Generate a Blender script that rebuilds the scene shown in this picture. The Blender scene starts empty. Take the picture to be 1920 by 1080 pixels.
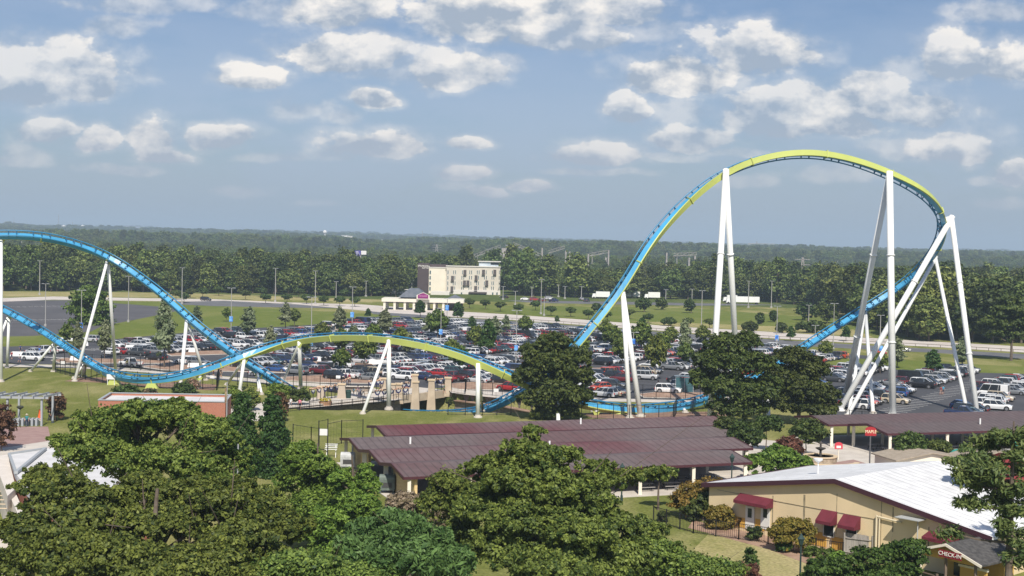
import bpy, bmesh, math, random
import numpy as np
from mathutils import Vector, Matrix
R = math.radians
sc = bpy.context.scene
C = sc.collection
rnd = random.Random(7)
# ------------------------------------------------------------------ camera
H = 26.0; F = 2500.0
roll = R(1.2); pitch = math.atan(80/F)
cam_d = bpy.data.cameras.new("camera"); cam = bpy.data.objects.new("camera", cam_d); C.objects.link(cam)
fw = Vector((0, math.cos(pitch), -math.sin(pitch)))
rt0 = Vector((1, 0, 0)); up0 = rt0.cross(fw)
# horizon drops to the right in the picture: the camera is turned a little counter-clockwise
rt = rt0*math.cos(roll) + up0*math.sin(roll)
up = rt.cross(fw)
cam.matrix_world = Matrix(((rt.x, up.x, -fw.x, 0), (rt.y, up.y, -fw.y, 0), (rt.z, up.z, -fw.z, H), (0, 0, 0, 1)))
cam_d.sensor_width = 36; cam_d.lens = F/1920*36; cam_d.clip_start = 1; cam_d.clip_end = 30000
sc.camera = cam
def ray(px, py): return fw + rt*((px-960)/F) - up*((py-540)/F)
def G(px, py, z=0.0):
    r = ray(px, py); t = (z-H)/r.z
    return Vector((r.x*t, r.y*t, z))
def PY(px, py, Y):
    r = ray(px, py); t = Y/r.y
    return Vector((r.x*t, Y, H+r.z*t))
def proj(p):
    d = Vector(p)-Vector((0, 0, H)); w = d.dot(fw)
    return (960+F*d.dot(rt)/w, 540-F*d.dot(up)/w, w)
def on_wall(px, py, p0, p1):
    """pixel -> (distance along the wall p0->p1, height)"""
    r = ray(px, py); dx, dy = p1[0]-p0[0], p1[1]-p0[1]; L = math.hypot(dx, dy)
    det = r.x*(-dy) + r.y*dx
    t = (p0[0]*(-dy) + p0[1]*dx)/det
    x, y = r.x*t, r.y*t
    return ((x-p0[0])*dx+(y-p0[1])*dy)/L, H+r.z*t
# ------------------------------------------------------------------ tagging
def tag(o, label=None, cat=None, group=None, kind=None):
    if label: o['label'] = label
    if cat: o['category'] = cat
    if group: o['group'] = group
    if kind: o['kind'] = kind
    return o
def empty(name, loc, label=None, cat=None, group=None, rz=0):
    o = bpy.data.objects.new(name, None); C.objects.link(o); o.empty_display_size = .5
    o.location = loc; o.rotation_euler = (0, 0, rz)
    return tag(o, label, cat, group)
def copy_tree(o, parent=None):
    c = o.copy(); C.objects.link(c)
    if parent is not None: c.parent = parent
    for ch in list(o.children): copy_tree(ch, c)
    return c
# ------------------------------------------------------------------ mesh builder
class MB:
    def __init__(s): s.v = []; s.f = []; s.m = []
    def face(s, pts, m=0):
        n = len(s.v); s.v += [tuple(p) for p in pts]; s.f.append(tuple(range(n, n+len(pts)))); s.m.append(m)
    def add(s, vs, fs, m=0):
        n = len(s.v); s.v += [tuple(p) for p in vs]
        for f in fs: s.f.append(tuple(i+n for i in f)); s.m.append(m)
    def box(s, x0, y0, z0, x1, y1, z1, m=0):
        s.add([(x0,y0,z0),(x1,y0,z0),(x1,y1,z0),(x0,y1,z0),(x0,y0,z1),(x1,y0,z1),(x1,y1,z1),(x0,y1,z1)],
              [(0,3,2,1),(4,5,6,7),(0,1,5,4),(1,2,6,5),(2,3,7,6),(3,0,4,7)], m)
    def obox(s, c, ux, uy, hx, hy, z0, z1, m=0):
        """box with horizontal axes ux, uy (unit 2-tuples) about c"""
        P = []
        for z in (z0, z1):
            for a, b in ((-1,-1),(1,-1),(1,1),(-1,1)):
                P.append((c[0]+ux[0]*hx*a+uy[0]*hy*b, c[1]+ux[1]*hx*a+uy[1]*hy*b, z))
        s.add(P, [(0,3,2,1),(4,5,6,7),(0,1,5,4),(1,2,6,5),(2,3,7,6),(3,0,4,7)], m)
    def bar(s, a, b, w, h=None, m=0):
        h = h or w; a = Vector(a); b = Vector(b); d = (b-a)
        if d.length < 1e-6: return
        d.normalize(); q = Vector((0,0,1)) if abs(d.z) < .95 else Vector((1,0,0))
        x = d.cross(q).normalized(); y = x.cross(d)
        P = [p + x*(w/2*i) + y*(h/2*j) for p in (a, b) for i, j in ((-1,-1),(1,-1),(1,1),(-1,1))]
        s.add(P, [(0,3,2,1),(4,5,6,7),(0,1,5,4),(1,2,6,5),(2,3,7,6),(3,0,4,7)], m)
    def tube(s, a, b, r0, r1=None, n=10, m=0, cap=True):
        r1 = r0 if r1 is None else r1; a = Vector(a); b = Vector(b); d = (b-a)
        if d.length < 1e-6: return
        d.normalize(); q = Vector((0,0,1)) if abs(d.z) < .95 else Vector((1,0,0))
        x = d.cross(q).normalized(); y = x.cross(d)
        P = []
        for p, r in ((a, r0), (b, r1)):
            for i in range(n):
                t = 2*math.pi*i/n; P.append(p + x*(r*math.cos(t)) + y*(r*math.sin(t)))
        f = [(i, (i+1) % n, n+(i+1) % n, n+i) for i in range(n)]
        if cap: f += [tuple(range(n-1, -1, -1)), tuple(range(n, 2*n))]
        s.add(P, f, m)
    def lathe(s, c, prof, n=14, m=0):
        """prof: (r, z) pairs upward about c"""
        P = []
        for r, z in prof:
            for i in range(n):
                t = 2*math.pi*i/n; P.append((c[0]+r*math.cos(t), c[1]+r*math.sin(t), c[2]+z))
        f = []
        for k in range(len(prof)-1):
            for i in range(n): f.append((k*n+i, k*n+(i+1) % n, (k+1)*n+(i+1) % n, (k+1)*n+i))
        f += [tuple(range(n-1, -1, -1)), tuple(range((len(prof)-1)*n, len(prof)*n))]
        s.add(P, f, m)
    def poly(s, pts, z0, z1, m=0):
        """vertical prism over a plan polygon"""
        n = len(pts)
        s.add([(p[0], p[1], z0) for p in pts]+[(p[0], p[1], z1) for p in pts],
              [tuple(range(n-1, -1, -1)), tuple(range(n, 2*n))]+[(i, (i+1) % n, n+(i+1) % n, n+i) for i in range(n)], m)
    def build(s, name, mats, parent=None, smooth=False, origin=None):
        me = bpy.data.meshes.new(name)
        v = s.v
        if origin is not None: v = [(p[0]-origin[0], p[1]-origin[1], p[2]-origin[2]) for p in v]
        me.from_pydata(v, [], s.f)
        if not isinstance(mats, (list, tuple)): mats = [mats]
        for m in mats: me.materials.append(m)
        if len(mats) > 1: me.polygons.foreach_set('material_index', s.m)
        if smooth: me.polygons.foreach_set('use_smooth', [True]*len(me.polygons))
        me.validate(); me.update()
        o = bpy.data.objects.new(name, me); C.objects.link(o)
        if parent is not None: o.parent = parent
        if origin is not None and parent is None: o.location = origin
        return o
def tri_flat(name, pts, z, mat, kind='structure'):
    """ground sheet from a plan polygon"""
    bm = bmesh.new(); vs = [bm.verts.new((p[0], p[1], z)) for p in pts]
    f = bm.faces.new(vs); f.normal_update()
    if f.normal.z < 0: f.normal_flip()
    bmesh.ops.triangulate(bm, faces=[f])
    me = bpy.data.meshes.new(name); bm.to_mesh(me); bm.free(); me.materials.append(mat)
    o = bpy.data.objects.new(name, me); C.objects.link(o)
    if kind: o['kind'] = kind
    return o
def gp(*px): return [G(a, b) for a, b in px]
def inside(p, poly):
    x, y = p[0], p[1]; c = False; n = len(poly)
    for i in range(n):
        x1, y1 = poly[i][0], poly[i][1]; x2, y2 = poly[(i+1) % n][0], poly[(i+1) % n][1]
        if (y1 > y) != (y2 > y) and x < (x2-x1)*(y-y1)/(y2-y1)+x1: c = not c
    return c
# ------------------------------------------------------------------ materials
MATS = {}
def nt(m):
    m.use_nodes = True; t = m.node_tree; t.nodes.clear(); return t
def N(t, ty, **kw):
    n = t.nodes.new(ty)
    for k, v in kw.items():
        if k in n.inputs.keys() if isinstance(k, str) else False: n.inputs[k].default_value = v
        else: setattr(n, k, v)
    return n
def mat(name, col, rough=.7, var=.0, scale=1.0, metal=0, spec=.3, bump=0, col2=None, stretch=None, detail=5, coat=0, lo=.35, hi=.65):
    """principled surface whose colour wanders between col and col2 (or col +- var)"""
    if name in MATS: return MATS[name]
    m = bpy.data.materials.new(name); t = nt(m)
    out = N(t, 'ShaderNodeOutputMaterial'); b = N(t, 'ShaderNodeBsdfPrincipled')
    t.links.new(b.outputs[0], out.inputs[0])
    b.inputs['Roughness'].default_value = rough; b.inputs['Metallic'].default_value = metal
    b.inputs['Specular IOR Level'].default_value = spec; b.inputs['Coat Weight'].default_value = coat
    c4 = (*col, 1)
    if var or col2 or bump:
        g = N(t, 'ShaderNodeTexCoord'); src = g.outputs['Object']
        if stretch:
            mp = N(t, 'ShaderNodeMapping'); mp.inputs['Scale'].default_value = stretch; t.links.new(src, mp.inputs[0]); src = mp.outputs[0]
        no = N(t, 'ShaderNodeTexNoise'); no.inputs['Scale'].default_value = scale; no.inputs['Detail'].default_value = detail
        t.links.new(src, no.inputs['Vector'])
        if var or col2:
            r = N(t, 'ShaderNodeMapRange'); r.inputs[1].default_value = lo; r.inputs[2].default_value = hi
            t.links.new(no.outputs[0], r.inputs[0])
            mx = N(t, 'ShaderNodeMix', data_type='RGBA'); t.links.new(r.outputs[0], mx.inputs[0])
            a = tuple(max(0, c*(1-var)) for c in col); bb = col2 or tuple(c*(1+var) for c in col)
            mx.inputs[6].default_value = (*(a if not col2 else col), 1); mx.inputs[7].default_value = (*bb, 1)
            t.links.new(mx.outputs[2], b.inputs['Base Color'])
        else: b.inputs['Base Color'].default_value = c4
        if bump:
            bp = N(t, 'ShaderNodeBump'); bp.inputs['Strength'].default_value = bump; bp.inputs['Distance'].default_value = .05
            t.links.new(no.outputs[0], bp.inputs['Height']); t.links.new(bp.outputs[0], b.inputs['Normal'])
    else: b.inputs['Base Color'].default_value = c4
    MATS[name] = m; return m
def mul_noise(t, colsock, scale, lo, hi, amt, src=None, stretch=None):
    """multiply a colour by a noise factor"""
    g = N(t, 'ShaderNodeTexCoord'); s = g.outputs['Object']
    if stretch:
        mp = N(t, 'ShaderNodeMapping'); mp.inputs['Scale'].default_value = stretch; t.links.new(s, mp.inputs[0]); s = mp.outputs[0]
    no = N(t, 'ShaderNodeTexNoise'); no.inputs['Scale'].default_value = scale; no.inputs['Detail'].default_value = 4
    t.links.new(s, no.inputs['Vector'])
    r = N(t, 'ShaderNodeMapRange'); r.inputs[1].default_value = lo; r.inputs[2].default_value = hi
    r.inputs[3].default_value = 1-amt; r.inputs[4].default_value = 1+amt; t.links.new(no.outputs[0], r.inputs[0])
    mx = N(t, 'ShaderNodeVectorMath', operation='SCALE'); t.links.new(colsock, mx.inputs[0]); t.links.new(r.outputs[0], mx.inputs[3])
    return mx.outputs[0]
def grass_mat(name, a, b, dry, dryamt=.5):
    if name in MATS: return MATS[name]
    m = bpy.data.materials.new(name); t = nt(m); out = N(t, 'ShaderNodeOutputMaterial'); bs = N(t, 'ShaderNodeBsdfDiffuse')
    g = N(t, 'ShaderNodeTexCoord')
    def noise(sc_, det, st=None):
        s = g.outputs['Object']
        if st: mp = N(t, 'ShaderNodeMapping'); mp.inputs['Scale'].default_value = st; t.links.new(s, mp.inputs[0]); s = mp.outputs[0]
        n = N(t, 'ShaderNodeTexNoise'); n.inputs['Scale'].default_value = sc_; n.inputs['Detail'].default_value = det; t.links.new(s, n.inputs['Vector']); return n.outputs[0]
    def mix(f, A, B):
        x = N(t, 'ShaderNodeMix', data_type='RGBA'); t.links.new(f, x.inputs[0])
        for i, c in ((6, A), (7, B)):
            if isinstance(c, tuple): x.inputs[i].default_value = (*c, 1)
            else: t.links.new(c, x.inputs[i])
        return x.outputs[2]
    def rng(f, lo, hi, o=1.0):
        r = N(t, 'ShaderNodeMapRange'); r.inputs[1].default_value = lo; r.inputs[2].default_value = hi; r.inputs[4].default_value = o; t.links.new(f, r.inputs[0]); return r.outputs[0]
    c = mix(rng(noise(.9, 6), .3, .7), a, b)
    c = mix(rng(noise(.05, 5, (1, .45, 1)), .48, .68, dryamt), c, dry)
    c = mix(rng(noise(.22, 3, (1, .5, 1)), .5, .7, dryamt*.7), c, dry)
    c = mul_noise(t, c, 3.5, .3, .7, .3)
    t.links.new(c, bs.inputs[0]); t.links.new(bs.outputs[0], out.inputs[0])
    MATS[name] = m; return m
def leaf_mat(name, col, col2, transl=.3, var=.14):
    """foliage: tint attribute per leaf, a random shift per tree"""
    m = bpy.data.materials.new(name); t = nt(m); out = N(t, 'ShaderNodeOutputMaterial')
    at = N(t, 'ShaderNodeAttribute', attribute_name='tint'); oi = N(t, 'ShaderNodeObjectInfo')
    mx = N(t, 'ShaderNodeMix', data_type='RGBA'); mx.inputs[6].default_value = (*col, 1); mx.inputs[7].default_value = (*col2, 1)
    t.links.new(at.outputs['Fac'], mx.inputs[0])
    r = N(t, 'ShaderNodeMapRange'); r.inputs[3].default_value = 1-var; r.inputs[4].default_value = 1+var*1.15; t.links.new(oi.outputs['Random'], r.inputs[0])
    v = N(t, 'ShaderNodeVectorMath', operation='SCALE'); t.links.new(mx.outputs[2], v.inputs[0]); t.links.new(r.outputs[0], v.inputs[3])
    hs = N(t, 'ShaderNodeHueSaturation'); r2 = N(t, 'ShaderNodeMapRange'); r2.inputs[3].default_value = .47; r2.inputs[4].default_value = .515
    ml = N(t, 'ShaderNodeMath', operation='FRACT'); m10 = N(t, 'ShaderNodeMath', operation='MULTIPLY'); m10.inputs[1].default_value = 7.7
    t.links.new(oi.outputs['Random'], m10.inputs[0]); t.links.new(m10.outputs[0], ml.inputs[0]); t.links.new(ml.outputs[0], r2.inputs[0]); t.links.new(r2.outputs[0], hs.inputs['Hue'])
    t.links.new(v.outputs[0], hs.inputs['Color'])
    d = N(t, 'ShaderNodeBsdfPrincipled'); d.inputs['Roughness'].default_value = .55; d.inputs['Specular IOR Level'].default_value = .25
    tr = N(t, 'ShaderNodeBsdfTranslucent'); ms = N(t, 'ShaderNodeMixShader'); ms.inputs[0].default_value = transl
    t.links.new(hs.outputs[0], d.inputs['Base Color']); t.links.new(hs.outputs[0], tr.inputs[0])
    t.links.new(d.outputs[0], ms.inputs[1]); t.links.new(tr.outputs[0], ms.inputs[2]); t.links.new(ms.outputs[0], out.inputs[0])
    MATS[name] = m; return m
def ribbed(name, col, pitch_m, axis, col2=None, rough=.45, spec=.4, depth=.35, lo=.4, hi=.6, nsc=.08):
    """standing-seam sheet: narrow darker seams along one direction (axis: unit vector across the seams)"""
    m = bpy.data.materials.new(name); t = nt(m); out = N(t, 'ShaderNodeOutputMaterial'); b = N(t, 'ShaderNodeBsdfPrincipled')
    b.inputs['Roughness'].default_value = rough; b.inputs['Specular IOR Level'].default_value = spec
    g = N(t, 'ShaderNodeNewGeometry'); dp = N(t, 'ShaderNodeVectorMath', operation='DOT_PRODUCT'); dp.inputs[1].default_value = (axis[0]/pitch_m, axis[1]/pitch_m, 0)
    t.links.new(g.outputs['Position'], dp.inputs[0])
    fr = N(t, 'ShaderNodeMath', operation='FRACT'); t.links.new(dp.outputs['Value'], fr.inputs[0])
    lt = N(t, 'ShaderNodeMath', operation='LESS_THAN'); lt.inputs[1].default_value = .16; t.links.new(fr.outputs[0], lt.inputs[0])
    no = N(t, 'ShaderNodeTexNoise'); no.inputs['Scale'].default_value = nsc; no.inputs['Detail'].default_value = 4; t.links.new(g.outputs['Position'], no.inputs['Vector'])
    r = N(t, 'ShaderNodeMapRange'); r.inputs[1].default_value = lo; r.inputs[2].default_value = hi; t.links.new(no.outputs[0], r.inputs[0])
    mx = N(t, 'ShaderNodeMix', data_type='RGBA'); mx.inputs[6].default_value = (*col, 1); mx.inputs[7].default_value = (*(col2 or col), 1); t.links.new(r.outputs[0], mx.inputs[0])
    m2 = N(t, 'ShaderNodeMix', data_type='RGBA'); m2.inputs[7].default_value = (*[c*depth for c in col], 1); t.links.new(mx.outputs[2], m2.inputs[6])
    mm = N(t, 'ShaderNodeMath', operation='MULTIPLY'); mm.inputs[1].default_value = .55; t.links.new(lt.outputs[0], mm.inputs[0]); t.links.new(mm.outputs[0], m2.inputs[0])
    s = mul_noise(t, m2.outputs[2], .9, .3, .7, .12)
    t.links.new(s, b.inputs['Base Color'])
    t.links.new(b.outputs[0], out.inputs[0]); MATS[name] = m; return m
white = mat('white_paint', (.78,.78,.74), .45, var=.04, scale=.6)
lawn = grass_mat('lawn', (.13,.15,.038), (.175,.185,.055), (.34,.30,.14), .8)
field = grass_mat('field_grass', (.115,.15,.035), (.15,.18,.045), (.25,.24,.09), .4)
drygrass = grass_mat('dry_grass', (.24,.23,.085), (.33,.29,.13), (.42,.35,.19), .8)
asphalt = mat('asphalt', (.055,.056,.062), .9, col2=(.085,.085,.09), scale=.12, lo=.3, hi=.7)
asphalt2 = mat('worn_asphalt', (.12,.12,.125), .9, col2=(.16,.158,.158), scale=.15)
concrete = mat('concrete', (.50,.45,.39), .9, col2=(.60,.55,.48), scale=.4)
paleroad = mat('pale_road', (.52,.465,.41), .9, col2=(.60,.54,.48), scale=.1)
brickpave = mat('brick_paving', (.30,.19,.17), .9, col2=(.36,.24,.21), scale=.8)
mulch = mat('mulch', (.26,.16,.11), 1, col2=(.40,.27,.19), scale=.7)
soil = mat('soil', (.20,.12,.085), 1, col2=(.30,.19,.13), scale=.6)
blockwall = mat('block_wall', (.19,.155,.13), .95, col2=(.31,.255,.21), scale=1.6, stretch=(1,1,2.4))
stripe = mat('road_paint', (.72,.70,.66), .8, var=.1, scale=2)
black = mat('black_steel', (.012,.012,.014), .5)
bark = mat('bark', (.09,.068,.05), .95, col2=(.17,.135,.105), scale=2.5)
# ------------------------------------------------------------------ light, sky
SUN_EL, SUN_AZ = 47, 7        # high sun behind the camera, a little to its right
sd = bpy.data.lights.new("sun", 'SUN'); sun = bpy.data.objects.new("sun", sd); C.objects.link(sun)
sd.energy = 5.0; sd.angle = R(.55); sd.color = (1, .94, .85)
sv = Vector((math.sin(R(SUN_AZ))*math.cos(R(SUN_EL)), -math.cos(R(SUN_AZ))*math.cos(R(SUN_EL)), math.sin(R(SUN_EL))))
sun.rotation_euler = sv.to_track_quat('Z', 'Y').to_euler(); sun.location = (0, -60, 120)
w = bpy.data.worlds.new("World"); sc.world = w; w.use_nodes = True; t = w.node_tree; t.nodes.clear()
L = t.links.new
wo = N(t, 'ShaderNodeOutputWorld'); sky = N(t, 'ShaderNodeTexSky', sky_type='NISHITA'); sky.sun_disc = False
sky.sun_elevation = R(SUN_EL); sky.sun_rotation = math.atan2(sv.x, sv.y); sky.dust_density = 1.2; sky.air_density = 1.0; sky.ozone_density = 1.6
tc = N(t, 'ShaderNodeTexCoord'); sx = N(t, 'ShaderNodeSeparateXYZ'); L(tc.outputs['Generated'], sx.inputs[0])
def M(op, a, b=None, c=None, clamp=False):
    n = N(t, 'ShaderNodeMath', operation=op); n.use_clamp = clamp
    for i, v in enumerate((a, b, c)):
        if v is None: continue
        if isinstance(v, (int, float)): n.inputs[i].default_value = v
        else: L(v, n.inputs[i])
    return n.outputs[0]
def SM(x, lo, hi, o0=0.0, o1=1.0):
    n = N(t, 'ShaderNodeMapRange', interpolation_type='SMOOTHSTEP'); L(x, n.inputs[0])
    for i, v in zip((1, 2, 3, 4), (lo, hi, o0, o1)): n.inputs[i].default_value = v
    return n.outputs[0]
ay = M('MAXIMUM', M('ABSOLUTE', sx.outputs[1]), .12)
U = M('DIVIDE', sx.outputs[0], ay); V = M('DIVIDE', sx.outputs[2], ay)
cx = N(t, 'ShaderNodeCombineXYZ'); L(U, cx.inputs[0]); L(V, cx.inputs[1]); uv = cx.outputs[0]
def NZ(vec, scale, det=6, rough=.6, off=(0,0,0), st=(1,1.5,1)):
    mp = N(t, 'ShaderNodeMapping'); mp.inputs['Scale'].default_value = st; mp.inputs['Location'].default_value = off; L(vec, mp.inputs[0])
    n = N(t, 'ShaderNodeTexNoise'); n.inputs['Scale'].default_value = scale; n.inputs['Detail'].default_value = det; n.inputs['Roughness'].default_value = rough
    L(mp.outputs[0], n.inputs['Vector']); return n
# warp: breaks the outlines of the heaps into billows
wn = NZ(uv, 14, 4, .5)
wv = N(t, 'ShaderNodeVectorMath', operation='MULTIPLY_ADD'); L(wn.outputs['Color'], wv.inputs[0]); wv.inputs[1].default_value = (.030, .018, 0); wv.inputs[2].default_value = (-.015, -.009, 0)
wa = N(t, 'ShaderNodeVectorMath', operation='ADD'); L(uv, wa.inputs[0]); L(wv.outputs[0], wa.inputs[1]); P0 = wa.outputs[0]
CL = [(80,128,150,58,1),(15,150,110,55,1),(150,160,80,32,.9),(640,12,110,50,.75),(560,22,170,35,.6),(290,5,170,26,.6),(225,45,70,30,.45),(930,30,175,56,1),(1090,15,170,45,.85),(1060,68,130,28,.8),
 (655,100,118,44,1),(700,78,50,46,.6),(770,130,150,46,.6),(855,132,90,46,1),(935,118,60,40,.45),(472,140,62,24,.85),(700,182,50,20,.65),(90,248,58,28,.95),(45,285,50,30,.5),(182,266,36,24,.7),(280,262,48,42,.7),(302,290,56,18,.85),
 (420,256,76,26,1),(700,276,84,32,.9),(640,295,60,14,.5),(872,268,45,14,.65),(640,220,40,20,.3),(560,205,60,30,.25),(1180,203,42,36,.95),(1270,205,80,34,.4),(1120,292,84,26,.9),(1000,352,40,12,.65),(910,362,38,12,.8),(866,328,48,18,.85),
 (1410,98,115,56,.75),(1260,140,100,42,.65),(1330,150,90,34,.5),(1480,75,50,40,.5),(1300,262,80,28,.85),(1440,222,85,52,1),(1505,192,62,42,1),(1570,238,95,26,.85),(1655,200,145,42,1),(1640,165,66,32,1),(1785,105,60,52,.75),
 (1850,125,100,40,.7),(1700,130,60,30,.6),(1795,275,84,38,.9),(1700,282,90,30,.5),(1905,330,46,28,.8),(1835,340,26,12,.55),(1560,330,90,22,.5),(1400,345,60,14,.4),(1120,325,110,10,.45),(240,318,90,12,.4),(880,355,60,10,.35),
 (440,355,60,12,.3),(600,382,50,8,.2),(1880,385,50,16,.35),(1200,50,90,50,.5),(1900,30,120,30,.35),(30,300,60,16,.5),(520,300,70,12,.25),(1250,295,90,12,.45),(1380,290,60,12,.5)]
dens = None; opac = None; dfaint = None
for i, (px, py, a, b, o) in enumerate(CL):
    r0 = ray(px, py); r1 = ray(px+a, py); u0, v0 = r0.x/r0.y, r0.z/r0.y; A = a/F*1.18; B = b/F*1.2
    ma = N(t, 'ShaderNodeVectorMath', operation='MULTIPLY_ADD'); L(P0, ma.inputs[0]); ma.inputs[1].default_value = (1/A, 1/B, 0); ma.inputs[2].default_value = (-u0/A, -v0/B, 0)
    s2 = N(t, 'ShaderNodeSeparateXYZ'); L(ma.outputs[0], s2.inputs[0])
    yy = M('MAXIMUM', s2.outputs[1], M('MULTIPLY', s2.outputs[1], -1.35))
    le = M('SQRT', M('MULTIPLY_ADD', yy, yy, M('MULTIPLY', s2.outputs[0], s2.outputs[0])))
    d = M('MULTIPLY', M('SUBTRACT', 1.0, le), .75+.25*o)
    # local height inside this heap, kept only where it is the winning one
    if o < .62: dfaint = d if dfaint is None else M('MAXIMUM', dfaint, d); continue
    dens = d if dens is None else M('MAXIMUM', dens, d)
    hh = M('MULTIPLY', M('ADD', s2.outputs[1], .0), SM(d, -.25, .35)); opac = hh if opac is None else M('MAXIMUM' if 0 else 'ADD', opac, hh)
n1 = NZ(uv, 30, 8, .56, (3, 1, 0)); n1b = NZ(uv, 30, 8, .56, (3+.10, 1-.38, 0))
dd = M('ADD', dens, M('MULTIPLY', M('SUBTRACT', n1.outputs[0], .5), 1.5))
alpha = M('MAXIMUM', SM(dd, .02, .24), M('MULTIPLY', SM(dd, -.35, .3), .45))
soft = SM(NZ(uv, 9, 3, .5, (8,2,0)).outputs[0], .35, .65, .72, 1.0)
alpha = M('MULTIPLY', M('MAXIMUM', alpha, M('MULTIPLY', SM(M('ADD', dfaint, M('MULTIPLY', M('SUBTRACT', n1.outputs[0], .5), 1.6)), -.02, .5), .55)), soft)
# billow relief: the field falls off towards the light
rel = M('MULTIPLY', M('SUBTRACT', n1.outputs[0], n1b.outputs[0]), 3.4)
bright = M('ADD', M('ADD', M('MULTIPLY', opac, .75), .42), rel, clamp=True)
ccol = N(t, 'ShaderNodeMix', data_type='RGBA'); L(bright, ccol.inputs[0]); ccol.inputs[6].default_value = (.36, .425, .52, 1); ccol.inputs[7].default_value = (.95, .90, .84, 1)
# far, low heaps lose contrast in the air
lowf = SM(V, -.005, .11)
cfar = N(t, 'ShaderNodeMix', data_type='RGBA'); L(lowf, cfar.inputs[0]); cfar.inputs[6].default_value = (.50, .50, .545, 1); L(ccol.outputs[2], cfar.inputs[7])
# thin high veil
v1 = NZ(uv, 5.5, 7, .6, (1,5,0), (1,3.2,1)); veil = M('MULTIPLY', SM(v1.outputs[0], .30, .60), SM(V, .03, .17, .95, .40))
veil = M('MAXIMUM', veil, SM(V, .015, .10, .93, 0.0))
vcol = N(t, 'ShaderNodeMix', data_type='RGBA'); L(SM(V, -.01, .11), vcol.inputs[0]); vcol.inputs[6].default_value = (.35, .42, .515, 1); vcol.inputs[7].default_value = (.42, .50, .645, 1)
sk = N(t, 'ShaderNodeMix', data_type='RGBA', blend_type='MULTIPLY'); sk.inputs[0].default_value = 1; L(sky.outputs[0], sk.inputs[6]); sk.inputs[7].default_value = (.86, .93, 1.10, 1)
bgs = N(t, 'ShaderNodeBackground'); L(sk.outputs[2], bgs.inputs[0]); bgs.inputs[1].default_value = .078
bgv = N(t, 'ShaderNodeBackground'); L(vcol.outputs[2], bgv.inputs[0])
bgc = N(t, 'ShaderNodeBackground'); L(cfar.outputs[2], bgc.inputs[0])
m1 = N(t, 'ShaderNodeMixShader'); L(M('MULTIPLY', veil, .74), m1.inputs[0]); L(bgs.outputs[0], m1.inputs[1]); L(bgv.outputs[0], m1.inputs[2])
m2 = N(t, 'ShaderNodeMixShader'); L(alpha, m2.inputs[0]); L(m1.outputs[0], m2.inputs[1]); L(bgc.outputs[0], m2.inputs[2]); L(m2.outputs[0], wo.inputs[0])
w.cycles.sampling_method = 'NONE'
sc.view_settings.view_transform = 'Standard'; sc.view_settings.look = 'None'; sc.view_settings.exposure = .12; sc.view_settings.gamma = 1
sc.cycles.max_bounces = 6; sc.cycles.diffuse_bounces = 2; sc.cycles.glossy_bounces = 2; sc.cycles.transmission_bounces = 3; sc.cycles.volume_bounces = 0; sc.cycles.transparent_max_bounces = 4
sc.cycles.use_denoising = True
# ------------------------------------------------------------------ haze
HAZE = True
if HAZE:
    hz = MB(); hz.box(-5200, -20, -7, 5200, 11500, 170)
    hm = bpy.data.materials.new('haze'); ht = nt(hm); ho = N(ht, 'ShaderNodeOutputMaterial'); pv = N(ht, 'ShaderNodeVolumePrincipled')
    pv.inputs['Density'].default_value = .00017; pv.inputs['Color'].default_value = (.66, .84, 1, 1); pv.inputs['Anisotropy'].default_value = 0
    ht.links.new(pv.outputs[0], ho.inputs['Volume'])
    tag(hz.build('haze', hm), 'pale summer haze hanging over the distant hills', 'haze', kind='stuff')
# ------------------------------------------------------------------ terrain
def vn(x, y, s, seed=0):
    """smooth value noise -1..1"""
    x = x/s; y = y/s; xi = np.floor(x); yi = np.floor(y); fx = x-xi; fy = y-yi; fx = fx*fx*(3-2*fx); fy = fy*fy*(3-2*fy)
    def hsh(a, b):
        v = np.sin(a*127.1+b*311.7+seed*74.7)*43758.5453; return v-np.floor(v)
    return ((hsh(xi,yi)*(1-fx)+hsh(xi+1,yi)*fx)*(1-fy)+(hsh(xi,yi+1)*(1-fx)+hsh(xi+1,yi+1)*fx)*fy)*2-1
TR = [(-33,205.8),(-19,224.5),(-26,231),(-18,239.5),(-11.5,236),(-9,232),(0,225),(6,216),(3,207.2),(-10,206.4)]   # trench outline
TL = [((-44,236.5),(-20,232))]                                                     # cutting towards it
def seg_d(x, y, a, b):
    dx, dy = b[0]-a[0], b[1]-a[1]; tt = np.clip(((x-a[0])*dx+(y-a[1])*dy)/(dx*dx+dy*dy), 0, 1); return np.hypot(x-a[0]-tt*dx, y-a[1]-tt*dy)
def height(x, y):
    x = np.asarray(x, float); y = np.asarray(y, float)
    rmp = np.clip((y-900)/6500, 0, 1); u = x/np.maximum(y, 1)
    A = 44 - 20*np.clip((u+.38)/.76, 0, 1)
    h = rmp**.9*A + np.clip((y-950)/900, 0, 1)*(3+6*np.clip((y-2200)/2500,0,1))*(vn(x, y, 900, 1)+.6*vn(x, y, 380, 2)) + np.clip((y-3500)/3000,0,1)*12*vn(x, y, 1900, 4)
    h += np.clip((y-3000)/4500,0,1)*(24*np.clip((-u-.05)/.22,0,1)+10*np.clip(1-abs(u+.02)/.2,0,1))
    h += 5*np.clip((y-1000)/500,0,1)*np.clip(1-abs(u+.25)/.14,0,1)*np.clip(1-(y-1500)/900,0,1)
    return h
gx = np.unique(np.concatenate([np.arange(-60, 16, 1.0), -60-np.geomspace(1, 5100, 60), 15+np.geomspace(1, 5130, 66)]))
gy = np.unique(np.concatenate([np.arange(198, 246, 1.0), np.array([-15, 30, 70, 100, 130, 160, 180, 190, 195]), 245+np.geomspace(1, 11150, 110)]))
XX, YY = np.meshgrid(gx, gy); ZZ = height(XX, YY)
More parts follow.
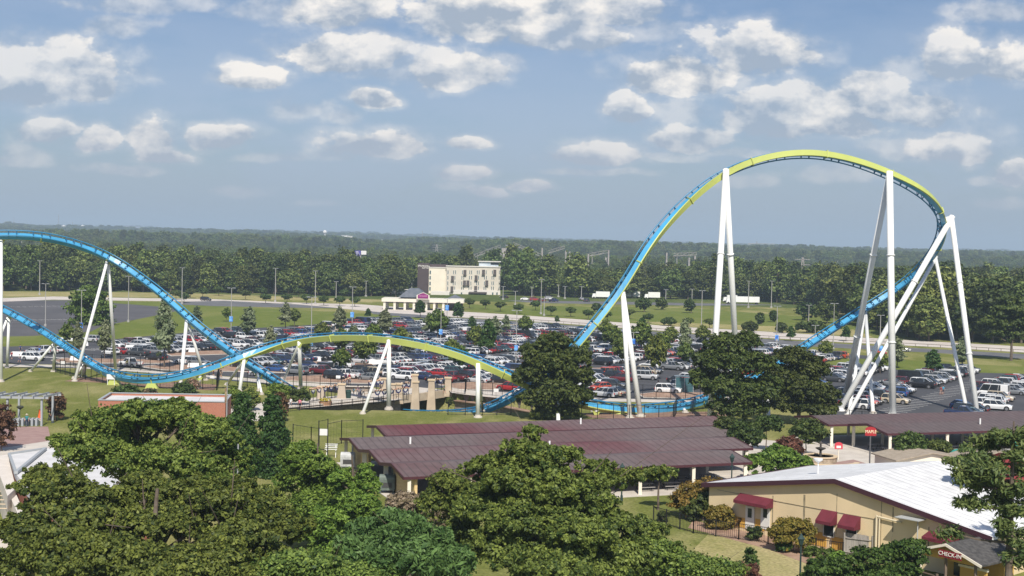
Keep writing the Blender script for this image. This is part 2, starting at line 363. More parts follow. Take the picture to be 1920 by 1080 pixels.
for i in range(XX.shape[0]):
    if gy[i] < 196 or gy[i] > 250: continue
    for j in range(XX.shape[1]):
        p = (gx[j], gy[i])
        if -70 < p[0] < 20 and inside(p, TR): ZZ[i, j] = -4.2
        elif -60 < p[0] < 16 and seg_d(p[0], p[1], *TL[0]) < 2.6: ZZ[i, j] = -1.2 - 3*max(0, min(1, (p[0]+44)/20))
nx, ny = len(gx), len(gy)
vs = np.stack([XX, YY, ZZ], -1).reshape(-1, 3)
idx = np.arange(nx*ny).reshape(ny, nx)
fs = np.stack([idx[:-1,:-1], idx[:-1,1:], idx[1:,1:], idx[1:,:-1]], -1).reshape(-1, 4)
me = bpy.data.meshes.new('ground'); me.from_pydata(vs.tolist(), [], fs.tolist()); me.update()
far_m = grass_mat('meadow', (.10,.13,.035), (.06,.09,.025), (.20,.20,.08), .5)
me.materials.append(lawn); me.materials.append(far_m)
cy = vs[fs].mean(1)
me.polygons.foreach_set('material_index', (cy[:,1] > 620).astype(int).tolist())
go = bpy.data.objects.new('ground', me); C.objects.link(go); go['kind'] = 'structure'
# ------------------------------------------------------------------ ground sheets (unprojected once onto the ground)
def sheet(name, px, z, m): return tri_flat(name, gp(*px), z, m)
LOT = [(-60,652),(110,647),(205,637),(300,628),(420,618),(560,611),(640,604),(740,600),(860,603),(950,606),(1040,612),(1150,622),(1300,635),(1440,648),(1560,661),(1640,668),(1700,676),(1660,692),(1800,696),(1990,703),(2150,712),(2200,800),(1900,800),(1700,795),(1590,788),(1520,770),(1400,752),(1290,752),(1100,752),(980,744),(880,736),(840,728),(700,726),(560,716),(430,706),(250,690),(140,684),(-80,680)]
sheet('parking_lot', LOT, .012, asphalt)
sheet('field', [(-120,560),(300,566),(480,577),(720,590),(860,601),(700,601),(560,611),(300,628),(100,645),(-120,652)], .006, field)
sheet('empty_parking_lot', [(-160,564),(130,563),(250,571),(350,579),(300,590),(240,602),(190,612),(170,622),(60,630),(-160,634)], .012, mat('faded_asphalt', (.085,.082,.085), .9, col2=(.11,.105,.108), scale=.08))
sheet('field', [(1600,672),(1700,676),(1990,692),(2200,704),(2200,712),(1990,703),(1800,698),(1600,690),(1480,672)], .02, field)
PR_T = [(-100,562),(100,556),(330,560),(400,561),(540,567),(680,571),(860,584),(960,590),(1100,600),(1260,612),(1440,622),(1600,632),(1760,641),(1920,650),(2200,668)]
PR_B = [(2200,684),(1920,661),(1760,651),(1600,643),(1440,634),(1260,622),(1100,610),(960,600),(880,596),(720,586),(600,575),(540,572),(400,566),(330,565),(100,562),(-100,570)]
sheet('pale_road', PR_T+PR_B, .024, paleroad)
sheet('road', [(690,582),(860,596),(960,602),(1100,612),(1260,624),(1440,636),(1600,646),(1760,655),(1920,664),(2200,690),(2200,704),(1920,673),(1760,662),(1600,654),(1440,645),(1260,634),(1100,621),(960,613),(860,602),(700,589)], .018, asphalt2)
sheet('road', [(330,566),(420,564),(560,571),(640,578),(560,577),(400,574),(340,571)], .026, asphalt2)
sheet('meadow', [(-200,545),(120,547),(320,549),(540,556),(700,562),(860,568),(700,566),(540,563),(400,560),(200,556),(-200,556)], .01, drygrass)
sheet('meadow', [(880,572),(1100,575),(1300,578),(1600,600),(1700,640),(1600,631),(1440,621),(1260,611),(1100,599),(960,589),(880,582)], .008, field)
sheet('meadow', [(1180,602),(1300,606),(1600,618),(1640,633),(1440,621),(1260,611)], .012, drygrass)
sheet('car_park_beyond_road', [(950,563),(1180,566),(1480,572),(1300,573),(1000,568)], .01, asphalt2)
# path along the front of the car park, islands, pavements
sheet('footpath', [(-80,681),(140,685),(250,691),(430,707),(560,717),(640,722),(700,727),(700,731),(620,727),(540,722),(420,713),(250,697),(140,690),(-80,686)], .03, concrete)
sheet('footpath', [(838,727),(900,733),(980,738),(1100,746),(1250,750),(1330,752),(1330,756),(1250,755),(1100,752),(1000,750),(950,748),(880,741),(846,737)], .03, concrete)
kerbm = concrete
def island(px, zt=.13):
    P = gp(*px); m = MB(); m.poly([(p.x, p.y) for p in P], 0, zt, 0); o = m.build('kerb_island', [kerbm]); o['kind'] = 'structure'
    cxm = sum(p.x for p in P)/len(P); cym = sum(p.y for p in P)/len(P)
    Q = [(cxm+(p.x-cxm)*.955, cym+(p.y-cym)*.955) for p in P]; tri_flat('mulch_bed', Q, zt+.012, mulch)
ISL = [[(95,676),(120,672),(320,676),(330,682),(110,681)],[(260,688),(300,684),(560,690),(640,698),(560,700),(300,694)],[(300,660),(420,658),(440,664),(320,668)],[(515,676),(700,682),(705,688),(520,682)],[(525,708),(600,704),(700,712),(705,720),(600,718),(530,714)],
 [(820,722),(900,716),(960,722),(930,732),(860,731)],[(1195,740),(1240,735),(1350,738),(1380,745),(1290,748),(1205,746)],[(560,612),(625,619),(610,622),(560,619)],[(1050,692),(1150,690),(1155,696),(1060,698)],[(1140,664),(1230,668),(1225,673),(1140,669)],[(870,640),(980,642),(985,646),(875,645)]]
for p in ISL: island(p)
# plaza by the bridge, paving under and in front of the pavilions, brick court at the gate
sheet('plaza', [(500,772),(545,767),(590,764),(670,757),(755,750),(742,742),(726,736),(700,728),(660,733),(640,742),(590,746),(530,752),(480,756),(420,770),(420,790),(500,790)], .05, concrete)
sheet('court', [(1330,826),(1400,822),(1560,836),(1700,850),(1960,850),(2000,990),(1600,960),(1420,930),(1330,925),(1180,928),(1180,905),(1320,870)], .02, concrete)
sheet('brick_court', [(-80,806),(40,800),(90,800),(96,826),(20,838),(-80,850)], .02, brickpave)
sheet('footpath', [(-80,850),(20,836),(96,826),(150,838),(60,870),(-80,900)], .018, concrete)
sheet('service_road', [(-80,1000),(60,960),(60,1060),(20,1200),(-120,1200)], .018, concrete)
sheet('brick_court', [(1560,868),(1600,862),(1660,880),(1640,892),(1560,890)], .03, brickpave)
sheet('mulch_bed', [(1300,975),(1340,985),(1500,1010),(1570,1030),(1560,1075),(1440,1030),(1290,990)], .02, mulch)
for px in ([(120,715),(200,718),(300,728),(400,732),(410,722),(330,716),(230,708),(150,708)],[(1090,775),(1250,772),(1340,772),(1380,782),(1330,786),(1180,786),(1110,784)],[(1440,900),(1500,905),(1520,940),(1450,930)]):
    sheet('bare_soil', px, .02, soil)
# stall markings on the open tarmac
st = MB()
def stripes(p0, p1, n, dirv, ln, z=.03, wd=.12):
    a = G(*p0); b = G(*p1)
    for i in range(n):
        c = a.lerp(b, i/max(1, n-1)); d = Vector((dirv[0], dirv[1], 0)).normalized(); s = Vector((-d.y, d.x, 0))*wd
        st.face([(c.x-s.x, c.y-s.y, z), (c.x+d.x*ln-s.x, c.y+d.y*ln-s.y, z), (c.x+d.x*ln+s.x, c.y+d.y*ln+s.y, z), (c.x+s.x, c.y+s.y, z)])
for (a, b, n) in (((60,668),(420,684),40),((150,655),(200,652),6),((250,676),(430,688),20),((330,646),(440,652),9),((0,600),(130,598),12),((20,575),(120,573),10)):
    stripes(a, b, n, (.86,-.5), 5)
for k in range(24):
    stripes((1640+k*8, 772-k*2.6), (1640+k*8, 772-k*2.6), 1, (.9,-.45), 4.6)
sheet('dry_slope', [(1400,1012),(1480,1032),(1560,1052),(1590,1080),(1480,1110),(1380,1080),(1300,1030),(1330,1000)], .012, drygrass)
so = st.build('parking_markings', stripe); so['kind'] = 'structure'
# long painted edge beside the road
for pts in (PR_B[1:9],):
    m = MB(); P = gp(*pts)
    for a, b in zip(P, P[1:]):
        n_ = int((b-a).length/3.2)
        m.bar(a+Vector((0,-1.5,.75)), b+Vector((0,-1.5,.75)), .1, .14)
        for i in range(n_): c = a.lerp(b, i/n_)+Vector((0,-1.5,0)); m.bar(c, c+Vector((0,0,.8)), .12)
    o = m.build('guard_rail', mat('weathered_timber', (.20,.17,.14), .9, var=.2, scale=1)); tag(o, 'low weathered rail running along the near edge of the pale road', 'guard rail')
# ------------------------------------------------------------------ roller coaster
blue = mat('coaster_blue', (.065,.32,.55), .32, var=.12, scale=.25, spec=.5)
lime = mat('coaster_lime', (.46,.51,.13), .5, var=.05, scale=.3, spec=.5)
teal = mat('coaster_rail', (.03,.20,.36), .35, spec=.5)
steelw = mat('support_white', (.80,.80,.77), .42, var=.04, scale=.2, spec=.5)
ctrl = [ # px, py, depth, up vector
 (-260,520,233,(0,-.8,.5)),(-160,462,234,(0,-.85,.5)),(-60,444,236,(0,-.8,.6)),(30,440,238,(0,-.7,.7)),(110,449,241,(0,-.8,.6)),(205,482,246,(.1,-.85,.5)),(300,548,243,(.2,-.8,.5)),(370,610,240,(.3,-.75,.5)),(450,671,240,(.3,-.6,.7)),
 (505,706,239,(.3,-.5,.8)),(550,736,237,(.3,-.4,.9)),(600,752,234,(.1,-.3,1)),(690,768,230,(0,-.2,1)),(780,777,224,(0,-.3,1)),(850,776,217,(0,-.4,1)),(908,768,211,(-.1,-.5,.8)),(975,735,206,(-.4,-.4,.8)),(1030,698,204.5,(-.6,-.1,.8)),
 (1085,638,205,(-.8,.05,.6)),(1160,545,207,(-.8,.2,.6)),(1220,451,209,(-.7,.5,.5)),(1290,375,212,(-.4,.85,.35)),(1360,324,213,(0,1,.05)),(1425,298,214,(0,1,-.12)),(1505,287,215,(0,1,-.2)),(1590,299,217,(-.1,.98,-.25)),
 (1680,333,219,(-.35,.9,-.35)),(1742,372,222,(-.8,.45,-.4)),(1766,413,227,(-1,-.05,-.1)),(1762,450,232,(-.9,-.4,.1)),(1738,490,238,(-.6,-.8,.3)),(1690,535,242,(-.35,-.85,.4)),(1600,592,240,(-.2,-.85,.45)),(1510,649,232,(-.1,-.85,.5)),
 (1420,706,224,(0,-.7,.7)),(1318,750,216,(0,-.4,.9)),(1240,764,211,(0,-.35,.9)),(1160,765,208,(0,.45,.85)),(1090,755,205,(0,.6,.75)),(1030,737,203,(0,.5,.8)),(960,706,200.5,(0,.85,.45)),(897,679,200.5,(0,.97,.2)),(830,656,203,(0,1,.1)),
 (732,637,208,(0,1,.05)),(645,632,219,(0,1,.05)),(570,637,228,(0,.97,.2)),(510,649,231,(0,.7,.65)),(455,665,229,(0,.25,.95)),(400,686,229,(0,-.05,1)),(330,706,229,(0,-.3,.95)),(268,711,230,(0,-.4,.9)),(205,700,235,(0,-.6,.8)),(150,668,243,(0,-.8,.6)),
 (75,618,254,(0,-.85,.5)),(5,580,258,(0,-.85,.5)),(-80,545,262,(0,-.8,.6)),(-200,520,265,(0,-.8,.6))]
cp = [np.array(PY(a, b, c)) for a, b, c, _ in ctrl]; cu = [np.array(u, float) for *_, u in ctrl]
def cr(P, i, tt):
    p0, p1, p2, p3 = P[max(i-1, 0)], P[i], P[i+1], P[min(i+2, len(P)-1)]
    return .5*((2*p1)+(-p0+p2)*tt+(2*p0-5*p1+4*p2-p3)*tt*tt+(-p0+3*p1-3*p2+p3)*tt**3)
pts, ups = [], []
for i in range(len(cp)-1):
    n = max(2, int(np.linalg.norm(cp[i+1]-cp[i])/1.25))
    for k in range(n): pts.append(cr(cp, i, k/n)); ups.append(cu[i]*(1-k/n)+cu[i+1]*(k/n))
pts = np.array(pts)
for _ in range(6): pts[1:-1] = pts[1:-1]*.5+(pts[:-2]+pts[2:])*.25
T = np.gradient(pts, axis=0); T /= np.linalg.norm(T, axis=1)[:, None]
ups = np.array(ups)
for _ in range(8): ups[1:-1] = ups[1:-1]*.5+(ups[:-2]+ups[2:])*.25
Uv = ups - (ups*T).sum(1)[:, None]*T; Uv /= np.linalg.norm(Uv, axis=1)[:, None]; Sv = np.cross(T, Uv)
root = empty('roller_coaster', (0, 220, 0), 'blue and lime steel roller coaster with a tall white-legged arch over the car park', 'roller coaster')
ORI = np.array([0, 220, 0.])
def sweep(prof, m, name, mats):
    """prof: list of (side, up) offsets and face material per edge"""
    b = MB(); k = len(prof); V_ = []
    for p, s, u in zip(pts, Sv, Uv):
        for a, h, _ in prof: V_.append(tuple(p+s*a+u*h-ORI))
    b.v = V_
    for i in range(len(pts)-1):
        for j in range(k):
            j2 = (j+1) % k; b.f.append((i*k+j, i*k+j2, (i+1)*k+j2, (i+1)*k+j)); b.m.append(prof[j][2])
    b.f.append(tuple(range(k))); b.m.append(0); b.f.append(tuple(range((len(pts)-1)*k, len(pts)*k))[::-1]); b.m.append(0)
    return b.build(name, mats, root)
# box girder: lime underneath and low on its sides, blue above
sweep([(-.46,-.82,1),(.46,-.82,1),(.50,-.66,0),(.42,.08,0),(-.42,.08,0),(-.50,-.66,1)], 0, 'spine', [blue, lime])
for s in (-1, 1):
    c = [(s*.62+.11*math.cos(a), .50+.11*math.sin(a), 0) for a in [i*math.pi/3 for i in range(6)]]
    o = sweep(c, 0, 'rail', [teal]); o.data.polygons.foreach_set('use_smooth', [True]*len(o.data.polygons))
dist = np.concatenate([[0], np.cumsum(np.linalg.norm(np.diff(pts, axis=0), axis=1))])
TI = []
for q in np.arange(.5, dist[-1], 1.9):
    i = int(np.searchsorted(dist, q)); p = pts[i]-ORI
    TI.append((0 if -20 < proj(pts[i])[0] < 1940 and pts[i][2] > 1.5 else 1, float(pts[i][1]), i))
TI.sort(); tied = mat('tie_dark', (.012,.10,.20), .5); rest_b = MB()
for k, (_, _, i) in enumerate(TI):
    p = pts[i]-ORI; b = MB() if k < 100 else rest_b
    for s in (-1, 1): b.bar(p+Sv[i]*(s*.60)+Uv[i]*.48, p+Sv[i]*(s*.2)+Uv[i]*.05, .12, .16)
    b.bar(p+Sv[i]*.60+Uv[i]*.5, p-Sv[i]*.60+Uv[i]*.5, .1, .1)
    if k < 100: b.build('cross_tie', [tied], root)
o = rest_b.build('cross_tie', [tied], root); o['kind'] = 'stuff'

for q in np.arange(6, dist[-1], 12.5):      # bolted joints in the girder
    i = int(np.searchsorted(dist, q)); p = pts[i]-ORI; b = MB()
    for (x0, y0), (x1, y1) in (((-.55,-.88),(.55,-.88)),((.55,-.88),(.5,.02)),((-.5,.02),(-.55,-.88))):
        b.bar(p+Sv[i]*x0+Uv[i]*y0, p+Sv[i]*x1+Uv[i]*y1, .16, .16)
    b.build('joint_flange', [lime], root)
def track_at(px, py):
    best = None
    for i in range(0, len(pts)):
        q = proj(pts[i]); d = (q[0]-px)**2+(q[1]-py)**2
        if best is None or d < best[0]: best = (d, i)
    return best[1]
SUP = [ # track pixel, [(foot px, radius, extra depth to foot)], style
 ((4,444),[((2,716),.46)]),((207,484),[((140,715),.42),((217,697),.46)]),((342,592),[((338,725),.48),((386,713),.38)]),((13,584),[((13,690),.40),((-24,690),.34)]),((101,632),[((100,697),.42),((57,697),.34)]),
 ((157,673),[((155,706),.62),((138,710),.3)]),((452,665),[((449,735),.46),((425,722),.36)]),((489,695),[((486,733),.36),((491,740),.28)]),((567,636),[((564,728),.50),((530,718),.36)]),((735,638),[((729,767),.52),((680,776),.38)]),
 ((900,681),[((896,783),.50),((905,770),.3)]),((1162,545),[((1181,784),.52),((1201,781),.62)]),((1361,326),[((1331,797),.72),((1385,760),.70)]),((1668,330),[((1674,780),.82),((1583,752),.74)]),
 ((1766,413),[((1832,778),.66),((1574,770),.72)]),((1742,488),[((1814,777),.48),((1588,781),.50)]),((1627,576),[((1637,775),.46),((1592,772),.42)]),((373,695),[((371,728),.62)]),((1048,742),[((1047,795),.42),((1080,770),.30)]),((1112,757),[((1115,772),.5)]),((1282,758),[((1285,774),.42)]),((1440,690),[((1442,790),.45)])]
foots = []
for (tp, legs) in SUP:
    i = track_at(*tp); big = tp[0] > 1300 and tp[1] < 500
    base = pts[i]-Uv[i]*.75
    tgt = Vector(base)
    if big:   # legs stand on the picture's near or far side of the girder, joined through a bracket
        side = Vector(PY(tp[0]+(0 if tp[0] < 1700 else 18 if tp[1] < 450 else 12), tp[1]-4, pts[i][1]-1.8 if tp[0] < 1700 else pts[i][1]+.5)); 
        hd = MB(); hd.bar(Vector(pts[i]-Uv[i]*.5)-Vector(ORI), side-Vector(ORI), .6, .8); hd.build('bracket', [steelw], root)
        tgt = side
    for n_, (fp, r) in enumerate(legs):
        r *= .68
        f = G(*fp); col = MB(); a = f - Vector(ORI); top = tgt - Vector(ORI)
        d = (top-a).normalized()
        L_ = (top-a).length; n_seg = 2 if L_ > 26 else 1
        col.tube(a, top+d*(.4 if big else .1), r, r*.97, 14)
        for k in range(1, n_seg+(1 if L_ > 34 else 0)):
            c0 = a.lerp(top, (.30, .66)[k-1] if L_ > 34 else .42); col.tube(c0-d*.1, c0+d*.1, r*1.22, n=14)
        o = col.build('support_leg', [steelw], root, smooth=False)
        for p_ in o.data.polygons: p_.use_smooth = len(p_.vertices) == 4
        ft = MB(); ft.lathe((a.x, a.y, a.z-.1), [(r*2.0,0),(r*1.9,.28),(r*1.35,.30),(r*1.3,.5),(r*1.0,.52)], 12)
        ft.build('base_plate', [concrete if r < .45 else steelw], o); foots.append((f.x, f.y))
    if not big:
        cn = MB(); A_ = Vector(pts[i]-Uv[i]*.72-ORI); B_ = tgt-Vector(ORI)-Vector((0,0,.95)) if pts[i][2] > 1.5 else None
        if B_ is not None:
            s_ = Vector(T[i]); cn.add([A_+s_*.9, A_-s_*.9, B_-s_*.3, B_+s_*.3]+[p+Vector((0,.35,0)) for p in (A_+s_*.9, A_-s_*.9, B_-s_*.3, B_+s_*.3)], [(0,1,2,3),(7,6,5,4),(0,4,5,1),(1,5,6,2),(2,6,7,3),(3,7,4,0)])
            cn.build('saddle', [lime], root)
# low lime saddles where the track runs just above the ground
for tp in ((218,704),(288,711),(1163,766),(1020,735)):
    i = track_at(*tp); p = pts[i]; sb = MB(); z1 = max(.4, p[2]-.8)
    sb.add([(p[0]-ORI[0]+a, p[1]-ORI[1]+b_, z) for a, b_, z in ((-1.1,-.6,0),(1.1,-.6,0),(1.1,.6,0),(-1.1,.6,0),(-.7,-.5,z1),(.7,-.5,z1),(.7,.5,z1),(-.7,.5,z1))], [(4,5,6,7),(0,1,5,4),(1,2,6,5),(2,3,7,6),(3,0,4,7)])
    sb.build('saddle', [lime], root)
# ------------------------------------------------------------------ pavilions
maroon = (.155,.052,.068); greyr = (.17,.135,.15)
cream = mat('cream_wall', (.72,.58,.34), .8, col2=(.78,.65,.42), scale=.5)
creamt = mat('cream_trim', (.80,.73,.60), .7)
slab = mat('slab', (.10,.09,.09), .9, var=.2, scale=1)
darkmaroon = mat('maroon_trim', (.075,.026,.032), .5)
pipe = mat('vent_pipe', (.8,.8,.78), .4)
siding = mat('timber_siding', (.62,.44,.20), .8, col2=(.72,.54,.27), scale=1, stretch=(1,1,9))
tablem = mat('table_top', (.35,.33,.31), .6)
def frame2(o, ang):
    e = (math.cos(ang), math.sin(ang)); v = (-math.sin(ang), math.cos(ang))
    return lambda a, b, z=0: (o[0]+e[0]*a+v[0]*b, o[1]+e[1]*a+v[1]*b, z)
def gable(name, label, L, o, ang, v0, wdt, u0, u1, ze, zr, mr, parent_cat='pavilion', walls=None, posts=6, group=None, vents=()):
    """open picnic shelter: gable roof over posts; u along the ridge"""
    P = frame2(o, ang)
    r = empty(name, P(u0, v0), label, parent_cat, group); OO = Vector(P(u0, v0))
    def q(a, b, z): return Vector(P(a, b, z)) - OO
    b = MB(); vm = v0+wdt/2; ov = .35; th = .14
    for va, vb, za, zb in ((v0-ov*0, vm, ze, zr), (vm, v0+wdt, zr, ze)):
        b.add([q(u0-ov,va,za+th), q(u1+ov,va,za+th), q(u1+ov,vb,zb+th), q(u0-ov,vb,zb+th), q(u0-ov,va,za), q(u1+ov,va,za), q(u1+ov,vb,zb), q(u0-ov,vb,zb)],
              [(0,1,2,3),(7,6,5,4),(0,4,5,1),(1,5,6,2),(2,6,7,3),(3,7,4,0)])
    ro = b.build('roof', [mr], r)
    b = MB()
    for uu in (u0-ov-.04, u1+ov+.04):
        b.bar(q(uu,v0,ze+.02), q(uu,vm,zr+.02), .1, .32); b.bar(q(uu,vm,zr+.02), q(uu,v0+wdt,ze+.02), .1, .32)
    b.bar(q(u0-ov,v0-.06,ze+.0), q(u1+ov,v0-.06,ze+.0), .1, .26); b.bar(q(u0-ov,v0+wdt+.06,ze), q(u1+ov,v0+wdt+.06,ze), .1, .26)
    b.build('fascia', [darkmaroon], r)
    for k in range(posts):
        a = u0+.3+(u1-u0-.6)*k/(posts-1)
        for vv in (v0+.25, v0+wdt-.25):
            m = MB(); m.box(-.17,-.17,0,.17,.17,ze-.05); po = m.build('post', [creamt], r); po.location = q(a, vv, 0)
    b = MB(); b.poly([q(u0-.6,v0-.6,0)[:2], q(u1+.6,v0-.6,0)[:2], q(u1+.6,v0+wdt+.6,0)[:2], q(u0-.6,v0+wdt+.6,0)[:2]], .0, .07+.004*(v0 % 5)); b.build('floor_slab', [concrete], r)
    for (a, bb) in vents:
        m = MB(); z = ze+(zr-ze)*(1-abs(bb-vm)/(wdt/2)); c = q(a, bb, z); m.tube(c, c+Vector((0,0,.9)), .11); m.build('vent_pipe', [pipe], r)
    if walls:
        for wname, (a0, a1), mm in walls:    # closed end walls
            m = MB(); c = [q(a0,v0+.5,0.08), q(a0,v0+wdt-.5,0.08), q(a0,v0+wdt-.5,ze-.02), q(a0,vm,zr-.1), q(a0,v0+.5,ze-.02)]; d_ = q(a1,0,0)-q(a0,0,0); m.add(c+[x+d_ for x in c], [(4,3,2,1,0),(5,6,7,8,9)]+[(i,(i+1)%5,5+(i+1)%5,5+i) for i in range(5)])
            m.build(wname, [mm], r)
    return r, q
angA = math.atan2(13.3, 35.2); oA = (-9.9, 130.4); perpA = (math.cos(angA), math.sin(angA))
mr1 = ribbed('maroon_roof', (.13,.045,.05), .9, perpA, (.15,.112,.110), nsc=.035, lo=.42, hi=.56, rough=.65, spec=.2)  # grey mixed into the maroon stands in for glare on the front slopes
mr2 = ribbed('glare_grey_maroon_roof', (.142,.112,.108), .9, perpA, (.13,.068,.068), nsc=.05, lo=.5, hi=.7, rough=.65, spec=.2)  # same maroon paint, mostly coloured over with the grey of glare
wl = lambda: [('gable_wall', (.9, 1.2), siding), ('kitchen_wall', (9.0, 9.3), siding)]
picn = []
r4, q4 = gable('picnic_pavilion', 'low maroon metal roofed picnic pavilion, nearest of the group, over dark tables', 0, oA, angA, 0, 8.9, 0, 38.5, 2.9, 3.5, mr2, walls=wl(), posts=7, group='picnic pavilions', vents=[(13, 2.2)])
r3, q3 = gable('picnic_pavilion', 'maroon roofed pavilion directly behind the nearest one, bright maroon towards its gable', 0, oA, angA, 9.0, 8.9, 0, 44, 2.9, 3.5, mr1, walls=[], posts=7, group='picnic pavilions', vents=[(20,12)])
r2, q2 = gable('picnic_pavilion', 'maroon pavilion roof with painted-in grey glare, a siding gable wall and white bench outside', 0, oA, angA, 18.0, 8.9, 0, 49, 2.9, 3.5, mr2, walls=[('gable_wall', (.9, 1.2), siding)], posts=7, group='picnic pavilions', vents=[(6, 19.5)])
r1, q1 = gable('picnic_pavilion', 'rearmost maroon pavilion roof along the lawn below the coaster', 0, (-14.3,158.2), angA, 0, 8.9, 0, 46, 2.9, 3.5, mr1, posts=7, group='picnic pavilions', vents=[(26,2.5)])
angB = math.atan2(.309, .951); oB = (48.5, 169.4); perpB = (math.cos(angB), math.sin(angB))
mrB = ribbed('grey_maroon_roof', (.122,.096,.094), .9, perpB, (.12,.07,.072), nsc=.05, lo=.45, hi=.7, rough=.65, spec=.2)  # maroon roof greyed in its base colour to imitate glare
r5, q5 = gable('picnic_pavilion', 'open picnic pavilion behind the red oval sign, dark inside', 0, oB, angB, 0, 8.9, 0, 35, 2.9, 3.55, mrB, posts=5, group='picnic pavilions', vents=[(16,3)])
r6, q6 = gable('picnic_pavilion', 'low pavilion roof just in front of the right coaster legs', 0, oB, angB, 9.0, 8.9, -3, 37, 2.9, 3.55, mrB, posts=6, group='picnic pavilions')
# picnic tables: one model, placed by copying
tb = empty('picnic_table', (0,0,0), 'grey picnic table', 'picnic table', 'picnic tables under and beside the pavilions')
m = MB()
for k in range(5): m.box(-.95, -.38+k*.155, .72, .95, -.24+k*.155, .76)
m.build('table_top', [tablem], tb)
for s in (-1, 1):
    m = MB(); m.box(-.95, s*.72-.13, .42, .95, s*.72+.13, .46); m.build('bench', [tablem], tb)
    m = MB(); m.bar((s*.65,-.66,.0),(s*.65,-.2,.72),.06); m.bar((s*.65,.66,.0),(s*.65,.2,.72),.06); m.bar((s*.65,-.75,.40),(s*.65,.75,.40),.06); m.build('leg_frame', [black], tb)
tspots = []
for (PP, rows_) in ((frame2(oA, angA), [(27+3.2*i, v) for v in (2.2, 5.6) for i in range(4)]+[(30+3.2*i, v) for v in (-1.2,) for i in range(2)]), (frame2(oB, angB), [(1.5+3.4*i, v) for v in (2.2, 5.4) for i in range(9)]+[(7+3.4*i, -1.7) for i in range(4)])):
    for (a, b) in rows_: tspots.append(PP(a, b))
for i, p in enumerate(tspots):
    o = tb if i == 0 else copy_tree(tb); o.location = (p[0], p[1], .085); o.rotation_euler.z = angA+rnd.uniform(-.1, .1)
    o['label'] = ('grey picnic table in the shade of the nearest pavilion group' if i < 8 else 'picnic table standing in the sun outside the nearest pavilion' if i < 10 else 'picnic table under the open pavilion behind the oval sign' if i < 28 else 'picnic table in the open before the pavilion behind the oval sign')
# ------------------------------------------------------------------ cream event building with a white ribbed roof
BL = Vector((19.1,125.8,0)); BR = Vector((38.2,105.0,0)); BD = Vector((.737,.676,0))*16.6
bw = (BR-BL).normalized()
eb = empty('event_building', BL, 'long cream building with white ribbed metal roof, maroon fascia and awnings', 'building')
def eq(s, d, z): return bw*s + BD.normalized()*d + Vector((0,0,z))
Lw = (BR-BL).length; ZE, ZR = 3.6, 6.0
roofw = ribbed('white_ribbed_roof', (.70,.695,.68), 1.0, tuple(BD.normalized()), (.76,.755,.74), rough=.5, depth=.50, nsc=.1)
cw = mat('stucco', (.78,.62,.38), .85, col2=(.68,.54,.33), scale=.35, stretch=(1,1,.5), bump=.1)
m = MB(); sec = [(0,0),(0,ZE),(Lw/2,ZR),(Lw,ZE),(Lw,-3),(0,-3)]
A_ = [eq(s,0,z) for s, z in sec]; B_ = [eq(s,16.6,z) for s, z in sec]
m.add(A_+B_, [(0,1,2,3,4,5)[::-1],(6,7,8,9,10,11)]+[(i,(i+1)%6,6+(i+1)%6,6+i) for i in range(6)]); m.build('wall', [cw], eb)
m = MB()
for s0, s1, z0, z1 in ((-.5,Lw/2,ZE-.09,ZR),(Lw/2,Lw+.5,ZR,ZE-.09)):
    c = [eq(s0,-.45,z0+.3),eq(s1,-.45,z1+.3),eq(s1,17,z1+.3),eq(s0,17,z0+.3),eq(s0,-.45,z0+.05),eq(s1,-.45,z1+.05),eq(s1,17,z1+.05),eq(s0,17,z0+.05)]
    m.add(c, [(0,1,2,3),(7,6,5,4),(0,4,5,1),(1,5,6,2),(2,6,7,3),(3,7,4,0)])
m.build('roof', [roofw], eb)
m = MB(); m.bar(eq(-.5,-.5,ZE+.05), eq(Lw/2,-.5,ZR+.14), .1, .42); m.bar(eq(Lw/2,-.5,ZR+.14), eq(Lw+.5,-.5,ZE+.05), .1, .42); m.bar(eq(-.55,-.5,ZE+.05), eq(-.55,17,ZE+.05), .1, .42); m.build('fascia', [mat('fascia_maroon', (.06,.022,.032), .5)], eb)
awm = mat('awning_cloth', (.135,.022,.034), .8, var=.12, scale=1.5); glassd = mat('dark_glass', (.02,.025,.03), .12, spec=.6); doorw = mat('pale_door', (.72,.71,.66), .5)
seam = mat('wall_joint', (.30,.25,.16), .9, var=.3, scale=2)
def wq(px, py, off=0):
    s, z = on_wall(px, py, BL, BR); return s, z
def awning(pl, pr, ptop, pbot, out=1.05):
    s0, _ = wq(*pl); s1, _ = wq(*pr); _, zt = wq(*ptop); _, zb = wq(*pbot)
    m = MB(); c = [eq(s0,-.02,zt), eq(s1,-.02,zt), eq(s1,-out,zb+.28), eq(s0,-out,zb+.28), eq(s0,-out,zb), eq(s1,-out,zb), eq(s0,-.02,zb), eq(s1,-.02,zb)]
    m.add(c, [(0,3,2,1),(3,4,5,2),(0,6,4,3),(1,2,5,7)]); m.build('awning', [awm], eb); return s0, s1
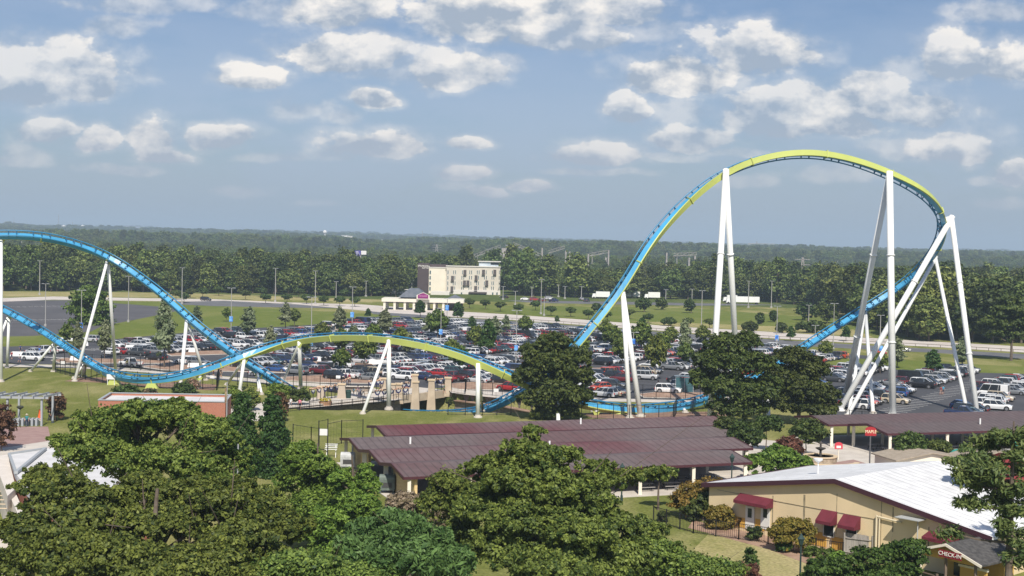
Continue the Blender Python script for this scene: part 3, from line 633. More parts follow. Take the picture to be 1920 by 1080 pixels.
# door awning and two doors, two window awnings, one more by the booth
awning((1388,940),(1450,940),(1420,930),(1420,946))
for px in (1407, 1436):
    s, _ = wq(px, 960); d = empty('door', eq(s,-.03,0)); d.parent = eb; d.location = eq(s,-.03,0)
    m = MB(); z1 = wq(px,949)[1]; z0 = z1-2.1; m.add([bw*a+Vector((0,0,z))+BD.normalized()*dd for dd in (0,-.06) for a, z in ((-.5,z0),(.5,z0),(.5,z1),(-.5,z1))], [(0,1,2,3),(7,6,5,4),(0,4,5,1),(1,5,6,2),(2,6,7,3),(3,7,4,0)]); m.build('door_leaf', [doorw], d)
    m = MB(); m.add([bw*a+Vector((0,0,z))+BD.normalized()*dd for dd in (-.065,-.08) for a, z in ((-.22,z0+1.05),(.22,z0+1.05),(.22,z1-.2),(-.22,z1-.2))], [(0,1,2,3),(7,6,5,4),(0,4,5,1),(1,5,6,2),(2,6,7,3),(3,7,4,0)]); m.build('pane', [glassd], d)
for (a, b, tp, bt) in (((1541,970),(1570,970),(1556,957),(1556,981)), ((1582,978),(1614,978),(1600,966),(1600,990))):
    s0, s1 = awning(a, b, tp, bt, 1.0)
    wn_ = empty('window', eq((s0+s1)/2,-.03,0)); wn_.parent = eb; zc = wq(*bt)[1]
    m = MB(); m.add([bw*x+Vector((0,0,z))+BD.normalized()*dd for dd in (0,-.05) for x, z in ((-.5,zc-1.1),(.5,zc-1.1),(.5,zc+.2),(-.5,zc+.2))], [(0,1,2,3),(7,6,5,4),(0,4,5,1),(1,5,6,2),(2,6,7,3),(3,7,4,0)]); m.build('pane', [glassd], wn_)
    m = MB()
    for x0_, x1_, z0_, z1_ in ((-.56,-.5,-1.15,.2),(.5,.56,-1.15,.2),(-.56,.56,-1.21,-1.15)): m.add([bw*x+Vector((0,0,zc+z))+BD.normalized()*dd for dd in (0,-.09) for x, z in ((x0_,z0_),(x1_,z0_),(x1_,z1_),(x0_,z1_))], [(0,1,2,3),(7,6,5,4),(0,4,5,1),(1,5,6,2),(2,6,7,3),(3,7,4,0)])
    m.build('window_frame', [doorw], wn_)
awning((1742,1012),(1800,1012),(1770,1000),(1770,1014), 1.2)
m = MB()
for px, w_, z0, z1 in ((1449,.05,.9,3.8),(1508,.10,.2,4.4),(1569,.03,1.5,5),(1653,.03,1.2,5.3),(1675,.06,2.6,4.7),(1743,.05,.5,3.6)):
    s, _ = wq(px, 950); m.add([eq(s+a,-d_,z) for d_ in (0,.012) for a, z in ((-w_,z0),(w_,z0),(w_,z1),(-w_,z1))], [(0,1,2,3),(7,6,5,4),(0,4,5,1),(1,5,6,2),(2,6,7,3),(3,7,4,0)])
m.build('panel_joint', [seam], eb)
m = MB()
for px, py, hw_, hh_ in ((1384,978,.9,.45),(1425,984,.5,.5),(1536,1010,.75,.6),(1573,1020,.7,.55)):
    s, z = wq(px, py); m.add([eq(s+a,-d_,z+b_) for d_ in (0,.05) for a, b_ in ((-hw_,-hh_),(hw_,-hh_),(hw_,hh_),(-hw_,hh_))], [(0,1,2,3),(7,6,5,4),(0,4,5,1),(1,5,6,2),(2,6,7,3),(3,7,4,0)])
m.build('yellow_panel', [mat('panel_yellow', (.62,.36,.07), .8)], eb)
m = MB()
for a, b in (((1345,918),(1480,944)),((1480,944),(1650,975))):
    s0_, z0_ = wq(*a); s1_, z1_ = wq(*b); m.bar(eq(s0_,-.03,z0_), eq(s1_,-.03,z1_), .035)
m.build('wall_cable', [seam], eb)
m = MB()   # pipe run on the wall
sA, zA = wq(1646, 970); sB, zB = wq(1693, 977)
m.tube(eq(sA,-.2,-.5), eq(sA,-.2,zA+.2), .09); m.tube(eq(sA+.28,-.2,-.5), eq(sA+.28,-.2,zA+.2), .06); m.tube(eq(sA,-.2,zA+.1), eq(sB,-.2,zA), .08); m.build('wall_pipe', [mat('pipe_cream', (.66,.57,.40), .5)], eb)
m = MB(); s_, z_ = wq(1715, 975); c0 = eq(s_,-.7,z_+.2); m.add([c0+bw*a+BD.normalized()*b for a, b in ((-1.1,-.6),(1.1,-.6),(1.1,.6),(-1.1,.6))]+[c0+bw*a+BD.normalized()*b+Vector((0,0,.06)) for a, b in ((-1.1,-.6),(1.1,-.6),(1.1,.6),(-1.1,.6))], [(3,2,1,0),(4,5,6,7),(0,1,5,4),(1,2,6,5),(2,3,7,6),(3,0,4,7)]); m.bar(c0+bw*.7, c0+bw*.7-Vector((0,0,2.4)), .08); m.build('canopy_shelf', [mat('galvanised', (.42,.43,.42), .5)], eb)
m = MB()
for k in range(3):
    s, z = wq(1655+k*9, 1000); m.add([eq(s+a,d_,z1) for d_ in (-.02,-.3) for a, z1 in ((-.22,-.1),(.22,-.1),(.22,.85),(-.22,.85))], [(0,1,2,3),(7,6,5,4),(0,4,5,1),(1,5,6,2),(2,6,7,3),(3,7,4,0)])
m.build('meter_box', [mat('meter_grey', (.55,.57,.58), .5)], eb)
m = MB(); s, z = wq(1650,1000); c = eq(8,6,ZR-.7); m.bar(c, c+Vector((0,0,1.1)), .08); m.lathe((c.x,c.y,c.z+1.0), [(.05,0),(.4,.25),(.45,.4)], 10); m.build('roof_dish', [pipe], eb)
# weathered board screen in front of the wall
fw_m = mat('grey_boards', (.24,.22,.20), .95, col2=(.38,.35,.31), scale=1.2, stretch=(3,3,.4))
def board_fence(name, p0, p1, z0, z1, label, mt=fw_m, wb=.18):
    a = Vector(p0); b = Vector(p1); L_ = (b-a).length; d = (b-a)/L_; m = MB(); n = int(L_/(wb+.015)); s = Vector((-d.y, d.x, 0))
    o = empty(name, a, label, 'fence'); q = random.Random(n)
    for k in range(n):
        c = d*(k*(wb+.015)); zz = z1-z0+q.uniform(-.05, .05); m.add([c+s*.015*e+d*x+Vector((0,0,z)) for e in (0,1.6) for x, z in ((0,0),(wb,0),(wb,zz),(0,zz))], [(0,1,2,3),(7,6,5,4),(0,4,5,1),(1,5,6,2),(2,6,7,3),(3,7,4,0)])
    m.build('board_panel', [mt], o)
    m = MB()
    for z in (.3, z1-z0-.4): m.bar(d*0-s*.06+Vector((0,0,z)), d*L_-s*.06+Vector((0,0,z)), .06, .09)
    m.build('rail', [mt], o)
    for k in range(int(L_/2.4)+1):
        c = d*min(L_, k*2.4)-s*.13; mm = MB(); mm.box(-.06,-.06,-.6,.06,.06,z1-z0+.05); po = mm.build('post', [mt], o); po.location = c
    o.location = (a.x, a.y, z0); return o
p0 = G(1583,1040); p1 = G(1676,1052); board_fence('board_fence', p0, p1, 0, 1.9, 'weathered grey board fence screening the meters by the cream building')
board_fence('board_fence', G(1676,1052), G(1676,1052)+Vector((2.0,2.0,0)), 0, 1.9, 'short return of weathered boards running back to the cream wall')
# ------------------------------------------------------------------ check-in booth
ck = empty('ticket_booth', (34.3,102.6,0), 'small yellow gabled booth with a maroon sign reading CHECK-IN', 'booth')
cwid = Vector((3.7,-4.7,0)).normalized(); cdep = Vector((-cwid.y, cwid.x, 0))
def cq(s, d, z): return cwid*s+cdep*d+Vector((0,0,z))
yel = mat('booth_yellow', (.60,.38,.10), .8, var=.06, scale=1); shing = mat('dark_shingle', (.05,.048,.047), .95, col2=(.10,.095,.09), scale=3)
m = MB()
for s0, s1, z0, z1 in ((-3.1,0,2.45,3.55),(0,3.1,3.55,2.45)):
    c = [cq(s,d,z+h) for h in (.14,0) for s, d, z in ((s0,-.5,z0),(s1,-.5,z1),(s1,5.4,z1),(s0,5.4,z0))]; m.add(c, [(0,1,2,3),(7,6,5,4),(0,4,5,1),(1,5,6,2),(2,6,7,3),(3,7,4,0)])
m.build('roof', [shing], ck)
m = MB(); m.bar(cq(-3.15,-.55,2.5), cq(0,-.55,3.6), .08, .2); m.bar(cq(0,-.55,3.6), cq(3.15,-.55,2.5), .08, .2); m.build('bargeboard', [creamt], ck)
m = MB(); c = [cq(-2.5,0,2.3),cq(2.5,0,2.3),cq(2.5,0,2.62),cq(0,0,3.45),cq(-2.5,0,2.62)]; m.add(c+[x+cdep*.15 for x in c], [(4,3,2,1,0),(5,6,7,8,9)]+[(i,(i+1)%5,5+(i+1)%5,5+i) for i in range(5)]); 
for s0,s1,z0,z1 in ((.2,2.5,0,1.75),): m.add([cq(s,d,z) for d in (1.2,1.35) for s, z in ((s0,z0),(s1,z0),(s1,z1),(s0,z1))], [(0,1,2,3),(7,6,5,4),(0,4,5,1),(1,5,6,2),(2,6,7,3),(3,7,4,0)])
m.add([cq(s,d,z) for d in (3.6,5.0) for s, z in ((-2.5,0),(2.5,0),(2.5,2.4),(-2.5,2.4))], [(0,1,2,3),(7,6,5,4),(0,4,5,1),(1,5,6,2),(2,6,7,3),(3,7,4,0)]); m.build('wall', [yel], ck)
m = MB(); m.add([cq(s,d,z) for d in (3.55,3.59) for s, z in ((-1.9,.3),(-.1,.3),(-.1,2.1),(-1.9,2.1))], [(0,1,2,3),(7,6,5,4),(0,4,5,1),(1,5,6,2),(2,6,7,3),(3,7,4,0)]); m.build('window', [glassd], ck)
m = MB(); m.add([cq(s,d,z) for d in (1.1,1.35) for s, z in ((.1,1.76),(2.6,1.76),(2.6,1.95),(.1,1.95))], [(0,1,2,3),(7,6,5,4),(0,4,5,1),(1,5,6,2),(2,6,7,3),(3,7,4,0)]); m.build('counter', [creamt], ck)
for s in (-2.45, -.15, 2.45):
    m = MB(); m.box(-.09,-.09,0,.09,.09,2.5); po = m.build('post', [creamt if s < -1 else mat('brown_timber', (.16,.12,.09), .9, var=.2, scale=2)], ck); po.location = cq(s,-.2,0)
m = MB(); m.bar(cq(-2.4,-.2,1.0), cq(-.9,-.2,.9), .08); m.bar(cq(-2.4,-.2,.35), cq(-.9,-.2,.35), .08); m.box(*(cq(-.9,-.2,0)-Vector((.09,.09,0))), *(cq(-.9,-.2,1.1)+Vector((.09,.09,0)))); m.build('porch_rail', [mat('brown_timber', (.16,.12,.09))], ck)
def lettering(txt, size, mt, parent, loc, xdir, name='lettering', extr=.012, align='CENTER', narrow=1.0):
    cu_ = bpy.data.curves.new(name, 'FONT'); cu_.body = txt; cu_.size = size; cu_.extrude = extr; cu_.align_x = align; cu_.align_y = 'CENTER'; cu_.resolution_u = 3
    tmp = bpy.data.objects.new(name, cu_); C.objects.link(tmp); dg = bpy.context.evaluated_depsgraph_get(); me_ = bpy.data.meshes.new_from_object(tmp.evaluated_get(dg)); bpy.data.objects.remove(tmp)
    me_.materials.clear(); me_.materials.append(mt); o = bpy.data.objects.new(name, me_); C.objects.link(o); o.parent = parent
    x = Vector(xdir).normalized(); z = Vector((0,0,1)); y = x.cross(z)   # text faces -y of its own frame: towards x cross z
    o.matrix_local = Matrix(((x.x*narrow, z.x, y.x, loc[0]), (x.y*narrow, z.y, y.y, loc[1]), (x.z*narrow, z.z, y.z, loc[2]), (0,0,0,1))); return o
redsign = mat('sign_maroon', (.22,.02,.03), .5); signw = mat('sign_lettering', (.85,.82,.75), .5)
m = MB(); m.add([cq(s,d,z) for d in (-.6,-.55) for s, z in ((-.55,2.62),(1.45,2.62),(1.45,3.17),(-.55,3.17))], [(3,2,1,0),(4,5,6,7),(0,4,5,1),(1,5,6,2),(2,6,7,3),(3,7,4,0)]); sg = m.build('sign_board', [redsign], ck)
lettering('CHECK-IN', .44, signw, sg, cq(.45,-.62,2.9), cwid)
# small sheds behind the building, red gable
def shed(name, label, px, py, wd, dp, hgt, rise, ang, mw, mr, cat='building'):
    g = G(px, py); o = empty(name, g, label, cat); e = (math.cos(ang), math.sin(ang), 0); v = (-math.sin(ang), math.cos(ang), 0); e = Vector(e); v = Vector(v)
    m = MB(); sec = [(-wd/2,0),(-wd/2,hgt),(0,hgt+rise),(wd/2,hgt),(wd/2,0)]
    m.add([e*s+Vector((0,0,z)) for s, z in sec]+[e*s+v*dp+Vector((0,0,z)) for s, z in sec], [(4,3,2,1,0),(5,6,7,8,9)]+[(i,(i+1)%5,5+(i+1)%5,5+i) for i in range(5)]); m.build('wall', [mw], o)
    m = MB()
    for s0, s1, z0, z1 in ((-wd/2-.3,0,hgt-.1,hgt+rise+.03),(0,wd/2+.3,hgt+rise+.03,hgt-.1)):
        c = [e*s+v*d+Vector((0,0,z+h)) for h in (.15,.02) for s, d, z in ((s0,-.4,z0),(s1,-.4,z1),(s1,dp+.4,z1),(s0,dp+.4,z0))]; m.add(c, [(0,1,2,3),(7,6,5,4),(0,4,5,1),(1,5,6,2),(2,6,7,3),(3,7,4,0)])
    m.build('roof', [mr], o); return o
tanroof = mat('tan_shingle', (.30,.25,.19), .95, col2=(.38,.32,.25), scale=2)
shed('kiosk', 'small tan shingled kiosk behind the white ribbed roof', 1745, 892, 9, 5, 1.9, .7, .25, creamt, tanroof)
k2 = shed('kiosk', 'kiosk with a maroon gable half hidden by the pine', 1870, 905, 8, 5, 2.2, 1.3, .1, mat('gable_red', (.25,.04,.045), .7), tanroof)
grnm = mat('green_canvas', (.03,.30,.24), .7)
for px, py, w_, lb in ((1806,868,3.4,'low green canvas shade beside the tan kiosk'), (1912,852,4.2,'green canvas shade behind the pine')):
    g = G(px, py); o = empty('canvas_shade', g, lb, 'shade canopy'); m = MB(); m.add([(-w_/2,-1.3,1.3),(w_/2,-1.3,1.3),(w_/2,1.3,1.3),(-w_/2,1.3,1.3),(0,0,1.9)], [(0,1,4),(1,2,4),(2,3,4),(3,0,4),(3,2,1,0)]); m.build('canvas', [grnm], o)
    for s in (-1,1):
        m = MB(); m.bar((s*w_*.45,-1.2,0),(s*w_*.45,-1.2,1.3),.07); m.bar((s*w_*.45,1.2,0),(s*w_*.45,1.2,1.3),.07); m.build('pole', [pipe], o)
# ------------------------------------------------------------------ signs
def arch_sign(px, py_top, py_bot, wpx, hpx, label, text=None, oval=False, pole=None, colr=(.36,.025,.03)):
    g = G(px, py_bot); s_ = g.y/F; top = PY(px, py_top, g.y).z; w_ = wpx*s_; h_ = hpx*s_
    o = empty('park_sign', g, label, 'sign'); m = MB(); m.tube((0,0,0),(0,0,top-h_*.2), .09 if pole else .07, n=8); m.build('post', [pole or creamt], o)
    pr = []
    for k in range(13):
        a = math.pi*k/12; pr.append((-math.cos(a)*w_/2*(1 if oval else .98), top-h_*.35+math.sin(a)*h_*(.35)))
    pr = [(-w_/2, top-h_), (-w_/2, top-h_*.35)]+pr[1:-1]+[(w_/2, top-h_*.35), (w_/2, top-h_)]
    m = MB(); n = len(pr); m.add([(x,-.12,z) for x, z in pr]+[(x,-.02,z) for x, z in pr], [tuple(range(n)),tuple(range(n,2*n))[::-1]]+[(i,n+i,n+(i+1)%n,(i+1)%n) for i in range(n)]); b = m.build('panel', [mat('sign_red_%d' % int(colr[0]*100), colr, .5)], o)
    cxp = Vector((0,-.14,top-h_*.55))
    if text: lettering(text, h_*.5, mat('sign_gold', (.85,.75,.50), .5), b, cxp, (1,0,0), narrow=.85)
    else:
        m = MB(); m.box(-w_*.28,-.14,top-h_*.85,w_*.28,-.125,top-h_*.5); m.build('notice_plate', [signw], b)
    return o
arch_sign(1630, 800, 885, 21, 17, 'red arched sign reading MAPLE on a tall dark pole', 'MAPLE', True, mat('pole_grey', (.10,.10,.105), .5))
arch_sign(1571.5, 829, 862, 15, 13, 'small red arched notice on a cream post by the fountain', colr=(.62,.07,.09))
arch_sign(1680, 849, 873, 6.5, 12, 'narrow dark red notice on a cream post in front of the crape myrtle', colr=(.22,.03,.035))
# fountain with stone walls
stone = mat('ledge_stone', (.24,.19,.14), .95, col2=(.42,.34,.25), scale=3); cap = mat('buff_cap', (.60,.47,.31), .8)
ft = empty('fountain', G(1538,866), 'round stone fountain with a buff rim in the court', 'fountain')
m = MB(); m.lathe((0,0,0), [(2.0,0),(2.0,.7),(1.7,.7),(1.7,.3)], 28); m.build('basin_wall', [stone], ft)
m = MB(); m.lathe((0,0,.7), [(2.1,0),(2.1,.12),(1.6,.12),(1.6,0)], 28); m.build('basin_rim', [cap], ft)
m = MB(); m.lathe((0,0,.2), [(.3,0),(.18,.5),(.14,1.2),(.6,1.45),(.65,1.55),(.15,1.5),(.1,2.0),(.3,2.1),(.05,2.4)], 16); m.build('tiered_bowl', [mat('bronze', (.07,.06,.05), .5)], ft)
m = MB(); cW = G(1548,878)
for k in range(18):
    a0 = math.pi*(1.02+.9*k/18); a1 = math.pi*(1.02+.9*(k+1)/18); f = lambda a, r_: (r_*math.cos(a)*1.35, r_*math.sin(a))
    for (ra, rb, z0, z1, mi) in ((2.6,2.9,0,.8,0),(2.52,2.98,.8,.92,1)):
        m.poly([f(a0,ra), f(a0,rb), f(a1,rb), f(a1,ra)], z0, z1, mi)
o = m.build('planter_wall', [stone, cap]); o.location = (cW.x, cW.y, 0); tag(o, 'curved stone planter wall with buff capping in front of the fountain', 'planter wall')
# ------------------------------------------------------------------ brick pavilion at the left, entrance roofs
brick = bpy.data.materials.new('red_brick'); tt_ = nt(brick); ob = N(tt_, 'ShaderNodeOutputMaterial'); bb = N(tt_, 'ShaderNodeBsdfPrincipled'); br = N(tt_, 'ShaderNodeTexBrick'); br.inputs['Scale'].default_value = 3
br.inputs['Color1'].default_value = (.34,.10,.055,1); br.inputs['Color2'].default_value = (.42,.14,.08,1); br.inputs['Mortar'].default_value = (.40,.30,.24,1); tg = N(tt_, 'ShaderNodeTexCoord'); mpp = N(tt_, 'ShaderNodeMapping'); mpp.inputs['Rotation'].default_value = (R(90),0,0)
tt_.links.new(tg.outputs['Object'], mpp.inputs[0]); tt_.links.new(mpp.outputs[0], br.inputs[0]); tt_.links.new(br.outputs[0], bb.inputs['Base Color']); bb.inputs['Roughness'].default_value = .9; tt_.links.new(bb.outputs[0], ob.inputs[0])
flatroof = mat('flat_roof', (.56,.55,.54), .8, col2=(.66,.65,.64), scale=.5)
def flat_building(name, label, corner, e, v, wd, dp, h, mw, roofm=flatroof, par=.35, z0=0):
    o = empty(name, (corner[0], corner[1], z0), label, 'building'); e = Vector((*e,0)).normalized(); v = Vector((*v,0)).normalized()
    def q(a, b): p = e*a+v*b; return (p.x, p.y)
    m = MB(); m.poly([q(0,0),q(wd,0),q(wd,dp),q(0,dp)], 0, h-par); m.build('wall', [mw], o)
    m = MB(); m.poly([q(.15,.15),q(wd-.15,.15),q(wd-.15,dp-.15),q(.15,dp-.15)], h-par+.01, h-par+.06); m.build('roof', [roofm], o)
    m = MB()
    for a, b in ((q(0,.1),q(wd,.1)),(q(wd-.1,.2),q(wd-.1,dp-.2)),(q(0,dp-.1),q(wd,dp-.1)),(q(.1,.2),q(.1,dp-.2))): m.bar((*a,h-par/2),(*b,h-par/2), .2, par+.004)
    m.build('parapet', [mw], o)
    m = MB()
    for a, b in ((q(-.06,.1),q(wd+.06,.1)),(q(wd-.1,.32),q(wd-.1,dp-.32)),(q(-.06,dp-.1),q(wd+.06,dp-.1)),(q(.1,.32),q(.1,dp-.32))): m.bar((*a,h+.07),(*b,h+.07), .36, .1)
    m.build('coping', [mat('zinc', (.36,.38,.39), .5)], o); return o, q
c0 = G(417, 822); 
def at_z(px, py, z): return G(px, py, z)
k0 = at_z(417, 754, 3.3); k1 = at_z(372, 745, 3.3); k2_ = at_z(222, 750, 3.3)
ebk = (k1-k0).normalized(); wdk = 19; vdir = (k0.x+0.0, 0)
flat_building('brick_restroom_block', 'low red brick block with a pale flat roof behind the large oak', (k0.x-17, k0.y-1.0), (1, .04), (-.12, 1), 17.5, 9, 3.3, brick)
# white-roofed entrance building with a dark ribbed slope, lower left
wallp = mat('pale_panel', (.66,.60,.53), .7, var=.05, scale=1); dk = ribbed('slate_ribbed_roof', (.075,.08,.095), .35, (.35,.94), (.09,.095,.11), depth=.5)
e1 = empty('entrance_building', at_z(40, 900, 0), 'entrance building with white flat roof, brick end and a dark ribbed slope', 'building'); O1 = Vector(e1.location)
def zz(px, py, z): return G(px, py, z)-O1
m = MB(); z = 4.6; c = [zz(16,852,z), zz(82,840,z), zz(30,884,z)]
rp = [zz(17,851,4.6), zz(84,841,4.6), zz(140,838,4.6), zz(200,852,4.6), zz(300,880,4.6), zz(300,940,4.6), zz(160,960,4.6), zz(60,930,4.6), zz(28,885,4.6)]
m.poly([(p.x,p.y) for p in rp], 4.0, 4.6); m.build('roof', [flatroof], e1)
m = MB(); rp2 = [(p.x*.985, p.y*.985) for p in rp]; m.poly(rp2, 0, 3.98); m.build('wall', [brick], e1)
m = MB(); c = [zz(84,840,4.75), zz(28,884,4.75), zz(44,922,2.9), zz(110,890,2.9)]; m.add(c+[p-Vector((0,0,.15)) for p in c], [(0,1,2,3),(7,6,5,4),(0,4,5,1),(1,5,6,2),(2,6,7,3),(3,7,4,0)]); m.build('ribbed_slope', [dk], e1)
m = MB(); m.bar(zz(17,851,4.68), zz(84,841,4.68), .25, .2); m.bar(zz(17,851,4.68), zz(30,886,4.68), .25, .2); m.bar(zz(30,886,4.8), zz(85,841,4.8), .3, .25); m.build('coping', [mat('zinc', (.36,.38,.39))], e1)
m = MB(); c = [zz(-40,862,4.2), zz(14,852,4.2), zz(30,915,4.2), zz(14,930,4.2), zz(-3,884,4.2), zz(-60,884,4.2)]; m.poly([(p.x,p.y) for p in c], 2.9, 4.2); m.build('curved_canopy', [wallp], e1)
m = MB(); c = [zz(0,890,3.6), zz(40,968,3.6), zz(47,1010,3.6), zz(25,960,3.6)]; m.poly([(p.x,p.y) for p in [zz(-3,880,3.6), zz(10,880,3.6), zz(45,960,3.6), zz(48,1045,3.6), zz(38,1045,3.6), zz(34,965,3.6)]], 0, 3.6); m.build('side_wall', [wallp], e1)
ctz = MB(); 
for a in range(7): p = zz(0, 905+a*8, 3.0); ctz.bar(p+Vector((-2,0,0)), p+Vector((.6,0,0)), .12, .05)
ctz.build('trellis', [mat('cream_slats', (.66,.52,.36), .7)], e1)
# pergola at the gate
pg = empty('gate_pergola', G(25, 795), 'grey steel pergola over the park gate turnstiles', 'pergola'); OP = Vector(pg.location); galv = mat('grey_steel', (.34,.36,.38), .5)
fr = G(78, 799); bl = G(74, 772); hz_ = 3.9
px0 = Vector((fr.x, fr.y, 0)); e = Vector((-1, -.05, 0)).normalized(); v = Vector((.1, 1, 0)).normalized()
for a in (0, 4.6, 13):
    for b in (0, 3.4):
        m = MB(); m.box(-.13,-.13,0,.13,.13,hz_); po = m.build('post', [galv], pg); po.location = px0+e*a+v*b-OP
m = MB()
for b in (-.3, 3.7): m.bar(px0-e*1+v*b+Vector((0,0,hz_))-OP, px0+e*14+v*b+Vector((0,0,hz_))-OP, .14, .3)
m.build('beam', [galv], pg)
for k in range(10):
    m = MB(); p = px0+e*(k*1.5-.6)-OP; m.bar(p-v*.8+Vector((0,0,hz_+.2)), p+v*4.3+Vector((0,0,hz_+.2)), .1, .24); m.build('rafter', [galv], pg)
m = MB(); p = px0+e*2.9+Vector((0,0,hz_-1.4))-OP; m.lathe(tuple(p), [(.05,-.3),(.45,.0),(.5,.1),(.3,.25)], 10); m.tube(p+Vector((0,0,.2)), p+Vector((0,0,1.3)), .02); o = m.build('hanging_basket', [mat('basket_dark', (.05,.055,.04), .9)], None); o.location = OP; tag(o, 'dark hanging flower basket under the grey gate pergola', 'hanging basket')
tn = empty('turnstile', (0,0,0), 'steel turnstile', 'turnstile', 'turnstiles under the pergola')
m = MB(); m.box(-.15,-.5,0,.15,.5,1.0); m.build('cabinet', [galv], tn)
m = MB()
for a in (0, 2.09, 4.19): m.bar((.15,0,.85),(.15+.45,math.cos(a)*.25,.85+math.sin(a)*.3),.04)
m.build('arm', [pipe], tn)
for i, px in enumerate((28,36,44,54,62,70)):
    o = tn if i == 0 else copy_tree(tn); o.location = G(px, 798); o['label'] = ['steel turnstile furthest from the orange cone','steel turnstile next but one before the visitor in teal','steel turnstile beside the visitor in a teal shirt','steel turnstile just past the visitor in teal','steel turnstile second from the orange cone','steel turnstile closest to the orange cone'][i]
m = MB(); m.lathe((0,0,0), [(.35,0),(.33,.1),(.16,.9),(.12,1.5),(.05,1.55)], 12); o = m.build('traffic_cone', [mat('cone_orange', (.80,.13,.03), .5)]); o.location = G(74, 788); tag(o, 'tall orange cone at the foot of the pergola post', 'cone')
# ------------------------------------------------------------------ bridge and retaining walls
bz = [(-33,205.8),(-19,224.5)]
def wall_strip(pts_, z0, z1, th, label, name='retaining_wall', mt=blockwall, capm=None):
    o = empty(name, (pts_[0][0], pts_[0][1], 0), label, 'wall'); O = Vector(o.location); m = MB()
    for a, b in zip(pts_, pts_[1:]):
        A = Vector((*a,0))-O; B = Vector((*b,0))-O; d = (B-A).normalized(); s = Vector((-d.y,d.x,0))*th
        m.poly([(A.x,A.y),(B.x,B.y),(B.x+s.x,B.y+s.y),(A.x+s.x,A.y+s.y)], z0, z1)
    m.build('masonry', [mt], o)
    m = MB()
    for a, b in zip(pts_, pts_[1:]):
        A = Vector((*a,z1+.06))-O; B = Vector((*b,z1+.06))-O; m.bar(A, B, th+.2, .12)
    m.build('coping', [capm or concrete], o); return o
wall_strip([(-34.5,204.6),(-27,213.2),(-18.4,224.4)], -4.3, .25, .5, 'dark block retaining wall under the railing of the walkway')
wall_strip([(-11.0,236.2),(-8.6,232.3),(.4,225.3),(6.8,216)], -4.3, .02, .5, 'block retaining wall of the cutting beyond the bridge')
wall_strip([(-9.5,231),(-6,228.3),(-1,224),(4.5,216.4)], -4.3, -1.2, 1.2, 'lower planted terrace wall in the cutting', capm=mulch)
wall_strip([(-33.5,230.2),(-24,231.2)], -4.3, .9, .5, 'dark wall behind the fence hung with bunting')
br_ = empty('footbridge', (-15.2,230.2,0), 'tan concrete footbridge with tapered piers crossing the coaster cutting', 'bridge')
OB = Vector(br_.location); bd = Vector((7.5,11.5,0)).normalized(); bs = Vector((-bd.y,bd.x,0))    # bs points away from the camera's right side
tan = mat('tan_concrete', (.42,.34,.25), .85, col2=(.52,.43,.32), scale=.7)
def bq(a, b, z): return bd*a+bs*b+Vector((0,0,z))
m = MB(); m.poly([(bq(a,b,0).x,bq(a,b,0).y) for a, b in ((-7.4,.1),(7.4,.1),(7.4,6.4),(-7.4,6.4))], -.5, .06); m.build('deck', [concrete], br_)
for b, nm in ((-.35,'near'),(6.5,'far')):
    m = MB(); m.poly([(bq(a,bb,0).x,bq(a,bb,0).y) for a, bb in ((-7.4,b),(7.4,b),(7.4,b+.4),(-7.4,b+.4))], -1.15, .16); m.build('girder', [tan], br_)
for (a, b) in ((-7.2,-.5),(-2.6,-.55),(2.0,-.55),(7.0,-.5),(-2.2,6.9),(7.0,6.9)):
    m = MB(); h0 = -4.3 if abs(a) < 5 else -1; 
    for (s0, z0), (s1, z1) in (((.85,h0),(.5,2.2)),): m.add([(x*s0,y*s0*.8,z0) for x, y in ((-1,-1),(1,-1),(1,1),(-1,1))]+[(x*s1,y*s1*.9,z1) for x, y in ((-1,-1),(1,-1),(1,1),(-1,1))], [(3,2,1,0),(4,5,6,7),(0,1,5,4),(1,2,6,5),(2,3,7,6),(3,0,4,7)])
    pr_ = m.build('pier', [tan], br_); pr_.location = bq(a,b,0); m = MB(); m.box(-.66,-.6,2.2,.66,.6,2.42); m.build('pier_cap', [cap], pr_)
# mesh fences: posts, rails and a light wire grid
def fence(pxs, h, label, sp=2.4, name='mesh_fence', grid=.55, mt=black, pts_=None, pickets=0, group=None, zb=0, rail=.06):
    P = pts_ or gp(*pxs); o = empty(name, P[0], label, 'fence', group); O = P[0]; 
    posts_, rails_, wires = [], MB(), MB()
    for a, b in zip(P, P[1:]):
        L_ = (b-a).length; n = max(1, round(L_/sp))
        for k in range(n+1): posts_.append(a.lerp(b, k/n)-O)
        for z in (h-.05, .12): rails_.bar(a-O+Vector((0,0,z)), b-O+Vector((0,0,z)), rail*.8)
        if pickets:
            for k in range(int(L_/pickets)): c = a.lerp(b, k*pickets/L_)-O; wires.bar(c+Vector((0,0,.1)), c+Vector((0,0,h-.05)), .025)
        elif grid:
            for k in range(1, int(h/grid)): wires.bar(a-O+Vector((0,0,k*grid)), b-O+Vector((0,0,k*grid)), .012)
            for k in range(int(L_/grid)): c = a.lerp(b, k*grid/L_)-O; wires.bar(c, c+Vector((0,0,h)), .012)
    for p in posts_[:100]:
        m = MB(); m.box(-.05,-.05,0,.05,.05,h+.05); po = m.build('post', [mt], o); po.location = p
    rails_.build('rail', [mt], o)
    if wires.v: wires.build('wire_grid', [mt], o)
    o.location = O+Vector((0,0,zb)); return o
plate = mat('white_plate', (.75,.75,.73), .6)
fence([(104,698),(104,684),(190,690),(300,697),(411,706)], 2.6, 'black mesh fence behind the low curve of the blue track')
fence([(104,698),(160,712),(215,722),(300,728),(380,730),(406,732),(411,706)], 2.6, 'black mesh fence in front of the low curve of the blue track')
fence([(445,722),(500,726),(600,730),(640,735)], 2.4, 'black mesh fence between the hedge and the car park')
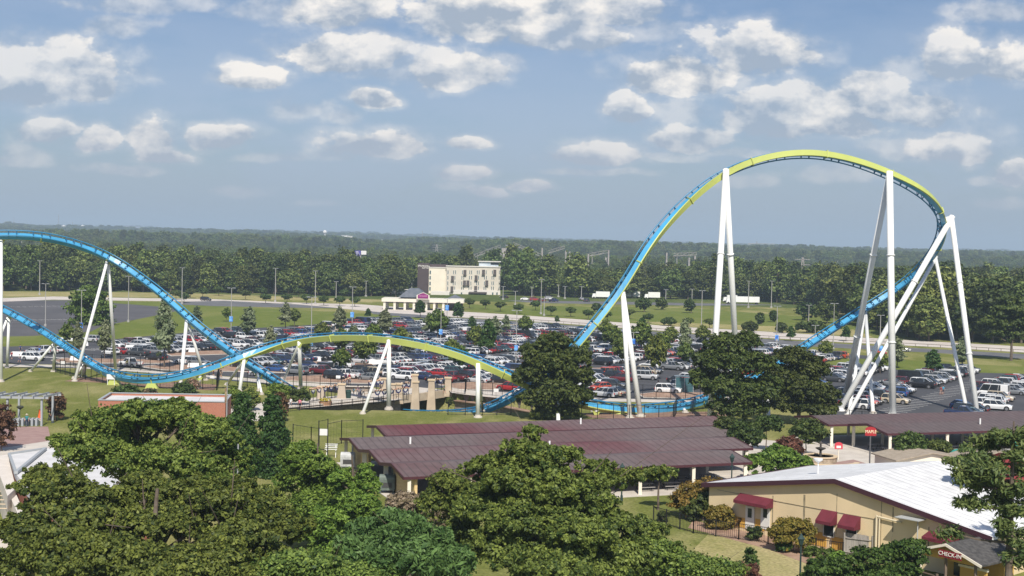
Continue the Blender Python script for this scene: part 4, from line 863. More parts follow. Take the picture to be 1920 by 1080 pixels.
fence([(541,772),(600,766),(700,758),(762,749)], 1.1, 'low black railing along the top of the retaining wall', name='railing', pickets=.35, sp=2.2)
fence([(1130,744),(1230,748),(1340,750)], 2.4, 'black mesh fence behind the low track beside the white SUV', grid=.6)
fence([(1090,786),(1180,789),(1262,788),(1268,776),(1360,776)], 2.4, 'black mesh fence on the lawn side of the low track', grid=.6)
fence([(840,778),(905,779),(958,778)], 2.2, 'black mesh fence at the grassy lip of the cutting', grid=.6)
fence([(846,738),(872,739),(874,731),(896,733)], 2.6, 'black mesh gate enclosure at the end of the bridge', grid=.6)
fence([(905,740),(960,747),(1000,752)], 2.2, 'black mesh fence above the terrace wall', grid=.6)
fence([(549,840),(583,846),(598,848)], 3.0, 'black mesh fence across the lawn by the arborvitae', grid=.7)
fence([(614,862),(614,838),(640,832),(680,830)], 3.0, 'black mesh fence across the lawn behind the pavilion roofs', grid=.7)
fence([(1592,788),(1664,795)], 1.6, 'low black fence by the thick white column', grid=.5)
fence([(1738,796),(1800,799),(1925,812)], 1.2, 'low black fence behind the pavilion roof edge', grid=.5)
fence([(1225,978),(1300,1000),(1385,1012),(1440,1020),(1480,1034),(1580,1050)], 1.5, 'black picket fence in front of the shrubs and cream building', name='picket_fence', pickets=.2, sp=2.2)
gt = fence([(597,850),(614,846)], 4.0, 'tall black gate frame with a white notice', name='lawn_gate', grid=0)
m = MB(); c = (G(597,850)+G(614,846))/2-G(597,850); m.box(c.x-.55,c.y-.08,2.1,c.x+.55,c.y-.02,2.9); m.build('notice_plate', [plate], gt)
for px, py, lb in ((182,702,'on the fence behind the low curve nearest its post'),(634,722,'on the fence just before the bunting'),(897,742,'on the gate enclosure'),(930,748,'above the terrace wall'),(118,694,'at the fence corner by the pergola side'),(398,722,'near the hedge end of the track fence')):
    g = G(px, py); m = MB(); m.box(-.4,-.12,1.2,.4,-.09,1.75); o = m.build('fence_notice', [plate]); o.location = g; tag(o, 'small white notice '+lb, 'sign')
    m = MB(); m.bar((0,-.08,0),(0,-.08,1.3),.05); m.build('stake', [black], o)
# bunting: navy and white fans below a garland of flowers
navy = mat('bunting_navy', (.03,.035,.12), .9); flow = mat('garland', (.70,.60,.42), .9, col2=(.42,.14,.10), scale=9, lo=.45, hi=.55)
def bunting(a, b, n, label, z=2.0, r=.62):
    A, B_ = Vector(a), Vector(b); o = empty('bunting_fence', A, label, 'fence', 'fences dressed with bunting'); d = (B_-A); L_ = d.length; d.normalize(); s = Vector((d.y,-d.x,0)); s = s if s.y < 0 else -s
    m = MB()
    for k in range(int(L_/1.1)+1): c = d*min(L_, k*1.1); m.box(c.x-.05,c.y-.05,0,c.x+.05,c.y+.05,z+.2)
    m.bar(Vector((0,0,z+.1)), d*L_+Vector((0,0,z+.1)), .08); m.bar(Vector((0,0,.15)), d*L_+Vector((0,0,.15)), .06); m.build('fence_frame', [black], o)
    q = random.Random(int(abs(A.x)*10)); g = MB()
    for k in range(int(L_/.22)): c = d*(k*.22+q.uniform(-.1,.1))+Vector((0,0,z+.12+q.uniform(-.12,.16)))+s*q.uniform(-.1,.12); rr = q.uniform(.09,.17); g.lathe(tuple(c), [(rr*.5,-rr*.8),(rr,0),(rr*.5,rr*.8)], 6)
    g.build('flower_garland', [flow], o)
    for k in range(n):
        c = d*((k+.5)*L_/n)+Vector((0,0,z-.05))+s*.1; f = MB()
        for ri, ro, mi, off in ((0,r*.55,1,.03),(r*.5,r,0,.0)):
            for j in range(8):
                a0, a1 = math.pi+math.pi*j/8, math.pi+math.pi*(j+1)/8; pf = lambda a_, q_: c+d*(q_*math.cos(a_))+Vector((0,0,q_*math.sin(a_)))+s*(off+.03*(j % 2))
                f.face([pf(a0,ri+.001), pf(a0,ro), pf(a1,ro), pf(a1,ri+.001)], mi)
        f.build('bunting_fan', [navy, plate], o)
gb = lambda px, py: G(px, py)
bunting(G(580,755), G(636,745), 5, 'black fence with navy and white fans under a cream garland, beside the shrubs')
bunting(G(640,738), G(658,731), 3, 'short length of fans and yellow garland next to the tan pier')
bunting(G(765,751), G(700,757.5), 5, 'garland topped fence along the walkway by the leaning white leg')
bunting(OB+bq(-7,0.15,.05), OB+bq(-3.2,.15,.05), 3, 'dark fence panel with a faded garland at the start of the bridge')
bunting(OB+bq(2.6,.15,.05), OB+bq(6.4,.15,.05), 2, 'fence panel with a garland at the far end of the bridge')
bunting(OB+bq(-6.8,6.4,.05), OB+bq(-2.8,6.4,.05), 4, 'navy fans on the rear rail of the bridge behind the white column')
wm = mat('pier_tan', (.44,.37,.29), .85)
for px, py, h, lb in ((602,747,1.9,'short tan gate pier at the head of the garland fence'),(641,747,2.3,'tan splayed pier where the two bunting fences meet'),(735,748,2.4,'grey tan pier between walkway and bridge')):
    g = G(px, py); o = empty('gate_pier', g, lb, 'pier'); m = MB(); m.add([(x*.75,y*.6,0) for x, y in ((-1,-1),(1,-1),(1,1),(-1,1))]+[(x*.5,y*.45,h) for x, y in ((-1,-1),(1,-1),(1,1),(-1,1))], [(3,2,1,0),(4,5,6,7),(0,1,5,4),(1,2,6,5),(2,3,7,6),(3,0,4,7)]); m.build('shaft', [wm], o)
    m = MB(); m.box(-.65,-.58,h,.65,.58,h+.2); m.build('pier_cap', [cap], o)
# planters, bins
for px, py, lb in ((610,760,'buff planter of yellow flowers behind the low railing'),(478,756,'buff planter among the tall shrubs')):
    g = G(px, py); o = empty('planter', g, lb, 'planter'); m = MB(); m.lathe((0,0,0), [(.9,0),(1.1,.6),(1.05,.62),(.9,.55)], 14); m.build('tub', [mat('terracotta', (.42,.24,.14), .9)], o)
    m = MB(); q = random.Random(int(px))
    for k in range(60): a = q.uniform(0,6.28); rr = q.uniform(0,.9); m.lathe((rr*math.cos(a),rr*math.sin(a),.7+q.uniform(0,.4)), [(.06,-.08),(.12,0),(.05,.1)], 5)
    m.build('flowers', [mat('yellow_flowers', (.60,.42,.05), .9, col2=(.08,.16,.03), scale=6)], o)
binm = mat('bin_green', (.02,.05,.04), .6)
for px, py, lb in ((653,747,'dark litter bin beside the splayed tan pier'),(205,719,'dark green bin in front of the track fence')):
    g = G(px, py); o = empty('litter_bin', g, lb, 'bin'); m = MB(); m.lathe((0,0,0), [(.42,0),(.46,1.05),(.5,1.08)], 14); m.build('drum', [binm], o); m = MB(); m.lathe((0,0,1.09), [(.52,0),(.45,.25),(.2,.36)], 14); m.build('lid', [binm], o)
m = MB(); m.box(-.75,-.06,1.0,.75,0,1.9); o = m.build('notice_board', [plate]); o.location = G(208,722); tag(o, 'blank white board standing over the green bin by the track fence', 'sign'); m = MB(); m.bar((-.6,0,0),(-.6,0,1.1),.08); m.bar((.6,0,0),(.6,0,1.1),.08); m.build('post', [pipe], o)
# things beside the nearest pavilion: white rails, smokers
g = G(623,858); o = empty('white_bench_rack', g, 'white slatted bench rack by the siding gable wall', 'rack'); m = MB()
for k in range(4): m.box(-.9,-.3+k*.22,1.0+k*.18,.6,-.15+k*.22,1.06+k*.18)
m.build('slats', [pipe], o); m = MB(); m.bar((-.7,0,0),(-.7,.2,1.5),.08); m.bar((.4,0,0),(.4,.2,1.5),.08); m.build('frame', [pipe], o)
for px, py, col_, lb in ((726,925,(.13,.16,.14),'green grey smoker oven beside the pavilion gable'),(652,880,(.45,.46,.46),'pale steel smoker oven beside the pavilion gable')):
    g = G(px, py); o = empty('smoker_oven', g, lb, 'oven'); mm = mat('oven_%d' % int(col_[0]*100), col_, .5, var=.2, scale=2); m = MB(); m.box(-.8,-.5,.4,.8,.5,1.5); m.tube((-.8,0,1.5),(.8,0,1.5),.5,n=14); m.build('body', [mm], o)
    m = MB(); m.box(-.5,-.54,.7,.5,-.5,1.2); m.build('door', [mat('oven_door', (.06,.06,.06), .6)], o); m = MB(); m.tube((.5,.2,1.8),(.5,.2,3.0),.1); m.build('flue', [mm], o)
    for sx_ in (-.65,.65):
        m = MB(); m.box(sx_-.05,-.4,0,sx_+.05,.4,.4); m.build('leg', [mm], o)
# ------------------------------------------------------------------ foliage
def ell_clumps(lobes, k, q, up=.35, inner=.45):
    """clump centres through ellipsoid lobes, denser at their surface and on top"""
    L_ = np.array(lobes, float); wgt = (L_[:,3]*L_[:,4]+L_[:,5]*L_[:,3]); wgt /= wgt.sum()
    i = q.choice(len(L_), k, p=wgt); d = q.normal(size=(k,3)); d /= np.linalg.norm(d, axis=1)[:,None]
    d[:,2] = np.where((d[:,2] < -.35) & (q.random(k) < .7), -d[:,2], d[:,2])
    r = q.uniform(inner, 1, k)**.5; r = np.where(q.random(k) < .12, q.uniform(.2, .8, k), r)*q.uniform(.86, 1.12, k)
    c = L_[i,:3] + d*r[:,None]*L_[i,3:6]
    return c, d, L_[i,3:6].mean(1)
def leaves(c, d, rad, per, size, q, flat=.6, aspect=1.5, spread=1.0, upb=.45, tintv=.28):
    k = len(c); n = k*per; ci = np.repeat(np.arange(k), per)
    off = q.normal(size=(n,3)); off /= np.linalg.norm(off, axis=1)[:,None]; off *= (q.random(n)**.75*1.15)[:,None]
    off[:,2] *= flat
    P = c[ci] + off*rad[ci][:,None]*spread
    nrm = off*.5 + d[ci]*.5 + q.normal(size=(n,3))*.62; nrm[:,2] += upb; nrm /= np.linalg.norm(nrm, axis=1)[:,None]
    a = q.normal(size=(n,3)); t1 = np.cross(nrm, a); t1 /= np.linalg.norm(t1, axis=1)[:,None]; t2 = np.cross(nrm, t1)
    s = size*q.uniform(.6, 1.35, n)
    A = t1*(s*aspect/2)[:,None]; B = t2*(s/2)[:,None]
    V_ = np.stack([P-A, P+B*.9-A*.1, P+A, P-B*.9-A*.1], 1).reshape(-1,3)
    ct = q.normal(size=k)*.18; tint = np.clip(.45 + ct[ci] + q.normal(size=n)*tintv + off[:,2]*.12, 0, 1)
    return V_, tint
def leaf_mesh(name, V_, tint, m):
    n = len(tint); me = bpy.data.meshes.new(name); me.vertices.add(n*4); me.vertices.foreach_set('co', V_.astype(np.float32).ravel())
    me.loops.add(n*4); me.loops.foreach_set('vertex_index', np.arange(n*4, dtype=np.int32)); me.polygons.add(n)
    me.polygons.foreach_set('loop_start', np.arange(0, n*4, 4, dtype=np.int32)); me.materials.append(m)
    at = me.attributes.new('tint', 'FLOAT', 'FACE'); at.data.foreach_set('value', tint.astype(np.float32)); me.update(calc_edges=True); return me
oakL = leaf_mat('oak_leaves', (.034,.07,.016), (.225,.295,.06)); oliveL = leaf_mat('olive_leaves', (.045,.085,.017), (.28,.335,.07), .35); mapleL = leaf_mat('maple_leaves', (.065,.13,.02), (.25,.36,.06), .35)
darkL = leaf_mat('dark_leaves', (.025,.05,.013), (.10,.14,.03), .2); cypL = leaf_mat('cypress_sprays', (.035,.095,.025), (.14,.27,.075), .2); thuL = leaf_mat('thuja_sprays', (.02,.06,.012), (.075,.135,.028), .2)
pineL = leaf_mat('pine_needles', (.06,.10,.03), (.21,.25,.075), .3); greyL = leaf_mat('silver_leaves', (.10,.14,.06), (.28,.32,.18), .3); redL = leaf_mat('bronze_leaves', (.08,.05,.025), (.22,.12,.06), .3)
tanL = leaf_mat('tan_flowers', (.16,.14,.07), (.36,.30,.20), .3); hedgeL = leaf_mat('hedge_leaves', (.02,.055,.008), (.10,.16,.03), .2); yelL = leaf_mat('yellow_leaves', (.12,.12,.02), (.34,.26,.05), .35); forL = leaf_mat('forest_leaves', (.04,.07,.018), (.17,.215,.055), .2, .46); pinkL = leaf_mat('blossom', (.05,.09,.03), (.5,.30,.22), .3)
def trunk_mesh(name, h, r, tips, q, m=bark, lean=(0,0), fork=.35):
    b = MB(); pts_ = [Vector((lean[0]*t_*t_+q.normal()*.03*h*t_*.4, lean[1]*t_*t_+q.normal()*.03*h*t_*.4, h*t_)) for t_ in np.linspace(0, 1, 7)]
    for i in range(6): b.tube(pts_[i], pts_[i+1], r*(1.12-.15*i), r*(1.12-.15*(i+1)), 8, cap=False)
    for tp in tips:
        tp = Vector(tp); f = min(.95, max(fork, (tp.z-.35*abs(Vector((tp.x,tp.y)).length))/h*.85)); k = f*6; i = min(5, int(k)); s = pts_[i].lerp(pts_[i+1], k-i)
        mid = s.lerp(tp, .5)+Vector((q.normal()*.3, q.normal()*.3, -.04*(tp-s).length)); rr = r*(.55-.25*f)
        b.tube(s, mid, rr, rr*.6, 6, cap=False); b.tube(mid, tp, rr*.6, rr*.18, 5, cap=False)
        for _ in range(2): e_ = mid.lerp(tp, .5)+Vector((q.normal(), q.normal(), abs(q.normal())))*.12*(tp-s).length*2; b.tube(mid.lerp(tp,.2), e_, rr*.35, rr*.1, 4, cap=False)
    me_o = b.build(name, [m]); me_ = me_o.data; bpy.data.objects.remove(me_o); return me_
def tree(label, base, lobes, k, per, size, lm, seed, th=None, tr=.3, name='tree', cat='tree', crad=.26, flat=.6, group=None, trunk=True, aspect=1.5, upb=.45, inner=.45, spread=1, z=0):
    """lobes are metres about the trunk foot"""
    q = np.random.default_rng(seed); o = empty(name, (base[0], base[1], z), label, cat, group)
    lob_c = lobes
    if k >= 400:      # boughs: every mass breaks into uneven smaller masses
        lob_c = []
        for (x, y, zz, rx, ry, rz) in lobes:
            for _ in range(13):
                u_ = q.normal(size=3); u_ /= np.linalg.norm(u_); u_[2] = abs(u_[2])*1.1-.35; f_ = q.uniform(.45, .95); g_ = q.uniform(.32, .58)
                lob_c.append((x+u_[0]*rx*f_, y+u_[1]*ry*f_, zz+u_[2]*rz*f_, rx*g_*1.15, ry*g_*1.15, rz*g_*.85))
            lob_c += [(x, y, zz-rz*.1, rx*.85, ry*.85, rz*.8)]*2
    c, d, lr = ell_clumps(lob_c, k, q, inner=inner); lr = lr*(1.9 if k >= 400 else 1); rad = lr*crad*q.uniform(.5, 1.8, k)
    V_, tint = leaves(c, d, rad, per, size, q, flat=flat, aspect=aspect, upb=upb, spread=spread)
    me_ = leaf_mesh('crown', V_, tint, lm); cr_ = bpy.data.objects.new('crown', me_); C.objects.link(cr_); cr_.parent = o
    if trunk:
        L_ = sorted(lobes, key=lambda l: -l[3]); th = th or max(l[2] for l in lobes)
        tips = [(l[0]+q.normal()*l[3]*.3, l[1]+q.normal()*l[4]*.3, l[2]+l[5]*.35) for l in lobes for _ in range(2 if len(lobes) < 14 else 1)]
        tm = trunk_mesh('trunk', th, tr, tips, q); to = bpy.data.objects.new('trunk', tm); C.objects.link(to); to.parent = o
    return o
def px_lobes(base, Y, lst, dep=None):
    """lobes read off the photo: (px, py, rx_px, ry_px[, depth shift]) at depth Y -> metres about the foot"""
    out = []
    for l in lst:
        dy = l[4] if len(l) > 4 else 0; p = PY(l[0], l[1], Y+dy); s = (Y+dy)/F; rx = l[2]*s; rz = l[3]*s
        out.append((p.x-base[0], p.y-base[1], p.z, rx, (rx+rz)/2*(dep or .9), rz))
    return out
def big(label, Y, px, lst, k, per, size, lm, seed, **kw):
    b = PY(px, 700, Y); base = (b.x, Y); return tree(label, base, px_lobes(base, Y, lst), k, per, size, lm, seed, **kw)
# the great trees in front
big('broad olive green oak with open layered boughs in front of the brick block', 92, 262, [(200,800,70,40,1),(265,778,55,42,-1),(215,855,85,45,0),(310,790,45,35,2),(345,790,42,38,1),(395,825,55,45,0),(300,868,75,45,-2),(380,890,60,45,-1),(130,832,42,26,1),(440,870,40,35,1),(330,760,30,18,3),(400,800,35,25,2)], 2300, 80, .16, oliveL, 11, th=13, tr=.38, crad=.12, flat=.8, inner=.5, upb=.25)
big('wide spreading oak covering the lower left, over the dark ribbed roof', 74, 300, [(110,930,80,42,2),(60,990,70,45,0),(190,960,90,50,1),(140,1040,110,60,-3),(30,1060,60,45,-2),(270,920,70,40,3),(310,985,85,50,1),(250,1060,110,60,-3),(400,960,75,48,2),(450,1020,85,55,0),(380,1070,100,60,-3),(490,950,45,40,3),(455,925,50,36,4),(535,985,45,40,2),(380,930,60,40,4),(520,1060,55,50,0),(90,890,45,25,4)], 4200, 75, .155, oakL, 12, th=12, tr=.42, crad=.10, flat=.8, inner=.5, upb=.25)
big('tall dark columnar arborvitae by the brick block, the one on the kiosk side', 146, 455, [(455,760,13,24),(455,790,21,27),(454,825,28,30),(452,855,31,30),(450,885,32,25)], 399, 45, .24, thuL, 13, th=8, tr=.2, crad=.35, upb=.2, name='arborvitae')
big('tall dark columnar arborvitae nearest the lawn and fence', 146, 510, [(511,762,13,22),(511,793,22,26),(512,826,28,29),(510,858,31,29),(508,885,32,24)], 399, 45, .24, thuL, 14, th=8, tr=.2, crad=.35, upb=.2, name='arborvitae')
big('dark shrubby evergreen filling the gap left of the arborvitae pair', 150, 420, [(425,810,16,26),(400,850,24,30),(430,860,18,25)], 120, 45, .26, darkL, 15, th=5, tr=.2, name='evergreen')
big('bright green maple in front of the pavilion gable', 112, 600, [(548,860,24,34),(575,850,26,30,1),(555,900,34,36),(600,880,36,34,-1),(630,905,34,38),(590,945,45,42,-1),(640,960,44,44,-2),(560,990,45,30)], 1700, 60, .17, mapleL, 16, th=9, tr=.25, crad=.15, flat=.8, name='maple')
big('dark green lower tree filling the gap below the arborvitae pair', 122, 480, [(470,925,40,26),(510,935,36,28,1),(440,915,30,20),(490,960,50,30,-1)], 420, 60, .18, oakL, 31, th=4, tr=.15, crad=.15)
big('light green maple with an upright leader against the pavilion wall', 106, 665, [(683,885,14,26),(690,905,22,28),(640,900,28,26),(665,940,38,36),(620,985,50,42),(690,960,26,34),(640,1040,60,40)], 1500, 60, .17, mapleL, 17, th=9, tr=.25, crad=.15, flat=.8, name='maple')
big('big dark green oak in the middle, hiding the pavilion roof', 84, 1010, [(1000,815,28,24,1),(985,850,42,34),(1040,860,60,36,-1),(930,870,45,28,1),(960,905,60,42,-1),(1035,915,70,45,-2),(1110,905,50,34,1),(1120,880,35,22,2),(1100,950,62,42),(905,950,55,45),(990,975,80,50,-2),(1080,1000,80,50,-3),(940,1030,80,50,-2),(1150,985,55,42),(1170,1040,75,45,-1),(1040,1060,90,45,-4),(1215,1000,40,32,1),(865,1010,45,45,1),(1000,880,50,36,0),(1060,960,60,40,0),(900,880,36,26,2),(970,940,60,40,1),(1120,1060,70,40,-2)], 4400, 75, .16, oakL, 18, th=13, tr=.5, crad=.105, flat=.85, inner=.4, upb=.25)
big('olive shrubby tree with lighter top beside the middle oak', 92, 850, [(850,905,45,28),(880,935,45,34),(820,945,40,35),(1180,895,40,18,3),(1230,888,35,13,4),(800,1040,30,30)], 600, 60, .16, oliveL, 19, th=7, tr=.22, crad=.16, flat=.8)
big('bluish green cypress with feathery drooping sprays', 78, 765, [(735,970,22,22),(755,995,42,30,-1),(700,1000,42,32,1),(800,1015,44,32),(690,1045,60,38),(770,1050,70,40,-2),(840,1055,50,40),(655,1070,40,25)], 1700, 70, .16, cypL, 20, th=7, tr=.3, name='cypress', crad=.15, flat=1.0, aspect=2.6, upb=.05)
big('tan flowering shrub tree between cypress and middle oak', 98, 775, [(755,945,36,22),(790,950,40,26),(760,985,40,24),(815,975,30,30)], 200, 60, .2, tanL, 21, th=5, tr=.15, name='shrub')
big('dark green underwood at the foot of the bright maples', 72, 560, [(560,1060,60,30),(620,1075,60,26),(500,1075,55,24),(680,1085,60,20)], 500, 70, .15, oakL, 22, th=4, tr=.2)
big('young broadleaf tree in the corner between oak and grassy slope', 84, 1255, [(1240,1035,40,30),(1290,1065,60,30),(1200,1065,50,30),(1350,1070,45,26)], 700, 65, .15, oakL, 23, th=5, tr=.2)
big('light green round tree behind the event building corner', 150, 1465, [(1452,865,34,24),(1490,872,32,22),(1420,870,24,20),(1465,850,26,14)], 240, 60, .28, mapleL, 24, th=4, tr=.2)
big('small pale green tree at the right post of the nearest pavilion', 132, 1240, [(1235,890,22,14),(1255,885,16,10)], 70, 45, .22, oliveL, 25, th=4.5, tr=.12)
big('yellow green spreading shrub at the corner of the cream building', 128, 1320, [(1300,925,32,20),(1330,915,30,18),(1285,945,28,22)], 190, 50, .2, yelL, 26, th=2.5, tr=.12, name='shrub', cat='shrub')
big('dark green part of the hedge against the cream building corner', 127, 1325, [(1320,945,28,26),(1300,960,22,20)], 130, 50, .2, darkL, 27, th=2, tr=.12, name='shrub', cat='shrub')
big('round yellow green shrub before the building doors', 123.5, 1352, [(1350,965,26,17),(1362,974,18,12),(1348,982,26,12)], 170, 50, .18, yelL, 28, th=1.5, tr=.1, name='shrub', cat='shrub')
big('yellow green shrub below the window awnings', 114.5, 1487, [(1487,988,38,16),(1466,1000,26,16),(1508,1000,24,16),(1487,1014,38,16)], 260, 50, .18, yelL, 29, th=1.5, tr=.1, name='shrub', cat='shrub')
big('long clipped dark green hedge along the bottom right', 98, 1600, [(1540,1062,36,18),(1590,1060,40,22),(1640,1050,45,26),(1685,1042,40,28),(1712,1030,26,24),(1560,1080,50,16),(1650,1080,60,22),(1700,1068,28,22)], 620, 60, .17, hedgeL, 30, th=2, tr=.1, name='hedge', cat='hedge', inner=.75, crad=.18)
for i, (px, py, rx, ry, lm, lb) in enumerate([(1330,955,12,14,redL,'small dark shrub on the fence line nearest the yellow shrub'),(1368,972,11,12,redL,'small bronze shrub just behind the picket fence'),(1392,980,12,13,redL,'bronze shrub midway along the picket fence'),(1243,968,9,10,darkL,'small dark shrub at the far end of the picket fence'),
  (1468,1022,18,13,hedgeL,'round green shrub on the dry slope below the doors'),(1520,1034,13,10,hedgeL,'small round shrub on the dry slope by the lamp'),(1550,1040,17,13,hedgeL,'round shrub on the slope next to the board fence'),(1570,1048,14,16,mapleL,'bright green shrub against the board fence'),(1415,1000,14,14,darkL,'dark conifer shrub on the dry slope'),(1408,1050,13,24,darkL,'narrow dark cedar on the slope'),(1385,1070,24,16,redL,'rust brown dying shrub at the foot of the slope'),(1412,1075,12,20,redL,'reddish dead cedar beside the rust brown shrub')]):
    Yb = G(px, py+ry).y if py < 1060 else 96; big(lb, min(Yb, 130), px, [(px,py,rx,ry),(px-rx*.4,py+ry*.4,rx*.7,ry*.6),(px+rx*.4,py+ry*.3,rx*.7,ry*.6)], 60, 40, .17, lm, 60+i, th=1.2, tr=.06, name='shrub', cat='shrub', group='shrubs on the slope by the cream building')
# pine, lower right
def pine(label, Y, px, py0, py1, branches, seed, r=.28, size=.24):
    b = PY(px, 900, Y); base = (b.x, Y); q = np.random.default_rng(seed); o = empty('pine_tree', (base[0], base[1], 0), label, 'tree'); top = PY(px+4, py0, Y)
    cs, rs = [], []; m = MB(); tp = Vector((top.x-base[0], 0, top.z)); m.tube((0,0,0), tp*.55, r, r*.75, 9, cap=False); m.tube(tp*.55, tp, r*.75, .05, 8, cap=False)
    for (bx, by, w_, h_, dy) in branches:
        e = PY(bx, by, Y+dy); e = Vector((e.x-base[0], dy, e.z)); f = max(.05, min(.97, (e.z-abs(e.x)*.12)/tp.z)); s = tp*f
        m.tube(s, s.lerp(e, .5)+Vector((0,0,-.15)), .09, .06, 5, cap=False); m.tube(s.lerp(e, .5)+Vector((0,0,-.15)), e, .06, .02, 5, cap=False)
        for _ in range(int(3+w_*h_/95)):
            cs.append([e.x+q.normal()*w_*Y/F*.5, dy+q.normal()*w_*Y/F*.45, e.z+q.normal()*h_*Y/F*.4]); rs.append(q.uniform(.3,.6))
    m.build('trunk', [bark], o); c = np.array(cs); d = np.tile([0,0,1.], (len(c),1)); keep = q.random(len(c)) < .85; c, d = c[keep], d[keep]; rs = list(np.array(rs)[keep]*1.15)
    V_, tint = leaves(c, d, np.array(rs), 95, size*.62, q, flat=.7, aspect=3.2, upb=.3); cr_ = bpy.data.objects.new('crown', leaf_mesh('crown', V_, tint, pineL)); C.objects.link(cr_); cr_.parent = o; return o
pine('open pine with long level boughs standing by the check-in booth', 82, 1897, 790, 1080, [(1890,815,24,16,0),(1860,830,30,16,1),(1905,850,28,16,-1),(1845,862,34,14,0),(1825,880,26,12,1),(1870,885,40,18,-1),(1800,880,18,10,0),(1915,880,24,18,1),(1850,905,40,14,1),(1810,905,22,10,0),(1900,915,40,18,0),(1870,935,30,12,1),(1830,945,34,10,0),(1805,940,14,8,0),(1905,960,34,20,0),(1772,996,30,7,1),(1905,1000,24,20,0),(1912,1040,24,20,0),(1920,820,20,20,0),(1885,985,14,12,-1)], 41)
pine('young pine with a thin top at the frame edge behind the open pine', 100, 1935, 800, 1080, [(1935,840,20,12,0),(1940,900,24,14,0),(1935,960,24,14,0),(1935,1030,30,20,0)], 42)
big('small pine sapling crown in front of the tan kiosk', 118, 1812, [(1812,845,16,12),(1800,870,16,14),(1830,865,18,16),(1812,890,18,12)], 90, 50, .22, pineL, 43, th=5, tr=.1, aspect=2.5)
# dark trees on the lawn by the low track
big('large dark magnolia before the car park, hiding the crossing tracks', 199, 1042, [(1040,645,34,26),(1010,665,34,26),(1070,668,34,28),(1035,690,45,34,-1),(1085,710,26,24),(995,705,28,26),(1040,735,44,34,-1),(1005,745,26,24),(1085,745,26,22),(1020,775,24,16),(1060,772,28,18),(1100,700,12,20)], 2300, 34, .32, darkL, 51, th=12, tr=.35, crad=.15, flat=.8)
big('big dark oak with several tops right of the twin white columns', 194, 1372, [(1360,645,34,24),(1400,640,26,20),(1330,675,34,26),(1380,680,44,32),(1425,685,28,28),(1310,710,22,24),(1355,725,45,30),(1410,735,42,30),(1345,765,30,20),(1440,720,24,28),(1395,765,36,20)], 2300, 34, .32, darkL, 52, th=12, tr=.35, crad=.14, flat=.8)
big('dark oak joined to its neighbour, nearer the steep blue track', 199, 1500, [(1490,668,34,22),(1520,690,34,26),(1470,705,30,28),(1505,725,44,30),(1545,740,28,26),(1480,755,36,24),(1530,765,34,18),(1560,760,14,18)], 1900, 34, .32, darkL, 53, th=10, tr=.3, crad=.14, flat=.8)
crape = [(1400,815,30,26,161,'dark crape myrtle near the red fountain notice, fullest crown'),(1362,800,20,20,168,'small crape myrtle at the corner of the nearest pavilion roofs'),(1440,795,26,16,172,'low dark tree at the foot of the big oak'),(1515,808,36,20,168,'broad crape myrtle before the open pavilion'),(1480,838,26,18,160,'bronze tinged shrub tree by the stone fountain'),(1708,832,28,20,160,'round crape myrtle under the pavilion eave right of the oval sign'),(1762,838,22,14,162,'low crape myrtle before the dark pavilion bay')]
for i, (px, py, rx, ry, Y, lb) in enumerate(crape):
    big(lb, Y, px, [(px,py,rx,ry),(px-rx*.4,py+ry*.3,rx*.6,ry*.7),(px+rx*.4,py+ry*.3,rx*.6,ry*.7)], 150, 50, .26, darkL if i != 4 else redL, 80+i, th=3.5, tr=.09, group='crape myrtles round the court', name='crape_myrtle')
for i, (px, py, rx, ry, lm, lb) in enumerate([(238,733,26,12,darkL,'dark spreading shrub above the brick block roof'),(282,738,14,10,pinkL,'flowering shrub beside the dark spreading one'),(345,730,22,12,darkL,'dark shrub by the track fence corner'),(360,722,12,11,pinkL,'pink flowering crape myrtle by the track fence'),(106,760,15,24,redL,'narrow bronze magnolia beside the pergola'),(4,800,22,42,redL,'bronze leaved magnolia at the frame edge by the brick court'),
   (437,745,18,18,mapleL,'light shrub tree at the foot of the twin white legs'),(470,748,18,18,oakL,'green shrub behind the arborvitae tips'),(522,733,22,14,mapleL,'fresh green crape myrtle over the end of the blue track'),(525,760,14,26,redL,'bronze crape myrtle touching the arborvitae'),(562,742,20,14,darkL,'dark shrub in front of the garland fence'),(843,752,6,7,darkL,'small dark ball shrub at the end of the bridge'),(1330,822,10,6,darkL,'low shrub by the last pavilion post')]):
    Yb = G(px, py+ry+4).y; big(lb, Yb, px, [(px,py,rx,ry),(px-rx*.4,py+ry*.4,rx*.6,ry*.6),(px+rx*.4,py+ry*.3,rx*.6,ry*.7)], 90, 45, .26, lm, 100+i, th=2, tr=.08, name='shrub' if ry < 20 else 'magnolia', cat='shrub', group='shrubs round the plaza')
